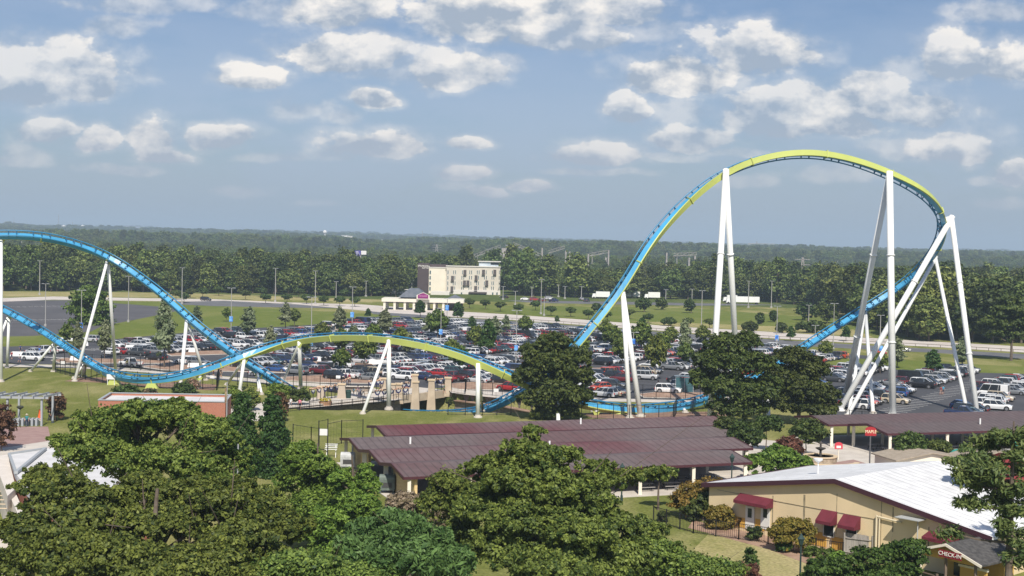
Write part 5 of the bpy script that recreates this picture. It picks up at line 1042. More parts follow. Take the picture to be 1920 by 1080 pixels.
# ------------------------------------------------------------------ repeated trees: models
def proto(nm, lobes, k, per, size, lm, seed, th, tr, **kw):
    o = tree('x', (0,0), lobes, k, per, size, lm, seed, th=th, tr=tr, name=nm, **kw); return o
protos_lot = [proto('young_tree', [(0,0,3.6,1.5,1.5,2.2),(.5,.2,2.6,1.5,1.4,1.2),(-.5,-.2,2.8,1.4,1.3,1.3),(.1,0,5.0,.9,.9,1.3)], 110, 30, .34, greyL, 201, 5.4, .11, crad=.26),
 proto('young_tree', [(0,0,3.4,1.7,1.6,1.7),(.6,0,3.0,1.3,1.3,1.4),(-.6,.2,2.7,1.3,1.3,1.1)], 110, 30, .34, oakL, 202, 4.2, .1, crad=.26),
 proto('young_tree', [(0,0,3.3,1.2,1.2,2.4),(.2,0,2.6,1.5,1.5,1.3),(0,.1,5.2,.7,.7,1.2)], 100, 30, .32, greyL, 203, 5.6, .1, crad=.26),
 proto('young_tree', [(0,0,3.2,1.4,1.4,2.0),(0,0,4.6,.8,.8,1.2),(.3,.2,2.1,1.5,1.5,.9)], 110, 30, .32, thuL, 204, 4.6, .1, crad=.26)]
ball = proto('round_tree', [(0,0,2.6,2.0,2.0,1.05),(.7,0,2.4,1.3,1.3,.8),(-.7,.2,2.4,1.3,1.3,.8)], 90, 22, .38, darkL, 205, 2.4, .12, crad=.28)
big_f = [proto('forest_tree', l, 170, 20, .72, forL, 210+i, th, .35, crad=.26, flat=.8) for i, (l, th) in enumerate([
  ([(0,0,12,5,5,6.5),(2.5,1,9,4,4,4.5),(-2.5,-1,9.5,4,4,4.5),(0,0,6,4.5,4.5,3.5)],12), ([(0,0,11,4.2,4.2,8),(1.5,1,7,4,4,4.5),(-1.5,-1,6,4,4,4),(.5,0,17,2.4,2.4,3)],15), ([(0,0,9.5,5.5,5.5,5),(3,0,8,4,4,4),(-3,1,8.5,4,4,4),(0,-1,5,4.5,4.5,3)],10), ([(0,0,13,3.4,3.4,5),(0,0,17,2.4,2.4,3),(.5,0,9,3.6,3.6,3),(-.6,0,5.5,3.4,3.4,3)],17)])]
def used_place(p, used, loc, s, rz, label, grp, zs=1.0):
    o = p if p.name not in used else copy_tree(p); used.add(p.name); o.location = loc; o.scale = (s, s, s*zs); o.rotation_euler.z = rz
    if label: o['label'] = label
    else: o.pop('label', None)
    o['group'] = grp; o['category'] = 'tree'; return o
used = set()
LOTT = [(146,675,62,2,'grey green young tree half behind the falling blue track'),(196,672,62,0,'grey green young tree on the island inside the tall A-shaped support'),(126,650,36,1,'low leafy young tree behind the blue track at the empty lot'),(308,690,105,2,'tall grey green young tree between two white columns'),(306,648,78,2,'pale young tree behind the tall one on the slope'),(368,620,40,2,'young tree under the blue track by the white column'),(465,636,52,0,'silvery young tree at the slope edge above the crossing'),(425,603,22,1,'small young tree on the slope by the blue banner'),(535,618,44,2,'silvery tree where the lot road meets the grass'),(552,612,28,1,'smaller companion of the silvery slope tree'),
 (636,624,42,0,'silvery tree above the green hump, by the banner pole'),(690,598,18,3,'small tree on the far edge of the lot before the toll plaza'),(722,630,44,0,'broad silvery tree behind the top of the green hump'),(570,672,36,1,'green young tree under the hump by the leaning leg'),(640,668,44,1,'full green young tree under the hump'),(684,690,52,1,'green young tree below the hump near the white pier'),(752,660,40,1,'green young tree beyond the white column of the hump'),(788,596,30,3,'dense small tree before the toll booths'),(803,636,42,2,'pair of young trees in mid lot, silvery one'),(820,640,50,1,'dark green young tree in mid lot by the banner pole'),(858,604,34,3,'conical young tree near the brick toll office'),
 (915,672,66,3,'dense dark young tree in mid lot above the track descent'),(928,640,40,0,'young tree behind the dense dark one'),(862,700,44,1,'young tree under the descending green track'),(1044,607,14,3,'small round tree at the lot edge before the dark magnolia'),(1120,612,16,3,'small tree beside the rising blue track'),(1135,640,34,1,'green tree right of the rising blue track'),(1148,662,44,1,'green young tree left of the twin columns'),(1166,690,52,1,'green tree touching the twin columns'),(1203,622,24,3,'small tree in front of the pale road, right of the twin columns'),(1203,664,52,1,'round young tree just right of the twin columns'),(1228,712,72,1,'large young tree in front of the white cars'),(1284,668,60,0,'big silvery tree left of the big dark oak'),(1284,690,40,1,'green tree under the silvery one'),
 (1482,640,26,3,'small tree at the road by the steep blue track'),(1586,640,26,3,'small round tree between steep track and white legs'),(1547,676,32,1,'young tree at the lower lot edge by the oak'),(1682,690,50,0,'young tree hidden behind the thick white column'),(1748,706,46,3,'bushy conical tree on the green verge'),(1804,692,52,0,'slender tree between the two right white legs'),(1608,652,14,1,'little tree beside the leaning white legs'),
 (507,662,44,2,'pale tree among the dark cars left of the green hump'),(604,652,40,1,'green tree behind the start of the green hump'),(662,650,36,0,'pale tree just above the crest of the hump'),(700,652,38,1,'green tree above the crest near the second white column'),(768,672,42,2,'grey green tree right of the second white column'),(893,662,44,1,'green tree above the middle of the descending track'),(948,628,32,2,'pale tree at the back of the mid lot'),(985,632,34,1,'green tree at the back of the lot left of the magnolia top'),(884,622,26,3,'small conical tree at the back of the lot past the toll office'),(1090,676,40,1,'tree peeping over the right side of the magnolia'),(1257,652,34,1,'small tree left of the silvery tree by the big oak'),(1190,648,30,2,'pale tree just right of the twin columns, further back'),(1318,650,34,1,'tree in front of the first tall column base'),(1240,676,44,1,'tree beside the row of white cars'),(1650,700,34,1,'tree behind the crossing white legs'),(640,700,40,1,'low green tree behind the bunting fences'),(845,690,46,1,'dark green tree under the middle of the descending track')]
for i, (px, py, hp, k, lb) in enumerate(LOTT):
    g = G(px, py); hm_ = hp*g.y/F*1.15; o_ = used_place(protos_lot[k], used, g, hm_/[6.3,5.1,6.4,5.8][k], i*1.3, lb, 'young trees on the car park islands')
    if hp > 58: o_.scale.x *= .70; o_.scale.y *= .70
BALLS = [(x, 566+(x-480)*.001, 20) for x in (498,538,575,607,640,668)]
bl = [(498,567),(538,567),(575,568),(607,571),(637,572),(665,573),(490,555),(560,556),(610,558),(645,559),(357,557),(330,560),(345,566),(380,556),(460,560),(910,578),(938,582),(972,586),(1004,580),(1033,590),(1070,592),(1103,597),(1138,600),(1180,596),(1215,604),(1290,612),(1330,614),(880,576),(1385,560),(410,553)]
for i, (x, y) in enumerate(bl):
    g = G(x, y+2); used_place(ball, used, g, (18*g.y/F)/3.6, i*.9, 'small round topped tree in the row planted along the pale road', 'round trees along the pale road')
big('large rounded dark tree standing alone in the empty car park', 392, 167, [(165,560,32,20),(150,580,24,22),(190,580,22,22),(170,600,34,16),(172,545,20,12)], 420, 45, .55, oakL, 301, th=11, tr=.4, crad=.24)
big('dark spreading pine standing beyond the pale road at the frame edge', 330, 1895, [(1895,585,36,18),(1870,605,28,14),(1915,610,26,16),(1895,565,24,14),(1880,630,26,10),(1915,630,20,10)], 340, 45, .5, darkL, 302, th=12, tr=.35, crad=.24)
for i, (px, py, rx, ry, lb) in enumerate([(1512,582,20,16,'round dark tree alone in the meadow by the steep track'),(1548,585,22,18,'dark wide tree in the meadow right of the round one'),(1254,602,14,6,'long dark hedge mound in the meadow'),(1405,612,14,8,'low dark bush behind the tall white columns'),(1465,614,10,8,'low bush by the leaning lamp at the road'),(1520,612,30,9,'row of dark bushes along the pale road'),(1425,596,7,9,'small dark tree in the meadow'),(1450,592,7,9,'second small dark tree in the meadow'),(1205,570,14,12,'dark tree beside the trucks'),(1240,568,10,10,'dark tree right of the trucks'),(1293,572,9,12,'narrow dark tree by the tall lamp'),(1118,575,8,6,'bush by the car park beyond the road')]):
    Yb = G(px, py+ry+3).y; big(lb, Yb, px, [(px,py,rx,ry),(px-rx*.4,py+ry*.3,rx*.6,ry*.7),(px+rx*.45,py+ry*.3,rx*.6,ry*.7)], 90, 30, .6, darkL, 320+i, th=ry*Yb/F*1.2, tr=.2, group='bushes and single trees in the meadow')
# ------------------------------------------------------------------ the woods: first 300 trees one by one, the far woods as one mass
def edge_y(px):
    xs = [-200,0,300,480,620,760,800,950,1100,1300,1440,1560,1620,1700,1800,1920,2200]; ys = [545,547,549,553,557,558,556,556,560,563,566,585,612,640,655,650,655]
    return float(np.interp(px, xs, ys))
cand = []; q = random.Random(5)
Y = 395.0
while Y < 1900:
    sp = 8.5 + (Y-400)*.006; x = -Y*.43
    while x < Y*.43:
        xx = x+q.uniform(-.4,.4)*sp; yy = Y+q.uniform(-.45,.45)*sp
        px_, py_, _w = proj((xx, yy, 0))
        if -60 < px_ < 1980 and py_ < edge_y(px_)-1.0 and not (757 < px_ < 965 and 546 < py_ < 570): cand.append((xx, yy))
        x += sp
    Y += sp*.9
cand.sort(key=lambda p: p[1])
# trees whose crowns the photo can show come first: keep the front ranks thick
near = [p for p in cand if abs(proj((p[0],p[1],0))[0]-960) < 1010]
front = []
seen_cols = {}
for p in near:
    c_ = int(proj((p[0],p[1],0))[0]//14)
    if seen_cols.get(c_, 0) < 2 and len(front) < 300: seen_cols[c_] = seen_cols.get(c_, 0)+1; front.append(p)
fs_ = set(front); rest = [p for p in cand if p not in fs_]
usedf = set()
for i, p in enumerate(front):
    h = float(height(*p)); k = q.choice([0,0,1,2,2,3]); s = (q.uniform(.72, 1.2)+.28*float(vn(p[0], p[1], 55, 3)))*(.92 if p[1] < 520 else 1.0)
    used_place(big_f[k], usedf, (p[0], p[1], h-.5), s*1.12, q.uniform(0,6.3), 'broad green tree standing in the edge of the wood', 'trees along the edge of the wood', q.uniform(.78,.98))
Y = 1900.0
pts_ = [(p[0], p[1], (.74 if p[1] > 850 else .92)*max(.55, q.uniform(.78,1.15)+.3*float(vn(p[0], p[1], 70, 3)))) for p in rest]
while Y < 9800:
    sp = 14 + (Y-1900)*.0085; x = -Y*.42
    while x < Y*.42:
        xx = x+q.uniform(-.5,.5)*sp; yy = Y+q.uniform(-.5,.5)*sp
        if vn(np.array(xx), np.array(yy), 420, 9) < .62: pts_.append((xx, yy, (sp/11)*q.uniform(.8,1.25)))
        x += sp
    Y += sp*1.15
P = np.array(pts_); hz_ = height(P[:,0], P[:,1])
me = bpy.data.meshes.new('far_woods'); me.vertices.add(len(P)); me.vertices.foreach_set('co', np.stack([P[:,0], P[:,1], hz_-.5], 1).astype(np.float32).ravel())
rng = np.random.default_rng(3)
for nm_, vals in (('scl', P[:,2]), ('sz', np.minimum(P[:,2], 1.3)*(.8+.35*vn(P[:,0],P[:,1],160,6))), ('rot', rng.uniform(0, 6.28, len(P)))):
    a = me.attributes.new(nm_, 'FLOAT', 'POINT'); a.data.foreach_set('value', vals.astype(np.float32))
a = me.attributes.new('pick', 'INT', 'POINT'); a.data.foreach_set('value', rng.integers(0, 4, len(P)).astype(np.int32))
fo = bpy.data.objects.new('far_woods', me); C.objects.link(fo); tag(fo, 'dense dark green woods rolling away to the hazy hills', 'woods', kind='stuff')
ng = bpy.data.node_groups.new('woods', 'GeometryNodeTree'); ng.interface.new_socket('Geometry', in_out='INPUT', socket_type='NodeSocketGeometry'); ng.interface.new_socket('Geometry', in_out='OUTPUT', socket_type='NodeSocketGeometry')
gi = ng.nodes.new('NodeGroupInput'); go_ = ng.nodes.new('NodeGroupOutput'); iop = ng.nodes.new('GeometryNodeInstanceOnPoints'); gj = ng.nodes.new('GeometryNodeJoinGeometry')
for p in big_f:
    cr_ = [c for c in p.children if c.name.startswith('crown')][0]; oi = ng.nodes.new('GeometryNodeObjectInfo'); oi.inputs['Object'].default_value = cr_; oi.inputs['As Instance'].default_value = True; oi.transform_space = 'ORIGINAL'; ng.links.new(oi.outputs['Geometry'], gj.inputs[0])
def attr(nm_, ty):
    n_ = ng.nodes.new('GeometryNodeInputNamedAttribute'); n_.data_type = ty; n_.inputs[0].default_value = nm_; return n_.outputs[0]
iop.inputs['Pick Instance'].default_value = True; cxr = ng.nodes.new('ShaderNodeCombineXYZ'); ng.links.new(attr('rot','FLOAT'), cxr.inputs[2]); cxs = ng.nodes.new('ShaderNodeCombineXYZ'); s_a = attr('scl','FLOAT')
for i in range(2): ng.links.new(s_a, cxs.inputs[i])
ng.links.new(attr('sz','FLOAT'), cxs.inputs[2])
mz = ng.nodes.new('ShaderNodeVectorMath'); mz.operation = 'MULTIPLY'; mz.inputs[1].default_value = (1,1,1); ng.links.new(cxs.outputs[0], mz.inputs[0])
ng.links.new(gi.outputs[0], iop.inputs['Points']); ng.links.new(gj.outputs[0], iop.inputs['Instance']); ng.links.new(attr('pick','INT'), iop.inputs['Instance Index']); ng.links.new(cxr.outputs[0], iop.inputs['Rotation']); ng.links.new(mz.outputs[0], iop.inputs['Scale']); ng.links.new(iop.outputs[0], go_.inputs[0])
md = fo.modifiers.new('woods', 'NODES'); md.node_group = ng
print('FRONT', len(front), 'REST', len(P))
# ------------------------------------------------------------------ cars
def paint_mat(name, attr_based):
    m = bpy.data.materials.new(name); t = nt(m); o = N(t, 'ShaderNodeOutputMaterial'); b = N(t, 'ShaderNodeBsdfPrincipled')
    b.inputs['Roughness'].default_value = .38; b.inputs['Coat Weight'].default_value = .7; b.inputs['Coat Roughness'].default_value = .06; b.inputs['Specular IOR Level'].default_value = .5
    if attr_based: s = N(t, 'ShaderNodeAttribute', attribute_name='paint').outputs['Color']
    else: s = N(t, 'ShaderNodeObjectInfo').outputs['Color']
    t.links.new(s, b.inputs['Base Color']); t.links.new(b.outputs[0], o.inputs[0]); return m
paint = paint_mat('car_paint', False); paint_a = paint_mat('car_paint_far', True)
cglass = mat('car_glass', (.025,.03,.036), .08, spec=.7); rubber = mat('tyre', (.02,.02,.02), .9); rimm = mat('wheel_rim', (.35,.35,.36), .35, metal=.6); lampw = mat('head_lamp', (.75,.75,.72), .2); lampr = mat('tail_lamp', (.40,.02,.02), .3); trimd = mat('car_trim', (.03,.03,.03), .7)
def car_geo(kind):
    """returns builders: body (paint, trim), glass, wheel positions, lamps. x forward, z up"""
    S = {'suv': (4.75,1.92,1.74,.52,1.05), 'sedan': (4.8,1.84,1.45,.45,.92), 'hatchback': (4.2,1.78,1.52,.45,.95), 'pickup': (5.6,2.0,1.85,.6,1.12), 'minivan': (5.1,1.98,1.76,.45,1.05), 'van': (5.9,2.05,2.5,.5,1.25), 'jeep': (4.4,1.88,1.86,.6,1.12)}[kind]
    L_, W, Ht, zb, zbelt = S; h = L_/2; w = W/2; r = .34 if kind in ('sedan','hatchback') else .38
    # lower body stations: x, z_top, half width
    st = {'suv': [(-h,zbelt-.12,.86),(-h+.12,zbelt,.97),(h-1.25,zbelt,1),(h-.5,zbelt-.08,.97),(h-.08,zbelt-.22,.88),(h,zbelt-.42,.80)],
          'jeep': [(-h,zbelt,.9),(-h+.1,zbelt,.95),(h-1.4,zbelt,.95),(h-.25,zbelt-.04,.85),(h,zbelt-.1,.8),(h+.02,zbelt-.3,.8)],
          'sedan': [(-h,zbelt-.12,.84),(-h+.25,zbelt,.94),(h-1.5,zbelt,1),(h-.8,zbelt-.12,.96),(h-.12,zbelt-.3,.86),(h,zbelt-.42,.76)],
          'hatchback': [(-h,zbelt-.1,.84),(-h+.12,zbelt,.95),(h-1.25,zbelt,1),(h-.6,zbelt-.12,.96),(h-.1,zbelt-.3,.86),(h,zbelt-.42,.78)],
          'pickup': [(-h,zbelt-.05,.93),(-h+.1,zbelt,.97),(h-1.5,zbelt,1),(h-.35,zbelt-.05,.97),(h-.05,zbelt-.2,.92),(h,zbelt-.4,.88)],
          'minivan': [(-h,zbelt-.1,.88),(-h+.1,zbelt,.97),(h-1.2,zbelt,1),(h-.7,zbelt-.14,.96),(h-.1,zbelt-.38,.86),(h,zbelt-.5,.78)],
          'van': [(-h,zbelt,.95),(-h+.1,zbelt,.98),(h-1.1,zbelt,1),(h-.7,zbelt-.1,.97),(h-.1,zbelt-.35,.9),(h,zbelt-.5,.84)]}[kind]
    b = MB(); rings = []
    for x, zt, k in st:
        ww = w*k; zc = zb-.22; rings.append([(x,-ww*.93,zc),(x,-ww,zb+.12),(x,-ww*.985,zt-.16),(x,-ww*.90,zt),(x,ww*.90,zt),(x,ww*.985,zt-.16),(x,ww,zb+.12),(x,ww*.93,zc)])
    V_ = [p for rg in rings for p in rg]; n = 8; F_ = []
    for i in range(len(rings)-1):
        for j in range(n): F_.append((i*n+j, (i+1)*n+j, (i+1)*n+(j+1) % n, i*n+(j+1) % n))
    F_ += [tuple(range(n)), tuple(range((len(rings)-1)*n, len(rings)*n))[::-1]]; b.add(V_, F_, 0)
    # greenhouse: base outline at belt, narrower roof
    gh = {'suv': (-h+.08, h-1.15, -h+.35, h-1.95), 'jeep': (-h+.05, h-1.35, -h+.1, h-1.6), 'sedan': (-h+.75, h-1.35, -h+1.5, h-2.15), 'hatchback': (-h+.12, h-1.05, -h+.7, h-1.85), 'pickup': (-.65, h-1.45, -.5, h-2.15), 'minivan': (-h+.1, h-.95, -h+.35, h-1.95), 'van': (-h+.03, h-.85, -h+.1, h-1.5)}[kind]
    x0, x1, r0, r1 = gh; wb = w*.90; wr = w*(.74 if kind not in ('van','jeep') else .84); g = MB()
    zr = Ht
    base = [(x0,-wb,zbelt-.01),(x1,-wb,zbelt-.01),(x1,wb,zbelt-.01),(x0,wb,zbelt-.01)]; top = [(r0,-wr,zr-.07),(r1,-wr,zr-.07),(r1,wr,zr-.07),(r0,wr,zr-.07)]
    g.add(base+top, [(0,1,5,4),(1,2,6,5),(2,3,7,6),(3,0,4,7)], 0)
    rf = [(r0-.04,-wr-.02,zr-.075),(r1+.05,-wr-.02,zr-.075),(r1+.05,wr+.02,zr-.075),(r0-.04,wr+.02,zr-.075)]; rt_ = [(r0+.12,-wr*.86,zr),(r1-.12,-wr*.86,zr-.005),(r1-.12,wr*.86,zr-.005),(r0+.12,wr*.86,zr)]
    b.add(rf+rt_, [(3,2,1,0),(4,5,6,7),(0,1,5,4),(1,2,6,5),(2,3,7,6),(3,0,4,7)], 0)
    for s in (-1, 1):      # pillars
        fr = [0, .36, .68, 1] if kind not in ('pickup',) else [0, .5, 1]
        for f in fr:
            a = Vector((x0+(x1-x0)*f, s*(wb+.012), zbelt)); c = Vector((r0+(r1-r0)*f, s*(wr+.012), zr-.07)); b.bar(a, c, .10 if f in (0, 1) else .07, .05)
    if kind == 'pickup':
        b.box(-h+.12,-w*.80,zbelt+.004,-.75,w*.80,zbelt+.012,1)
        for s in (-1,1): b.box(-h+.1,s*w*.88-.06,zbelt,-.7,s*w*.88+.06,zbelt+.07,0)
    if kind == 'van':      # panel sides behind the front windows
        for s in (-1,1): b.add([(x0,s*(wb+.02),zbelt),(x0+1.3,s*(wb+.02),zbelt),(x0+1.35,s*(wr+.02),zr-.07),(r0,s*(wr+.02),zr-.07)], [(0,1,2,3)], 0)
    b.box(-h-.05,-w*.8,zb-.18,-h+.05,w*.8,zb+.08,1); b.box(h-.08,-w*.78,zb-.2,h+.05,w*.78,zb+.02,1)
    b.box(h-.03,-w*.42,zb+.1,h+.03,w*.42,zb+.28,1)
    wx = (-h+L_*.19, h-L_*.18)
    for x in wx:
        for s in (-1,1): b.tube((x,s*(w*.99),r+.03),(x,s*(w*1.012),r+.03), r+.07, n=14, m=1)
    lf = MB(); lr = MB()
    for s in (-1,1): lf.box(h-.14,s*w*.68-.17,zb+.16,h+.02,s*w*.68+.17,zb+.31); lr.box(-h-.03,s*w*.80-.11,zbelt-.38,-h+.08,s*w*.80+.11,zbelt-.12)
    return b, g, wx, w, r, lf, lr
def wheel_geo(b, x, y, r, s):
    b.tube((x,y-.1*s,r),(x,y+.11*s,r), r, n=14, m=0); b.tube((x,y+.10*s,r),(x,y+.125*s,r), r*.62, n=10, m=1)
car_protos, car_single = {}, {}
for kd in ('suv','sedan','hatchback','pickup','minivan','van','jeep'):
    b, g, wx, w_, r, lf, lr = car_geo(kd)
    ro = empty('parked_'+('suv' if kd == 'suv' else kd), (0,0,0), 'car', kd)
    bo = b.build('body', [paint, trimd], ro); gl = g.build('windows_glass', [cglass], ro); gl.name = 'cabin_glass'
    for x in wx:
        for s in (-1,1):
            wb_ = MB(); wheel_geo(wb_, 0, 0, r, s); wo_ = wb_.build('wheel', [rubber, rimm], ro); wo_.location = (x, s*(w_-.1), 0)
    lf.build('headlight', [lampw], ro); lr.build('tail_lamp', [lampr], ro)
    car_protos[kd] = ro
    a = MB()
    for src, mi in ((b, None), (g, 2), (lf, 4), (lr, 5)):
        n0 = len(a.v); a.v += src.v; a.f += [tuple(i+n0 for i in f) for f in src.f]; a.m += [(m_ if mi is None else mi) for m_ in src.m]
    for x in wx:
        for s in (-1,1):
            n0 = len(a.m); wheel_geo(a, x, s*(w_-.1), r, s); a.m[n0:] = [6 if q_ else 3 for q_ in a.m[n0:]]
    car_single[kd] = a
COL = [('white',(.78,.78,.77),27),('silver',(.50,.51,.52),14),('grey',(.20,.21,.22),11),('charcoal',(.055,.06,.065),9),('black',(.014,.014,.017),15),('navy',(.02,.035,.10),6),('blue',(.025,.08,.24),2.2),('red',(.36,.02,.02),5.5),('maroon',(.13,.015,.02),4),('orange red',(.50,.07,.03),1.2),('beige',(.50,.42,.30),3),('teal green',(.05,.11,.12),2)]
KND = [('suv',40),('sedan',26),('hatchback',12),('pickup',9),('minivan',8),('jeep',4),('van',1.2)]
cq_ = random.Random(21)
def pick(T_): 
    s = cq_.uniform(0, sum(t_[-1] for t_ in T_))
    for t_ in T_:
        s -= t_[-1]
        if s <= 0: return t_
    return T_[-1]
rowa = R(31); rd = Vector((math.sin(rowa), math.cos(rowa), 0)); cd = Vector((math.cos(rowa), -math.sin(rowa), 0))   # along a row / along a car
ZONES = [[(205,646),(300,634),(420,625),(560,618),(600,640),(620,690),(560,672),(440,660),(330,672),(205,668)],
 [(560,640),(560,612),(640,606),(740,602),(860,606),(950,610),(1040,616),(1150,626),(1300,640),(1440,652),(1560,668),(1620,672),(1590,706),(1560,770),(1420,748),(1330,735),(1200,744),(1100,746),(960,738),(880,722),(800,718),(700,716),(560,706),(440,690),(560,672)],
 [(430,706),(440,664),(600,640),(800,690),(760,718),(640,714),(540,700)],
 [(1590,688),(1640,694),(1700,695),(1870,698),(1845,712),(1760,736),(1712,762),(1650,772),(1590,765)],
 [(1885,714),(1995,705),(2100,720),(2100,790),(1960,790),(1780,784),(1786,758)],
 [(60,660),(110,655),(150,658),(140,668),(70,672)]]
NOGO = [[(1290,726),(1180,742),(1120,735),(1190,722),(1230,700),(1300,690),(1310,700),(1250,712)],[(960,640),(880,648),(880,656),(960,650)],[(230,668),(430,668),(430,700),(230,690)],[(1700,765),(1860,700),(1890,706),(1780,770)],[(500,688),(560,680),(720,684),(720,692),(560,692)],[(560,600),(620,604),(600,618),(480,620),(480,612)],
 [(1400,738),(1240,728),(1190,736),(1195,752),(1400,755)],[(600,640),(760,650),(760,655),(600,646)]]
slots = []
for ri in range(-22, 40):
    for ci in range(-80, 150):
        for side in (-1, 1):
            c = Vector((0,300,0)) + cd*(ri*17.4 + side*2.75) + rd*(ci*2.68)
            if c.y < 205 or c.y > 470: continue
            px, py, _w = proj((c.x, c.y, 0))
            if px < -30 or px > 1950: continue
            if any(inside((px,py), z) for z in ZONES) and not any(inside((px,py), z) for z in NOGO):
                if (ci % 26) in (0, 1, 25): continue        # cross aisles
                if cq_.random() < .035: continue
                slots.append((c, ri, ci, side, px, py))
# hand-placed cars the photo shows singly: px, py, kind, colour, heading offset
HAND = [(1253,737,'suv','white',.30),(292,676,'suv','black',.15),(348,683,'suv','white',.25),(372,685,'suv','grey',.2),(62,676,'suv','white',.2),(75,660,'sedan','maroon',.1),(110,658,'pickup','black',.1),(245,688,'pickup','white',-.1),(215,652,'suv','white',.1),(255,651,'suv','silver',.1),(285,650,'suv','white',.1),(170,641,'suv','silver',.2),(135,642,'pickup','white',.2),(605,702,'pickup','maroon',.05),(545,698,'hatchback','white',.2),(490,705,'sedan','silver',.2),(520,697,'sedan','blue',.15),(472,697,'suv','grey',.1),
 (638,699,'sedan','silver',.2),(580,690,'sedan','navy',.2),(640,690,'pickup','white',.15),(755,712,'suv','white',.1),(790,711,'sedan','navy',.1),(823,705,'sedan','red',.1),(855,703,'suv','teal green',.1),(940,719,'hatchback','black',.1),(1125,732,'hatchback','orange red',1.2),(1150,728,'suv','charcoal',.1),(1870,769,'suv','white',.1),(1855,765,'minivan','white',.1),(1806,767,'hatchback','blue',.05),(1679,757,'suv','beige',0),(1622,752,'suv','grey',0),(1712,718,'van','black',0),(1860,745,'van','white',0),
 (1147,706,'jeep','orange red',.2),(1213,712,'jeep','silver',.2),(1165,716,'suv','maroon',.2),(386,564,'suv','black',.1),(1690,659,'sedan','silver',.3),(1645,664,'sedan','red',.3)]
cname = {c[0]: c[1] for c in COL}
items = []
for px, py, kd, cl, off in HAND: g = G(px, py); items.append([g, kd, cl, -rowa+off+(math.pi if cq_.random() < .4 else 0), None])
for c, ri, ci, side, px, py in slots:
    if any((c-it[0]).length < 4.0 and it[4] is None for it in items[:len(HAND)]): continue
    kd = pick(KND)[0]; cl = pick(COL)[0]; ang = -rowa + (0 if side > 0 else math.pi) + (math.pi if cq_.random() < .25 else 0)+cq_.uniform(-.02,.02)
    cc = c+cd*cq_.uniform(-.3,.3); items.append([cc, kd, cl, ang, (ri, ci, side)])
allc = items; allc.sort(key=lambda it: (it[4] is not None, it[0].y)); grid = {it[4]: it for it in allc if it[4]}
marks = [('white column', *f) for f in foots[::2]]
usedc, far_i, seenlab = set(), [], {}
def near_thing(p):
    best = None
    for (px, py, hp, k, lb) in LOTT:
        g = G(px, py); d = (g-p).length
        if best is None or d < best[0]: best = (d, lb)
    return best
for i, it in enumerate(allc):
    p, kd, cl, ang, key = it; kd_n = {'suv': 'SUV'}.get(kd, kd)
    if i >= 300: far_i.append(it); continue
    if key:
        a = grid.get((key[0], key[1]-1, key[2])); b2 = grid.get((key[0], key[1]+1, key[2])); nm_ = lambda z: z[2]+' '+{'suv': 'SUV'}.get(z[1], z[1]) if z else 'an empty bay'
        an_ = lambda z: 'an empty bay' if not z else ('an ' if z[2][0] == 'o' else 'a ')+nm_(z)
        lab = '%s %s between %s and %s' % (cl, kd_n, an_(a), an_(b2))
        if lab in seenlab:
            o2 = grid.get((key[0], key[1], -key[2])); lab += ', facing ' + an_(o2)
    else: lab = '%s %s standing at the outer edge of the parking rows' % (cl, kd_n)
    if lab in seenlab:
        dst, tl = near_thing(p); lab = '%s %s near the %s' % (cl, kd_n, ' '.join(tl.split()[:11]))
        k_ = 0
        while lab in seenlab and k_ < 4: lab = ['second ','third ','fourth ','fifth '][k_]+'%s %s near the %s' % (cl, kd_n, ' '.join(tl.split()[:10])); k_ += 1
    lab = ' '.join(lab.split()[:16]); seenlab[lab] = 1
    if i < 170 or key is None:
        pr_ = car_protos[kd]; o = pr_ if kd not in usedc else copy_tree(pr_); usedc.add(kd)
        for ch in o.children: ch.color = (*cname[cl], 1)
    else:
        k2_ = kd+'_s'
        if k2_ not in usedc: o = car_single[kd].build('parked_'+kd, [paint, trimd, cglass, rubber, lampw, lampr, rimm]); car_protos[k2_] = o; usedc.add(k2_)
        else: o = car_protos[k2_].copy(); C.objects.link(o)
        o.color = (*cname[cl], 1)
    o.location = (p.x, p.y, .02); o.rotation_euler.z = ang; tag(o, lab, kd, 'cars standing in the car park')
for kd in ('suv','sedan','hatchback','pickup','minivan','van','jeep'):    # a model nobody used stands at the far end of the lot
    if kd not in usedc:
        p = G(1000+rnd.uniform(-60,60), 622); o = car_protos[kd]; o.location = (p.x, p.y, .02); tag(o, 'lone '+kd+' at the far end of the car park', kd)
        for ch in o.children: ch.color = (.3,.3,.3,1)
# the rest of the full car park as one mass
VV, FF, MM, CC = [], [], [], []
for p, kd, cl, ang, key in far_i:
    s_ = car_single[kd]; v = np.array(s_.v); ca, sa = math.cos(ang), math.sin(ang); n0 = sum(len(x) for x in VV)
    VV.append(np.stack([v[:,0]*ca-v[:,1]*sa+p.x, v[:,0]*sa+v[:,1]*ca+p.y, v[:,2]+.02], 1)); FF += [tuple(i+n0 for i in f) for f in s_.f]; MM += s_.m; CC += [cname[cl]]*len(s_.f)
me = bpy.data.meshes.new('far_parked_cars'); me.from_pydata(np.concatenate(VV).tolist(), [], FF)
for m_ in (paint_a, trimd, cglass, rubber, lampw, lampr, rimm): me.materials.append(m_)
me.polygons.foreach_set('material_index', MM); at = me.attributes.new('paint', 'FLOAT_COLOR', 'FACE'); at.data.foreach_set('color', np.array([(*c, 1) for c in CC], np.float32).ravel()); me.update()
o = bpy.data.objects.new('far_parked_cars', me); C.objects.link(o); tag(o, 'hundreds more cars filling the far rows of the car park', 'cars', kind='stuff'); print('CARS', len(allc))
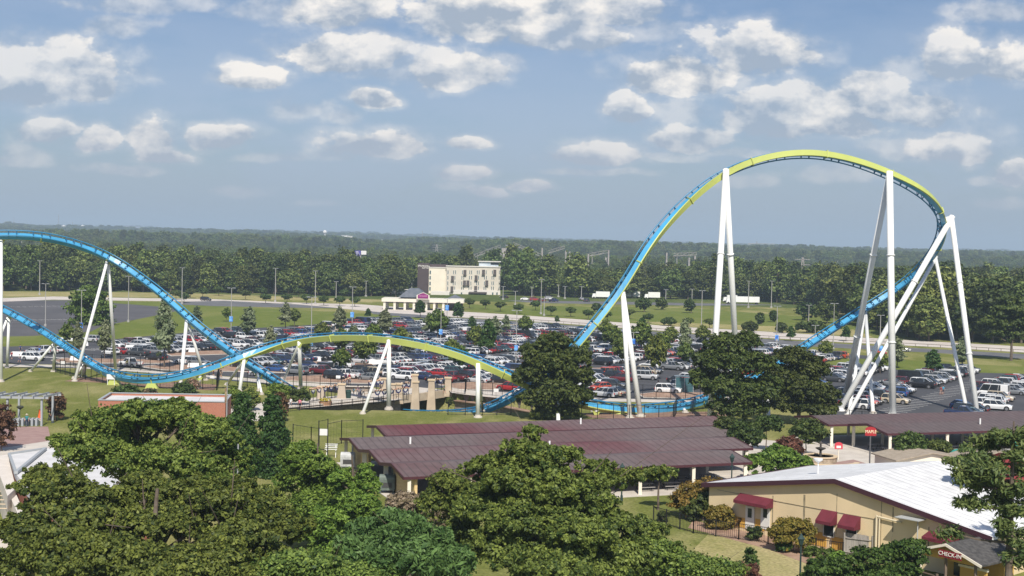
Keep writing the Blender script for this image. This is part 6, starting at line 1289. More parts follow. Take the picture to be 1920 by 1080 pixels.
# white barrier boards, box sculptures
barm = mat('barrier_white', (.78,.78,.77), .6)
for i, (px, py, lb) in enumerate([(36,668,'white barrier by the visitors at the frame edge'),(151,648,'white barrier beside the blue bannered pole'),(148,677,'white barrier behind the low track start'),(250,655,'white barrier on the island between two columns'),(351,661,'white barrier right of the single white column'),(369,690,'white barrier by the lower end of the leaning white leg'),(586,677,'white barrier at the pole under the green hump'),(701,683,'white box barrier under the white legs of the hump')]):
    g = G(px, py); m = MB(); m.add([(-1.9,-.3,0),(1.9,-.3,0),(1.9,.3,0),(-1.9,.3,0),(-1.7,-.12,1.0),(1.7,-.12,1.0),(1.7,.12,1.0),(-1.7,.12,1.0)], [(3,2,1,0),(4,5,6,7),(0,1,5,4),(1,2,6,5),(2,3,7,6),(3,0,4,7)]); o = m.build('traffic_barrier', [barm]); o.location = g; tag(o, lb, 'barrier', 'white plastic barriers')
# glass bus shelter by the white SUV, small shed roofs
g = G(1283,737); o = empty('glass_shelter', g, 'tall blue green glass shelter behind the white SUV', 'shelter'); m = MB()
for x in (-1.6,0,1.6):
    for y in (0,1.8): m.bar((x,y,0),(x,y,2.9),.09)
for z in (.1,2.9): m.bar((-1.6,0,z),(1.6,0,z),.09); m.bar((-1.6,1.8,z),(1.6,1.8,z),.09)
m.build('frame', [galv], o); m = MB(); m.box(-1.55,-.01,.2,1.55,.01,2.8); m.box(-1.7,-.1,2.95,1.7,1.9,3.02); m.build('pane', [mat('shelter_glass', (.05,.12,.14), .15, spec=.6)], o)
# ------------------------------------------------------------------ lamp posts
polem = mat('pole_paint', (.36,.35,.33), .6); head = mat('lamp_head', (.33,.34,.35), .5)
def banner_mat():
    m = bpy.data.materials.new('banner_blue'); t = nt(m); o = N(t,'ShaderNodeOutputMaterial'); b = N(t,'ShaderNodeBsdfPrincipled'); tc_ = N(t,'ShaderNodeTexCoord'); n = N(t,'ShaderNodeTexNoise'); n.inputs['Scale'].default_value = 1.1; t.links.new(tc_.outputs['Object'], n.inputs[0])
    r = N(t,'ShaderNodeValToRGB'); r.color_ramp.elements[0].position = .42; r.color_ramp.elements[0].color = (.02,.12,.50,1); r.color_ramp.elements[1].position = .62; r.color_ramp.elements[1].color = (.20,.50,.85,1); t.links.new(n.outputs[0], r.inputs[0]); t.links.new(r.outputs[0], b.inputs['Base Color']); b.inputs['Roughness'].default_value = .8; t.links.new(b.outputs[0], o.inputs[0]); return m
bann = banner_mat()
POL = [((75.7,489),(74.2,553),0,'tall slim pole before the wood at the frame edge'),((87,532),(85,612),0,'double headed pole in the empty car park'),((155,544),(152,655),610,'bannered lamp post in front of the lone dark tree'),((242,518),(240.5,604),0,'tall lamp post on the grass right of the lone dark tree'),((343,502),(341,570),0,'tall pole behind the descending blue track'),((435.5,540),(433,630),598,'bannered lamp post between track and slope'),((517.5,503),(516,566),0,'tall cream pole on the meadow, closest to the slope road'),((593,508),(591,570),0,'tall cream pole in front of the brightest trees'),
 ((631,528),(630,560),0,'short lamp before the wood right of the cream pole'),((687,527),(686,556),0,'lamp before the wood near the lone cone tree'),((701,525),(700,550),0,'lamp post before the wood left of the hotel wall'),((772.5,526),(772,545),0,'lamp at the foot of the brown hotel wall'),((586,557),(583,672),643,'bannered lamp post rising behind the green hump'),((662,538),(660,620),590,'double headed bannered lamp post beside the green slope'),((839,560),(838,602),577,'bannered lamp post in front of the brick toll office'),((829,578),(826,652),622,'bannered lamp post in mid lot by the silvery pair'),((943,537),(943,562),0,'short lamp post at the right corner of the hotel'),
 ((969,582),(967,692),652,'bannered lamp post left of the dark magnolia'),((1015,524),(1014,589),0,'tallest pole on the meadow beside the pale road'),((1020,560),(1020,592),0,'shorter pole next to the tallest meadow pole'),((1047,534),(1047,557),0,'lamp of the far car park near the pole pair'),((1059,537),(1059,560),0,'second lamp of the far car park'),((1090,537),(1090,560),0,'third lamp of the far car park'),((1120,538),(1120,557),0,'lamp of the far car park next to the rising track'),((967,546),(966,572),0,'lamp of the far car park nearest the hotel'),((997,538),(997,560),0,'lamp of the far car park before the plant'),
 ((1249,543),(1248,570),0,'lamp post behind the trucks'),((1297,542),(1297,577),0,'lamp post by the narrow dark meadow tree'),((1317,545),(1315,614),0,'tall cream lamp post at the pale road left of the tall columns'),((1403,527),(1403,577),0,'lamp post behind the tall white column pair'),((1187,623),(1186,702),640,'bannered lamp post behind the twin columns'),((1448,527),(1446,577),0,'cream lamp post with a wide head in the meadow'),((1457,574),(1456,640),633,'bannered lamp post at the road by the big oak'),((1516,572),(1516,607),0,'lamp post beside the lone meadow trees'),((1564,569),(1562,655),0,'lamp post in front of the steep track end'),((1529,610),(1528,640),0,'short post where the steep track meets the road'),((1651,591),(1650,640),0,'lamp post between the white legs'),((1652,640),(1651,675),653,'short bannered post behind the thick column')]
ROWP = {}
for i, ((tx, ty), (bx, by), bnr, lb) in enumerate(POL):
    g = G(bx, by); hgt = PY(tx, ty, g.y).z; o = empty('lamp_post', g, lb, 'lamp post', 'lamp posts of the car parks'); s = max(1, g.y/330)
    m = MB(); m.tube((0,0,0),(0,0,hgt), .11*s, .07*s, 8); m.tube((0,0,0),(0,0,.7), .32*s, .3*s, 8); m.build('pole', [polem], o)
    for sd_ in (-1,1):
        m = MB(); m.bar((0,0,hgt-.05),(sd_*.5,0,hgt),.07*s); m.box(min(sd_*.4,sd_*1.1),-.2,hgt-.06,max(sd_*.4,sd_*1.1),.2,hgt+.08); m.build('lamp_head', [head], o)
    if bnr:
        zc = PY(bx, bnr, g.y).z; m = MB(); hh_ = 8*g.y/F*.62; ww_ = 8*g.y/F*.42; m.box(-ww_,-.24,zc-hh_,ww_,-.19,zc+hh_); bo = m.build('banner', [bann], o); m = MB(); m.bar((-ww_,-.2,zc+hh_),(ww_,-.2,zc+hh_),.06); m.bar((-ww_,-.2,zc-hh_),(ww_,-.2,zc-hh_),.06); m.build('banner_arm', [head], bo)
for px, yt, yb, Yd, lb, st_ in ((447,808,1000,120,'grey street light with a flat head between the arborvitae','arm'),(1373,850,935,138,'black lantern post by the pavilion corner','lan'),(1502.5,1000,1095,100,'black lantern post on the dry slope','lan'),(1167,868,930,135,'black lantern top in front of the pavilion eave','lan'),(426,716,800,180,'slim post carrying a narrow dark banner beside the arborvitae','ban')):
    b = PY(px, yt, Yd); o = empty('street_lamp', (b.x, Yd, 0), lb, 'street lamp'); h_ = b.z; m = MB(); pm_ = mat('green_iron', (.03,.055,.05), .5) if st_ == 'lan' else head
    m.tube((0,0,0),(0,0,h_-(.9 if st_ == 'lan' else 0)), .09,.06,8); m.tube((0,0,0),(0,0,.8),.16,.12,8); m.build('pole', [pm_], o); m = MB()
    if st_ == 'lan': m.lathe((0,0,h_-.95), [(.08,0),(.14,.08),(.24,.5),(.30,.55),(.12,.78),(.03,.95)], 8); m.build('lantern', [pm_], o)
    elif st_ == 'arm': m.bar((0,0,h_-.03),(-.5,0,h_),.07); m.box(-.95,-.17,h_-.04,-.3,.17,h_+.09); m.build('lamp_head', [head], o)
    else: m.box(-.3,-.06,h_-2.9,-.02,-.03,h_-.8); m.build('banner', [mat('brown_banner', (.12,.06,.04), .7, col2=(.35,.28,.16), scale=3)], o)
# ------------------------------------------------------------------ people
skin = mat('skin', (.50,.28,.19), .6); 
def person(px, py, label, top, bottom, hair=(.05,.03,.02), face=0, stride=.25, hat=None, hgt=1.74, arm=.15, short=True, group=None):
    g = G(px, py); s = hgt/1.74; bm_v, bm_e, rad = [], [], []
    def v(p, r): bm_v.append(Vector(p)*s); rad.append(r*s); return len(bm_v)-1
    def e(a, b): bm_e.append((a, b))
    pel = v((0,0,.95),.155); wst = v((0,0,1.12),.135); ch = v((0,0,1.33),.165); nk0 = v((0,0,1.47),.085); nk = v((0,-.01,1.53),.06); hd = v((0,-.02,1.60),.085); ht_ = v((0,-.01,1.68),.095); 
    for a, b in ((pel,wst),(wst,ch),(ch,nk0),(nk0,nk),(nk,hd),(hd,ht_)): e(a,b)
    for sd_, dy in ((-1,-stride),(1,stride)):
        hp = v((sd_*.10,0,.90),.11); kn = v((sd_*.11,dy*.55-.03,.50),.072); an = v((sd_*.11,dy,.09),.045); to_ = v((sd_*.12,dy-.17,.035),.035); e(pel,hp); e(hp,kn); e(kn,an); e(an,to_)
        sh = v((sd_*.19,0,1.41),.07); el = v((sd_*.26,-dy*arm*1.2+.02,1.13),.048); wr_ = v((sd_*.26,-dy*arm*2-.12,.92),.032); hn = v((sd_*.26,-dy*arm*2-.15,.84),.036); e(ch,sh); e(sh,el); e(el,wr_); e(wr_,hn)
        for k in range(4): f1 = v((sd_*.26+(k-1.5)*.018,-dy*arm*2-.17,.79),.010); f2 = v((sd_*.26+(k-1.5)*.018,-dy*arm*2-.155,.755-.006*abs(k-1.3)),.008); e(hn,f1); e(f1,f2)
        th_ = v((sd_*.245-sd_*.03,-dy*arm*2-.19,.83),.010); e(hn,th_)
    me = bpy.data.meshes.new('body'); me.from_pydata([tuple(p) for p in bm_v], bm_e, []); tmp = bpy.data.objects.new('tmp', me); C.objects.link(tmp)
    sk_ = tmp.modifiers.new('s','SKIN'); sk_.use_smooth_shade = True
    for i, r in enumerate(rad): me.skin_vertices[0].data[i].radius = (r, r*.8 if i > 3 else r*.75)
    me.skin_vertices[0].data[0].use_root = True; tmp.modifiers.new('u','SUBSURF').levels = 1
    dg = bpy.context.evaluated_depsgraph_get(); m2_ = bpy.data.meshes.new_from_object(tmp.evaluated_get(dg)); bpy.data.objects.remove(tmp); m2_.name = 'body'
    ct = lambda c, n_: mat('cloth_%d_%d_%d' % tuple(int(x*100) for x in c), c, .85)
    for m_ in (skin, ct(top, 0), ct(bottom, 0), mat('shoe', (.08,.08,.09), .7)): m2_.materials.append(m_)
    for p in m2_.polygons:
        c = p.center/s; ax = abs(c.x)
        p.material_index = 3 if c.z < .085 else (0 if c.z < (.52 if short else .08) else 2 if (c.z < 1.0 and ax < .21) else 1 if (c.z < 1.46 and (c.z > 1.2 or ax < .2)) else 0)
    o = bpy.data.objects.new('person', m2_); C.objects.link(o); o.location = g; o.rotation_euler.z = face; tag(o, label, 'person', group)
    m = MB(); m.lathe((0,.01*s,1.62*s), [(.105*s,0),(.115*s,.05*s),(.10*s,.11*s),(.05*s,.15*s)], 10); m.build('hair' if not hat else 'hat', [mat('hair_%d' % int((hat or hair)[0]*100), hat or hair, .8)], o)
    if hat: m = MB(); m.lathe((0,0,1.655*s), [(.2*s,0),(.19*s,.015*s)], 12); m.build('brim', [mat('hair_%d' % int(hat[0]*100), hat, .8)], o)
    m = MB()
    for q_ in (-1,1): m.box(q_*.035*s-.012,-.118*s,1.605*s,q_*.035*s+.012,-.10*s,1.62*s)
    m.box(-.028*s,-.118*s,1.548*s,.028*s,-.10*s,1.556*s); m.build('facial_features', [mat('feature_dark', (.10,.05,.04), .6)], o)
    m = MB(); m.lathe((0,-.115*s,1.575*s), [(.016*s,-.012),(.02*s,0),(.006*s,.03)], 6); m.build('nose', [skin], o)
    return o
PPL = [(50,800,'person in a teal shirt, dark trousers and sun hat standing by the turnstiles',(.03,.20,.22),(.03,.04,.07),.3,(.55,.5,.4),False),(93,790,'person in black beside the bronze magnolia',(.02,.02,.03),(.03,.03,.05),2,None,False),
 (22,674,'visitor in red by the white barrier at the frame edge',(.35,.05,.05),(.05,.05,.08),1,None,True),(36,680,'visitor in a white shirt next to the white SUV',(.6,.6,.6),(.10,.12,.2),2,None,True),(38,661,'visitor in dark blue on the far side of the barrier',(.04,.08,.2),(.03,.03,.05),1,None,True),(74,665,'visitor in a blue top by the maroon car',(.05,.15,.45),(.05,.06,.1),.5,None,True),
 (238,690,'person in black with a yellow vest near the white pickup',(.45,.38,.05),(.03,.03,.03),.4,None,False),(400,706,'runner in a red shirt and black shorts on the path',(.60,.03,.03),(.02,.02,.02),1.2,None,True),(414,708,'person in black and tan just behind the runner',(.03,.03,.03),(.25,.18,.1),1.3,None,True),
 (663,741,'child in a pale blue top on the walkway',(.25,.55,.62),(.5,.4,.3),.6,None,True),(671,742,'person in pink and grey walking on the walkway',(.5,.3,.32),(.3,.3,.35),-.5,None,True),(676,745,'person in white pushing a stroller on the walkway',(.7,.7,.7),(.25,.3,.4),-.8,None,True),(681,744,'person in a cream top nearest the leaning leg',(.7,.62,.5),(.4,.35,.3),2.2,None,True),
 (648,716,'visitor in a dark top at the first pillar above the bunting',(.05,.03,.08),(.03,.03,.05),.3,None,True),(655,717,'visitor in maroon among the group above the bunting',(.25,.03,.06),(.04,.04,.05),3,None,True),(562,768,'person in a pink shirt behind the low railing',(.62,.20,.25),(.03,.04,.06),.2,None,True),(545,766,'person in white behind the railing by the shrubs',(.65,.65,.63),(.2,.22,.25),-.4,None,True),
 (1764,741,'visitor in dark red walking in the lane by the cars',(.25,.06,.06),(.4,.25,.2),2.6,None,True),(1768,740,'visitor in a blue shirt walking in the lane',(.05,.28,.42),(.05,.05,.07),2.7,None,True),(1590,674,'person in orange at the end of the lower rows',(.6,.2,.08),(.2,.1,.05),.3,None,True),(833,738,'person in green on the footbridge',(.03,.14,.08),(.04,.05,.05),1.4,None,True),(907,706,'visitor in red between the parked cars under the descending track',(.4,.05,.05),(.05,.05,.07),.4,None,True),(1091,718,'visitor in tan among the cars by the magnolia',(.35,.24,.17),(.06,.05,.05),.8,None,True),(1234,730,'person in brown at the island by the white SUV',(.22,.13,.10),(.05,.05,.06),.8,None,True)]
for a in PPL: person(a[0], a[1], a[2], a[3], a[4], face=a[5], hat=a[6], short=a[7], hgt=1.25 if 'child' in a[2] else 1.74, group='visitors')
g = G(673.5,747); o = empty('stroller', g, 'dark stroller pushed along the walkway', 'stroller'); m = MB(); m.add([(-.25,-.35,.35),(.25,-.35,.35),(.25,.3,.3),(-.25,.3,.3),(-.25,-.3,.55),(.25,-.3,.55),(.25,.38,.95),(-.25,.38,.95)], [(3,2,1,0),(0,1,5,4),(2,3,7,6),(1,2,6,5),(3,0,4,7)]); m.build('seat', [mat('stroller_cloth', (.06,.06,.09), .9)], o)
for x, y in ((-.27,-.4),(.27,-.4),(-.27,.35),(.27,.35)): m = MB(); m.tube((x-.02,y,.12),(x+.02,y,.12),.12,n=10); m.build('wheel', [rubber], o)
m = MB(); m.bar((-.25,.3,.5),(-.25,.7,1.0),.03); m.bar((.25,.3,.5),(.25,.7,1.0),.03); m.bar((-.25,.7,1.0),(.25,.7,1.0),.03); m.build('handle', [black], o)
# ------------------------------------------------------------------ toll plaza
tp = empty('toll_plaza', G(785,581), 'toll plaza with cream canopy, grey hipped roof and purple gable sign', 'toll plaza'); OT = Vector(tp.location); s_ = OT.y/F
def X(px): return (px-785)*s_
def Z(py): return PY(785, py, OT.y).z
slate = mat('slate_roof', (.10,.115,.135), .7, col2=(.14,.15,.17), scale=.6); purp = mat('sign_purple', (.20,.02,.13), .5); creamc = mat('canopy_cream', (.68,.64,.54), .7)
zc = Z(566)
m = MB(); m.box(X(717),-4,zc,X(870),9,zc+1.3); m.build('canopy', [creamc], tp)
m = MB(); m.box(X(722),-3.4,zc-.5,X(866),8.4,zc-.003); m.build('canopy_soffit', [mat('soffit', (.12,.11,.10), .9)], tp)
m = MB(); a, b, zt, zr_ = X(748), X(803), zc+1.9, Z(541); m.add([(a,-4.5,zt),(b,-4.5,zt),(b,9.5,zt),(a,9.5,zt),(a+4,0,zr_),(b-4,0,zr_),(b-4,5,zr_),(a+4,5,zr_)], [(3,2,1,0),(4,5,6,7),(0,1,5,4),(1,2,6,5),(2,3,7,6),(3,0,4,7)]); m.box(a+1,-3.5,zc+1.303,b-1,8.5,zt-.005); m.build('hipped_roof', [slate], tp)
m = MB(); c_ = X(794.5); wv_ = 2.5; zs = Z(560); zt = Z(548); pr = [(-wv_,zs),(wv_,zs),(wv_,zt-.9),(0,zt+.2),(-wv_,zt-.9)]; m.add([(c_+x,-5.4,z) for x, z in pr]+[(c_+x,-4.9,z) for x, z in pr], [(0,1,2,3,4),(9,8,7,6,5)]+[(i,5+i,5+(i+1)%5,(i+1)%5) for i in range(5)]); m.build('sign_gable', [creamc], tp)
m = MB(); pr = [(c_+x*.82, zs+.35+(z-zs)*.80) for x, z in pr]; m.add([(x,-5.55,z) for x, z in pr]+[(x,-5.42,z) for x, z in pr], [(0,1,2,3,4),(9,8,7,6,5)]+[(i,5+i,5+(i+1)%5,(i+1)%5) for i in range(5)]); m.build('purple_panel', [purp], tp)
lettering('carowinds', .85, mat('sign_pink', (.75,.35,.60), .5), tp, (c_,-5.6,zs+1.35), (1,0,0), narrow=.95)
for px in (722,741,760,777,800,815,832):
    m = MB(); m.box(-.45,-.45,0,.45,.45,zc); po = m.build('column', [creamc], tp); po.location = (X(px),-3,0)
    m = MB(); m.box(-.9,-1,.15,.9,1,2.7); m.box(-1.1,-1.2,2.7,1.1,1.2,2.9); bo = m.build('toll_booth', [creamc], tp); bo.location = (X(px)+.2, 2.5, 0); m = MB(); m.box(-.93,-.8,1.2,.93,.8,2.3); m.build('window', [glassd], bo)
ob_ = empty('toll_office', G(852,580), 'small brick toll office with a grey hipped roof', 'building'); m = MB(); W_ = 15*s_; hB = PY(852,562,ob_.location.y).z; m.box(-W_,0,0,W_,8,hB); m.build('wall', [brick], ob_)
m = MB(); m.add([(-W_-.6,-.6,hB),(W_+.6,-.6,hB),(W_+.6,8.6,hB),(-W_-.6,8.6,hB),(-W_+3,3.5,hB+1.9),(W_-3,3.5,hB+1.9),(W_-3,4.5,hB+1.9),(-W_+3,4.5,hB+1.9)], [(3,2,1,0),(4,5,6,7),(0,1,5,4),(1,2,6,5),(2,3,7,6),(3,0,4,7)]); m.build('roof', [slate], ob_)
for x in (-1.2,.9,2.1): m = MB(); m.box(x-.45,-.06,.3,x+.45,0.01,2.2); m.build('window', [glassd if x < 0 else doorw], ob_)
# ------------------------------------------------------------------ hotel
YH = 700.0; hs = YH/F
ho = empty('hotel', PY(800,560,YH), 'five storey cream hotel with brown stair tower and rooftop lounge', 'hotel'); HO = Vector(ho.location); HO.z = 0; ho.location = HO
def hx(px): return (px-800)*hs - 0
def hzz(px, py): return PY(px, py, YH).z
brown = mat('tower_brown', (.075,.055,.055), .7, var=.06, scale=.3); hc = mat('hotel_cream', (.60,.55,.46), .8, var=.05, scale=.2); hl = mat('hotel_light', (.74,.68,.55), .8, var=.04, scale=.2); hw = mat('hotel_base', (.66,.63,.57), .8); winm = mat('hotel_glass', (.035,.075,.085), .15, spec=.6, col2=(.10,.15,.16), scale=.4); shd = mat('balcony_dark', (.10,.085,.08), .8)
zt = hzz(800,494); ztc = hzz(880,500)
m = MB(); m.box(hx(782),0,0,hx(803),16,zt); m.box(hx(803)+.002,6,0,hx(836),16,hzz(815,496)); m.build('stair_tower', [brown], ho)
m = MB(); m.box(hx(804),-3,0,hx(837),5.9,hzz(820,502)); m.build('side_wing', [hl], ho)
m = MB(); m.box(hx(837)+.01,-5,0,hx(937),14,ztc); m.build('wall', [hc], ho)
m = MB(); m.box(hx(837)-.3,-5.4,ztc+.0,hx(937)+.3,-4.8,ztc+.5); m.box(hx(804)-.1,-3.3,hzz(820,502)+.003,hx(837),-2.8,hzz(820,502)+.4); m.build('cornice', [hw], ho)
z_base = hzz(880,543); m = MB(); m.box(hx(850),-5.5,0,hx(938),-5.01,z_base); m.build('ground_floor', [hw], ho)
def hwin(px, py, wpx, hpx, kind='w', y=-5.0):
    a = hx(px-wpx/2); b = hx(px+wpx/2); z1 = hzz(px, py-hpx/2); z0 = hzz(px, py+hpx/2); f = MB()
    f.box(a-.12,y-.13,z0-.12,b+.12,y-.005,z0); f.box(a-.12,y-.13,z1,b+.12,y-.005,z1+.12); f.box(a-.12,y-.13,z0,a,y-.005,z1); f.box(b,y-.13,z0,b+.12,y-.005,z1)
    fo_ = f.build('window' if kind == 'w' else 'balcony', [hw if kind == 'w' else shd], ho); p = MB(); p.box(a,y-.05,z0,b,y-.006,z1); p.build('pane' if kind == 'w' else 'recess', [winm if kind == 'w' else shd], fo_)
    if kind == 'b':
        r_ = MB(); r_.box(a-.2,y-1.1,z0-.15,b+.2,y-.14,z0); r_.bar((a-.2,y-1.05,z0+.95),(b+.2,y-1.05,z0+.95),.08)
        for k in range(9): xx_ = a-.15+(b-a+.3)*k/8; r_.bar((xx_,y-1.05,z0),(xx_,y-1.05,z0+.95),.04)
        r_.build('railing', [shd], fo_)
fl = (510,520,530.5,540)
WN = [[(840,1.6),(850.5,1.4),(854,1.4),(867,1.4),(880.5,1.4),(884,1.4),(894.5,1.4),(898,1.4),(911,1.4),(922.5,1.4),(935.5,1.2)],[(840,1.6),(853,1.4),(866,1.4),(869.5,1.4),(880,1.4),(884,1.4),(897,1.4),(908,1.4),(911.5,1.4),(922,1.4),(925.5,1.4),(935.5,1.2)],
 [(840,1.6),(850,1.4),(853.5,1.4),(866,1.4),(883,1.4),(893.5,1.4),(897,1.4),(908,1.4),(922,1.4),(925,1.4),(935.5,1.2)],[(840,1.6),(853,1.4),(866,1.4),(869,1.4),(879.5,1.4),(883.5,1.4),(897,1.4),(907.5,1.4),(911,1.4),(921.5,1.4),(925,1.4),(935.5,1.2)]]
for y_, row in zip(fl, WN):
    for px, w__ in row: hwin(px, y_, w__, 6.8)
for px, y_ in ((871.5,510.5),(906,510),(927,510),(848.5,521.5),(892.5,520.5),(871,530),(877.5,530),(912.5,530),(848,541),(892,540.5)): hwin(px, y_, 4.6, 8.5, 'b')
for y_ in (509.5,519.5,530,540): hwin(806.5, y_+1, 2.6, 6.5, 'w', -3.0)
for px in (866,880,924,932): hwin(px, 551, 2.6, 7, 'w', -5.5)
m = MB(); m.box(hx(880),-9,hzz(895,549),hx(913),-5.52,hzz(895,546.5)); m.build('entrance_canopy', [shd], ho); m = MB(); m.box(hx(882),-5.6,0,hx(911),-5.515,hzz(895,549)); m.build('entrance_glazing', [glassd], ho)
m = MB(); m.box(hx(897),-3,ztc+.01,hx(937)-1,9,hzz(915,491)); m.build('rooftop_lounge', [mat('lounge_glass', (.42,.50,.56), .2, col2=(.60,.66,.70), scale=.3)], ho); m = MB(); m.box(hx(897)-.6,-3.8,hzz(915,491)+.01,hx(938),10,hzz(915,489.8)); m.build('lounge_roof', [hw], ho)
m = MB(); m.box(hx(919),-3.1,hzz(915,496),hx(934),-3.01,hzz(915,492)); m.build('lounge_window', [glassd], ho)
lettering('SPRINGHILL', 1.25, signw, ho, (hx(793.5),-.1,hzz(790,498.6)), (1,0,0), narrow=.95); lettering('SUITES', 1.25, signw, ho, (hx(796.5),-.1,hzz(790,502.2)), (1,0,0), narrow=.95)
m = MB(); m.box(hx(740),-18,0,hx(775),-8,hzz(756,541)); m.box(hx(812),-22,0,hx(846),-9,hzz(830,545)); m.build('service_block', [hw], ho)
# trucks in the far meadow
for px, py, L_, lb in ((1183,559,9,'white box truck in the far meadow'),(1226,561,6,'short white trailer beside the dark tree'),(1372,567,5,'white truck cab end of the parked trailer'),(1396,570,14,'long white trailer seen between the tall columns'),(1130,560,7,'white van roof at the far car park')):
    g = G(px, py); o = empty('box_truck', g, lb, 'truck'); m = MB(); m.box(-L_/2,-1.2,.9,L_/2,1.2,3.6); m.build('cargo_box', [white], o); m = MB(); m.add([(-L_/2-2,-1.1,.6),(-L_/2-.1,-1.1,.6),(-L_/2-.1,1.1,.6),(-L_/2-2,1.1,.6),(-L_/2-1.6,-1,2.5),(-L_/2-.1,-1,2.6),(-L_/2-.1,1,2.6),(-L_/2-1.6,1,2.5)], [(3,2,1,0),(4,5,6,7),(0,1,5,4),(1,2,6,5),(2,3,7,6),(3,0,4,7)]); m.build('cab', [white], o)
    for x in (-L_/2-1,-L_/2+1.5,L_/2-1.2): m = MB(); m.tube((x,-1.15,.5),(x,1.15,.5),.5,n=12); m.build('wheel', [rubber], o)
for i, (px, py, kd, cl) in enumerate([(985,563,'sedan','white'),(1002,564,'suv','red'),(1030,562,'suv','white'),(1038,566,'pickup','navy'),(1100,566,'suv','charcoal'),(1150,567,'sedan','grey'),(1090,563,'sedan','silver'),(1015,566,'suv','maroon'),(945,559,'sedan','black')]):
    o = copy_tree(car_protos[kd]); g = G(px, py); o.location = (g.x, g.y, .03); o.rotation_euler.z = .3*i; tag(o, '%s %s in the car park beyond the pale road, %s' % (cl, kd, ['nearest the hotel lamp','by the first lamps','at its middle','just before the white one','by the rising track','furthest along','between two lamps','beside the navy pickup','at the hotel corner'][i]), kd, 'cars beyond the pale road')
    for ch in o.children: ch.color = (*cname[cl], 1)
# ------------------------------------------------------------------ far things
ind = mat('plant_steel', (.26,.24,.22), .8, col2=(.38,.35,.32), scale=.2)
def far(px, py, Yd): p = PY(px, py, Yd); return p
def block(name, label, cat, px0, px1, pt, pb, Yd, dp, m_, extra=None, group=None):
    a = PY(px0, pb, Yd); b = PY(px1, pt, Yd); o = empty(name, (a.x, Yd, a.z-12), label, cat, group); m = MB(); m.box(0,0,0,b.x-a.x,dp,b.z-a.z+12); m.build('block', [m_], o); m = MB(); m.box(-.5,-.5,b.z-a.z+12.01,b.x-a.x+.5,dp+.5,b.z-a.z+12.8); m.build('roof_edge', [m_], o); return o
fw_ = mat('far_white', (.75,.73,.70), .8); fg = mat('far_grey', (.45,.46,.48), .8)
# aggregate plant: silos, conveyors on trestles
pl = empty('aggregate_plant', (0,1120,0), 'aggregate plant with silo tower and long inclined conveyors above the trees', 'industrial plant')
def pp(px, py, Yd=1120): p = PY(px, py, Yd); return Vector((p.x, p.y-1120, p.z))
def conv(a, b, w_=2.4):
    m = MB(); A_, B_ = pp(*a), pp(*b); d_ = B_-A_; n = int(d_.length/6); m.bar(A_, B_, w_*.5, .4); m.bar(A_+Vector((0,0,2.2)), B_+Vector((0,0,2.2)), w_*.5, .3)
    for k in range(n): p = A_+d_*k/n; q_ = A_+d_*(k+1)/n; m.bar(p, q_+Vector((0,0,2.2)), .3); m.bar(q_, q_+Vector((0,0,2.2)), .3)
    m.build('conveyor', [ind], pl)
    for k in range(1, 4 if b[0]-a[0] > 45 else 2):
        p = A_.lerp(B_, k/6); m = MB(); m.bar(p, Vector((p.x-1.2,p.y,0)), .28); m.bar(p, Vector((p.x+1.2,p.y,0)), .28); m.build('trestle', [ind], pl)
conv((852,496),(938,464)); conv((962,459),(1014,481)); conv((1028,475),(1058,466)); conv((1105,480),(1140,474)); conv((1262,480),(1306,478))
for px, w_, t_, b_ in ((945,9,465,485),(951,9,459,500),(938,7,474,482),(932,8,472,481)):
    a = pp(px-w_/2,b_); b = pp(px+w_/2,t_); m = MB(); m.tube(((a.x+b.x)/2,0,a.z-10),((a.x+b.x)/2,0,b.z), (b.x-a.x)/2, n=14) if px == 951 else m.box(a.x,-2,a.z,b.x,4,b.z); m.build('silo' if px == 951 else 'hopper_house', [fg if px == 951 else ind], pl)
for px, t_, b_ in ((1016.5,462,482),(1103,473,484),(1141,466,480),(1136,480,488),(1068,468,476),(1061,467,474),(1250,471,484),(1292,480,488),(1303,477,481)):
    a = pp(px-1.5,b_); b = pp(px+1.5,t_+3); m = MB(); m.box(a.x,-1,a.z-8,b.x,4,b.z); m.build('hopper_house', [ind], pl)
def lattice(name, label, px, pt, Yd, wb, group=None, arms=True):
    b = PY(px, pt, Yd); h = b.z+10; o = empty(name, (b.x, Yd, -10+float(height(b.x,Yd))), label, 'tower', group); h -= float(height(b.x,Yd)); m = MB(); n = max(5, int(h/5))
    for s1, s2 in ((-1,-1),(1,-1),(1,1),(-1,1)): m.bar((s1*wb,s2*wb,0),(s1*.4,s2*.4,h), .35)
    for k in range(n):
        z0, z1 = h*k/n, h*(k+1)/n; w0, w1 = wb+(.4-wb)*k/n, wb+(.4-wb)*(k+1)/n; m.bar((-w0,-w0,z0),(w1,-w1,z1),.22); m.bar((w0,-w0,z0),(-w1,-w1,z1),.22)
    m.build('lattice_mast', [ind], o)
    if arms: 
        for zz_ in (.72,.84,.95): m = MB(); m.bar((-wb*1.6,0,h*zz_),(wb*1.6,0,h*zz_),.35); m.build('cross_arm', [ind], o)
lattice('transmission_tower', 'lattice transmission tower rising from the wood left of the steep track', 1505, 482, 900, 3.2); lattice('transmission_tower', 'second lattice tower beside the first', 1494, 505, 880, 2); lattice('transmission_tower', 'faint lattice tower above the dark woods in mid view', 819, 458, 1800, 4); lattice('transmission_tower', 'faint lattice tower over the woods by the upper blue track', 40, 452, 1700, 3)
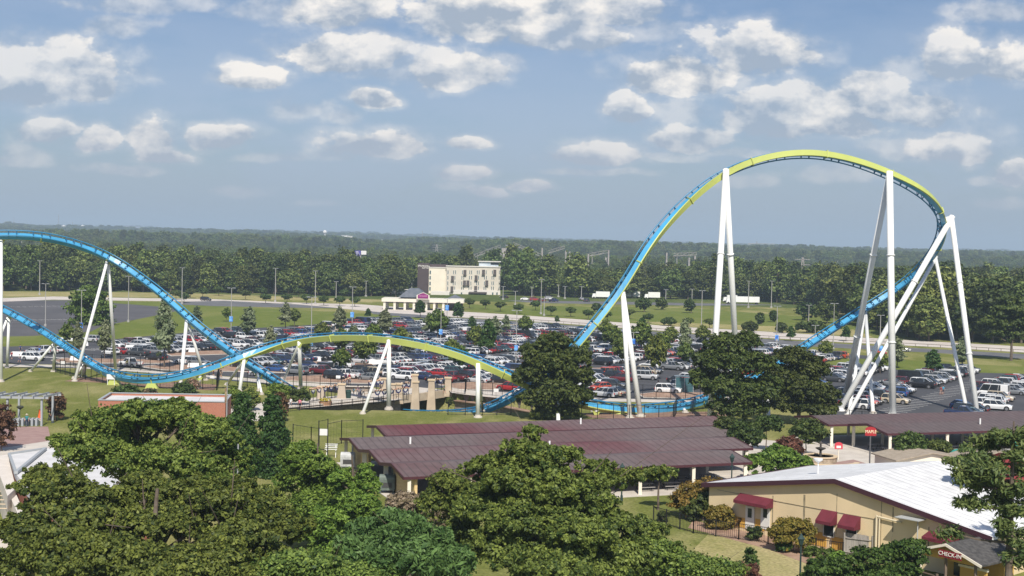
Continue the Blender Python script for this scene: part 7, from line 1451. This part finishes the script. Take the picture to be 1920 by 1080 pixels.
lattice('radio_mast', 'tall thin radio mast on the skyline near the domes', 110, 402, 5200, 3, arms=False); lattice('radio_mast', 'faint radio mast at the frame edge skyline', 26, 405, 6800, 2, arms=False); lattice('radio_mast', 'short mast between the two white domes', 136, 416, 5200, 2, arms=False); lattice('radio_mast', 'mast just right of the city blocks', 296, 422, 6500, 2.5, arms=False); lattice('radio_mast', 'mast left of the city blocks', 218, 423, 6500, 2.5, arms=False); lattice('radio_mast', 'slim mast with a white top over mid hills', 792, 433, 3600, 2, arms=False)
for px, lb in ((120,'white dome on the skyline nearest the tall mast'),(155,'white dome on the skyline, further from the tall mast')):
    b = PY(px, 427, 5000); o = empty('storage_dome', (b.x, 5000, b.z-18), lb, 'dome'); m = MB(); m.lathe((0,0,0), [(13,0),(13,18)]+[(13*math.cos(a), 18+9*math.sin(a)) for a in (.3,.6,.9,1.2,1.5)], 20); m.build('dome', [fw_], o, smooth=True); m = MB(); m.lathe((0,0,27), [(1.5,0),(1.5,1.5),(.3,2.5)], 8); m.build('cupola', [fw_], o)
for px, lb in ((140,''),): pass
block('office_block','grey tower block on the skyline, taller of the two','building',232,245,423,433,6500,40,mat('far_bluegrey',(.25,.27,.33),.8)); block('office_block','wide grey block on the skyline next to the taller one','building',246,264,425,433,6500,40,mat('far_bluegrey2',(.28,.29,.34),.8)); block('warehouse','white roofed building right of the city blocks','building',263,279,429,433,6000,40,fw_)
block('warehouse','long brownish building on the ridge at the frame edge','building',9,58,429,433,4200,40,mat('far_brick',(.38,.28,.22),.8)); block('warehouse','white sheds left of the city blocks','building',218,232,430,432,6000,40,fw_); block('warehouse','white sheds right of the mast','building',292,316,431,433,6000,30,fw_)
block('factory','white factory block in the middle hills','building',640,651,442,449,3300,30,fw_); block('factory','cream factory annex beside the white block','building',651,661,443,449,3300,30,mat('far_cream',(.66,.62,.52),.8)); block('factory','white works below the water tower','building',608,622,442,448,3300,30,fw_)
b = PY(609, 436, 3300); o = empty('water_tower', (b.x, 3300, b.z-32), 'white water tower above the mid hills', 'water tower'); m = MB(); m.tube((0,0,0),(0,0,30),1.6,n=10); m.build('stem', [fw_], o); m = MB(); m.lathe((0,0,28), [(1.6,0),(4.6,3),(4.8,6),(3,9),(.5,10)], 16); m.build('tank', [fw_], o, smooth=True)
for px0, px1, y0, y1, Yd, lb in ((865,880,457,461,2600,'pale roof in the hills behind the hotel'),(126,146,470,474,1500,'white shed roof in the dark woods under the blue hill'),(345,357,467,470,1700,'pale roof in the dark woods beyond the descending track'),(1264,1276,464,469,2400,'house roof among trees left of the tall columns'),(1281,1290,466,470,2300,'second house roof left of the tall columns'),(1315,1322,465,468,2600,'third small roof left of the tall columns'),(1558,1572,491,495,1900,'white roof in the woods right of the lattice tower'),(1812,1824,488,492,2500,'white buildings in the right woods'),(1840,1848,490,493,2500,'small pale roof in the right woods'),(774,786,490,494,900,'pale flat roof in the trees left of the hotel tower'),(715,725,450,452,3000,'thin pale roof in the mid hills'),(1904,1912,487,490,2800,'tiny white roof at the frame edge')):
    block('distant_building', lb, 'building', px0, px1, y0, y1, Yd, 14, fw_)
# billboard
Yb_ = 1250; a = PY(665, 479, Yb_); b = PY(687, 470, Yb_); o = empty('billboard', (a.x, Yb_, 0), 'double billboard, purple panel and white panel, over the dark wood', 'billboard'); w_ = b.x-a.x
m = MB(); m.bar((w_/2,.5,0),(w_/2,.5,a.z+1),1); m.build('post', [ind], o)
m = MB(); m.box(0,0,a.z,w_*.52,.4,b.z); pa = m.build('panel', [mat('billboard_purple',(.07,.05,.30),.6)], o); m = MB(); m.box(w_*.55,0,a.z+1,w_,.4,b.z-.1); m.build('panel', [fw_], o)
for k in range(3): m = MB(); m.box(w_*.1,-.1,a.z+1.2+k*1.1,w_*(.42-.05*k),-.02,a.z+1.6+k*1.1); m.build('print_line', [fw_], pa)
# tower crane
Yc = 4200; a = PY(1403, 456.5, Yc); b = PY(1453, 457.5, Yc); c = PY(1419, 455, Yc); o = empty('tower_crane', (c.x, Yc, 0), 'tower crane with a long level jib on the skyline behind the tall columns', 'crane'); m = MB(); m.bar((0,0,0),(0,0,c.z+4),2.2); m.build('mast', [ind], o); m = MB(); m.bar((a.x-c.x,0,a.z),(b.x-c.x,0,a.z),2.2,2.4); m.build('jib', [ind], o); m = MB(); m.box(a.x-c.x,-1.5,a.z-6,a.x-c.x+7,1.5,a.z); m.build('counterweight', [ind], o)
